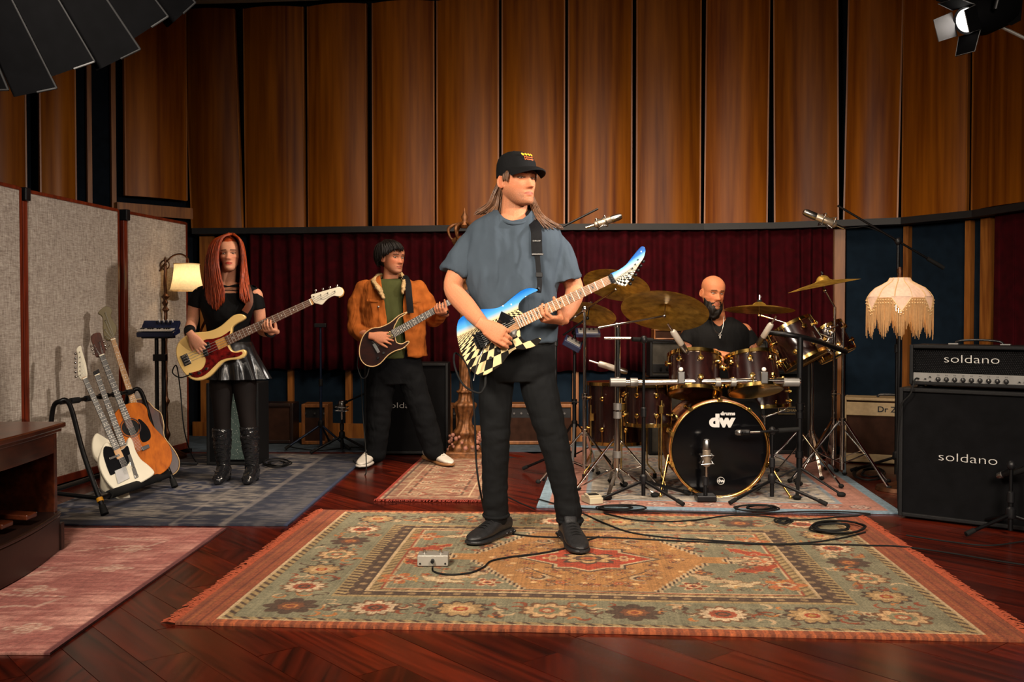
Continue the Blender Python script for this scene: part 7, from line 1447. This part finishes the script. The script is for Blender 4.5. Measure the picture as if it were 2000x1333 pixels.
xx = BIG.at(.23, 0, .12); mic_stand('dark stand in front of the large cabinet at the right edge', xx.x, xx.y, .36, (-2.9, -.3, 1.7), .26, (BIG.at(.33, .36, .14), BIG.at(.20, .30, .08)), .12); mic('cabinet_microphone', 'dark microphone close to the large cabinet grille', BIG.at(.23, .325, .08), BIG.at(.15, .285, .05), .018, 'black_metal', False)
# ---- electronic pads and devices by the drums
YD = 7.0
for px, py, w, h, lab, yaw in ((1148, 650, 48, 14, 'dark blue flat device with silver edge on a drum stand', 0), (1118, 672, 36, 20, 'tilted blue device with white label below the flat one', .5)):
    t = thing('electronic_pad', lab, 'device', tuple(W(px, py, YD)), 'blue electronic devices'); c_ = W(px, py, YD); Rr = Matrix.Rotation(yaw, 3, 'Y') @ Matrix.Rotation(.35, 3, 'X')
    obj('case', MB().box(c_, (w*M(YD), .12, h*M(YD)*.6), Rr), 'navy_plastic', t, 0, .005); obj('panel', MB().box(c_ + Rr @ V((0, -.01, h*M(YD)*.34)), (w*M(YD)*.8, .09, .006), Rr), 'silver_paint', t, 0, .002)
    for i in range(4): obj('knob', MB().cyl(c_ + Rr @ V((-.05+.03*i, 0, h*M(YD)*.36)), c_ + Rr @ V((-.05+.03*i, 0, h*M(YD)*.36+.015)), .006, n=8), 'black_plastic', t, 40)
    obj('mount_arm', MB().cyl(c_ + V((0, .02, -.02)), W(1122, 690, 7.12), .008), 'black_metal', t, 40)
# ---- pedals and boxes on the floor
simple('box_grey', srgb('#8f8a80'), .4, .2, .06); simple('cream_metal', srgb('#b5a98e'), .45, .1, .05)
c_ = G(845, 1108, .012); t = thing('pedal_box', 'grey metal switch box on the large rug', 'pedal', tuple(c_)); wz = .135
obj('case', MB().box(c_ + V((0, .045, .026)), (wz, .085, .048)), 'box_grey', t, 0, .004); obj('base_plate', MB().box(c_ + V((0, .045, .0045)), (wz*.98, .083, .007)), 'black_rubber', t, 0)
for x in (-.05, .04): obj('foot_switch', MB().cyl(c_ + V((x*.8, .05, .048)), c_ + V((x*.8, .05, .064)), .007, .006, 12), 'chrome', t, 40)
for x in (-.055, .055): obj('screw', MB().cyl(c_ + V((x, .0035, .014)), c_ + V((x, -.001, .014)), .004, n=8), 'black_metal', t, 40)
obj('jack_socket', MB().cyl(c_ + V((.0, .004, .028)), c_ + V((.0, -.018, .026)), .008, n=12), 'black_plastic', t, 40)
c_ = G(1158, 986, .010); t = thing('effect_pedal', 'cream stompbox pedal on the drum rug beside the trouser leg', 'pedal', tuple(c_)); Rz = Matrix.Rotation(.35, 3, 'Z')
obj('case', MB().box(c_ + V((0, .06, .02)), (.085, .13, .036), Rz), 'cream_metal', t, 0, .004); obj('treadle', MB().box(c_ + Rz @ V((-.0, -.01, .046)) + V((0, .05, 0)), (.082, .07, .014), Rz @ Matrix.Rotation(.12, 3, 'X')), 'cream_metal', t, 0, .003); obj('tread_rubber', MB().box(c_ + Rz @ V((0, -.005, .054)) + V((0, .05, 0)), (.06, .05, .004), Rz), 'black_rubber', t, 0, .001)
for i in range(3): obj('knob', MB().cyl(c_ + Rz @ V((-.025+.025*i, .045, .036)) + V((0, .06, 0)), c_ + Rz @ V((-.025+.025*i, .045, .05)) + V((0, .06, 0)), .007, n=10), 'black_plastic', t, 40)
# ---- cables
def cable(label, pts, r=.0042, lift=.016, group='cables on the floor'):
    P_ = [G(p[0], p[1], p[2] if len(p) > 2 else lift) for p in pts]; o = obj('instrument_cable', MB().tube(cat(P_, 6), r, 7), 'black_rubber', None, 60); return tag(o, label, 'cable', group)
cable('black cable curling from the grey switch box to the guitarist\'s shoe', [(845, 1109, .034), (846, 1116), (860, 1121), (885, 1123), (920, 1119), (945, 1108), (960, 1096), (1000, 1088), (1050, 1082), (1100, 1072), (1150, 1055), (1170, 1048)])
cable('black cable running right across the large rug from between the shoes', [(1000, 1043), (1040, 1048), (1100, 1050), (1180, 1050), (1300, 1056), (1400, 1060), (1500, 1064), (1570, 1063), (1640, 1064), (1700, 1066), (1760, 1068), (1850, 1080), (1960, 1098), (2060, 1112)])
cable('black cable slanting from the trouser leg down the large rug', [(1138, 1003), (1180, 1022), (1230, 1040), (1300, 1050), (1390, 1056), (1480, 1062), (1560, 1062), (1640, 1052), (1690, 1040)])
cable('black cable waving along the rear edge of the large rug', [(1180, 1003), (1240, 1016), (1300, 1019), (1360, 1016), (1420, 1008), (1480, 1008), (1560, 1016), (1640, 1010), (1700, 1006)])
rg = random.Random(21)
def coil(label, cx, cy, rx, ry, n, seed):
    rg = random.Random(seed); pts = []
    for i in range(n*9): a = 2*PI*i/9 + rg.uniform(-.1, .1); f_ = .72 + .28*math.sin(i*.37 + seed) ; pts.append((cx + rx*f_*math.cos(a) + rg.uniform(-4, 4), cy + ry*f_*math.sin(a), .016 + .004*(i % 9 > 4) + .0035*(i//9)))
    P_ = [G(*p) for p in pts]; o = obj('cable_coil', MB().tube(cat(P_, 4), .0042, 6), 'black_rubber', None, 60); tag(o, label, 'cable', 'cables on the floor')
coil('large loose coil of black cable on the far right of the rug', 1632, 1030, 58, 13, 6, 1); coil('small coil of black cable behind the drum rug edge', 1530, 1018, 16, 6, 4, 2); coil('tangle of black cable by the low boom stand', 1480, 992, 46, 7, 6, 3); coil('tangle of black cable behind the cream pedal', 1210, 992, 55, 6, 5, 4); coil('tangle of black cable beneath the double-braced stand', 1700, 925, 34, 14, 6, 6); coil('heap of black cable behind the bass player\'s boots', 540, 905, 28, 9, 6, 5)
cable('black cable trailing right from the drum rug to the cabinet', [(1700, 1004), (1640, 1000), (1560, 1000), (1470, 1004), (1380, 1002), (1290, 1000), (1190, 996), (1110, 990), (1050, 975)]); cable('thin black cable crossing the floor behind the guitarist\'s legs', [(1045, 995), (1010, 980), (985, 965), (975, 940), (990, 915)])
cable('thin black cable across the bare floor at the right edge', [(1770, 1046), (1850, 1058), (1930, 1066), (2000, 1058), (2060, 1050)]); cable('black cable along the grey carpet behind the curtain stand', [(560, 872), (620, 880), (700, 874), (760, 886), (840, 878), (900, 884)])
# cables hanging from the instruments
def hang(label, pts, r=.0042): o = obj('instrument_cable', MB().tube(cat([V(p) for p in pts], 6), r, 7), 'black_rubber', None, 60); tag(o, label, 'cable', 'cables hanging from guitars')
q_ = lambda x, y: G(x, y, .017)
hang('black lead looping from the checkered guitar down to the floor', [W(946, 757, 4.57), W(935, 768, 4.55), W(905, 752, 4.6), W(888, 715, 4.66), W(890, 690, 4.75), W(915, 720, 4.78), W(926, 800, 4.80), W(930, 900, 4.85), W(938, 960, 4.9), q_(952, 1012), q_(985, 1030), q_(1005, 1044)], .005)
hang('black lead looping from the cream bass to the floor', [W(374, 731, 6.33), W(352, 738, 6.35), W(337, 728, 6.4), W(345, 715, 6.5), W(352, 760, 6.55), W(362, 850, 6.6), q_(385, 905), q_(430, 925)])
hang('black lead looping from the dark brown guitar to the floor', [W(722, 715, 7.17), W(716, 736, 7.15), W(706, 738, 7.16), W(698, 715, 7.2), W(702, 700, 7.3), W(708, 800, 7.35), q_(715, 925), q_(690, 900)])
# ---- lighting gear overhead
simple('flag_black', (.004, .004, .005), .55, 0, .2); simple('edge_silver', (.10, .095, .095), .5, .5, .1); simple('flag_black', (.0012, .0012, .0015), .8, 0, .2, Specular_IOR_Level=.04)
simple('lantern_edge', (.02, .02, .021), .5, .4, .1); YK = 3.6; sb = thing('skirted_lantern', 'large black skirted overhead light at the upper left corner', 'light', tuple(W(60, -60, YK)))
UK = V((-.22, -.70, .70)).normalized(); cK = W(128, 18, YK) + UK*.36; Rk = basis(UK); rk_ = .47
for i in range(22):
    a0_, a1_ = 2*PI*i/22, 2*PI*(i+1.08)/22
    top_ = .30; bot = -.36 - .035*(i % 2)
    f0_ = [cK + Rk @ V((rk_*.62*math.cos(a), rk_*.62*math.sin(a), top_)) for a in (a0_, a1_)]; f1_ = [cK + Rk @ V((rk_*(1.06 + .03*k_)*math.cos(a), rk_*(1.06 + .03*k_)*math.sin(a), bot)) for k_, a in enumerate((a0_, a1_))]
    out = (Rk @ V((math.cos((a0_+a1_)/2), math.sin((a0_+a1_)/2), 0)))*.008
    p = obj('skirt_panel', MB().prism([f0_[0], f0_[1], f1_[1], f1_[0]], [v_ + out for v_ in (f0_[0], f0_[1], f1_[1], f1_[0])]), 'flag_black', sb, 0); obj('edge_strip', MB().tube([f0_[1] + out, f1_[1] + out], .0035, 6), 'lantern_edge', p, 60); obj('hem_strip', MB().tube([f1_[0].lerp(f1_[1], .55) + out, f1_[1] + out], .0035, 6), 'lantern_edge', p, 60)
obj('top_cover', MB().lathe([(.01, .32), (rk_*.64, .30), (rk_*.64, .28), (.01, .29)], cK, Rk, 30), 'flag_black', sb, 40); obj('hanger', MB().cyl(cK + Rk @ V((0, 0, .18)), V((cK.x, cK.y, 4.05)), .02), 'black_metal', sb, 40)
YP = 4.6; sp_ = thing('fresnel_spotlight', 'black spotlight with open barn doors at the upper right corner', 'light', tuple(W(1880, 50, YP)))
bl_ = W(1893, 40, YP); dn = (W(1835, 62, YP-.10) - bl_).normalized(); Rp = basis(dn)
obj('housing', MB().lathe([(.02, -.24), (.09, -.22), (.095, -.06), (.075, .03), (.062, .06), (.058, .05), (.05, .03)], bl_ + V((.02, .0, .012)), Rp, 28), 'flag_black', sp_, 40)
lens = bl_ + dn*.055 + V((.02, 0, .012)); obj('lens', MB().lathe([(.001, .010), (.03, .007), (.052, 0), (.052, -.02), (.001, -.02)], lens, Rp, 28), emis('lens_glow', (1.0, .95, .88), 4), sp_, 40)
for i, (ang, tilt, ln_) in enumerate(((0, .10, .10), (PI/2, .5, .11), (PI, .12, .12), (3*PI/2, .9, .10))):
    d_ = Rp @ V((math.cos(ang), math.sin(ang), 0)); s_ = Rp @ V((-math.sin(ang), math.cos(ang), 0)); e0 = lens + d_*.060; e1 = e0 + (dn*math.cos(tilt) + d_*math.sin(tilt))*ln_
    obj('barn_door', MB().prism([e0 - s_*.055, e0 + s_*.055, e1 + s_*.05, e1 - s_*.05], [p + d_*.003 for p in (e0 - s_*.055, e0 + s_*.055, e1 + s_*.05, e1 - s_*.05)]), 'edge_silver' if i == 2 else 'flag_black', sp_, 0); obj('door_rim', MB().tube([e0 - s_*.055, e1 - s_*.05, e1 + s_*.05, e0 + s_*.055], .002, 6), 'edge_silver', sp_, 60)  # one door coloured lighter to stand for its lit face, the others black
obj('yoke', MB().tube(cat([bl_ + V((.07, .11, .02)), bl_ + V((.09, .11, .13)), bl_ + V((.09, .01, .20)), bl_ + V((.09, -.10, .13)), bl_ + V((.07, -.10, .02))], 4), .012, 8), 'black_metal', sp_, 60); obj('clamp_pole', MB().cyl(bl_ + V((.09, .01, .20)), V((bl_.x + .09, bl_.y + .01, 4.05)), .02), 'black_metal', sp_, 40)
kb = W(1946, 48, YP+.1); kc = W(2060, 104, YP+.1); obj('arm', MB().cyl(kb, kc, .008), 'silver_paint', sp_, 40); obj('arm_socket', MB().cyl(kb - (kc-kb).normalized()*.02, kb + (kc-kb).normalized()*.025, .016), 'silver_paint', sp_, 40)
flg = thing('black_flag', 'black fabric light flag above the spotlight', 'flag', tuple(W(1950, 10, YP+.05))); obj('cloth', MB().prism([W(1826, -30, YP+.05), W(2000, -30, YP+.05), W(1994, 40, YP+.05), W(1975, 50, YP+.05), W(1900, 20, YP+.05), W(1828, 2, YP+.05)], [W(1826, -30, YP+.10), W(2000, -30, YP+.10), W(1994, 40, YP+.10), W(1975, 50, YP+.10), W(1900, 20, YP+.10), W(1828, 2, YP+.10)]), 'flag_black', flg, 0); obj('frame_rod', MB().cyl(W(1826, -30, YP+.075), V((W(1826, -30, YP).x, YP+.075, 4.05)), .008), 'black_metal', flg, 40)
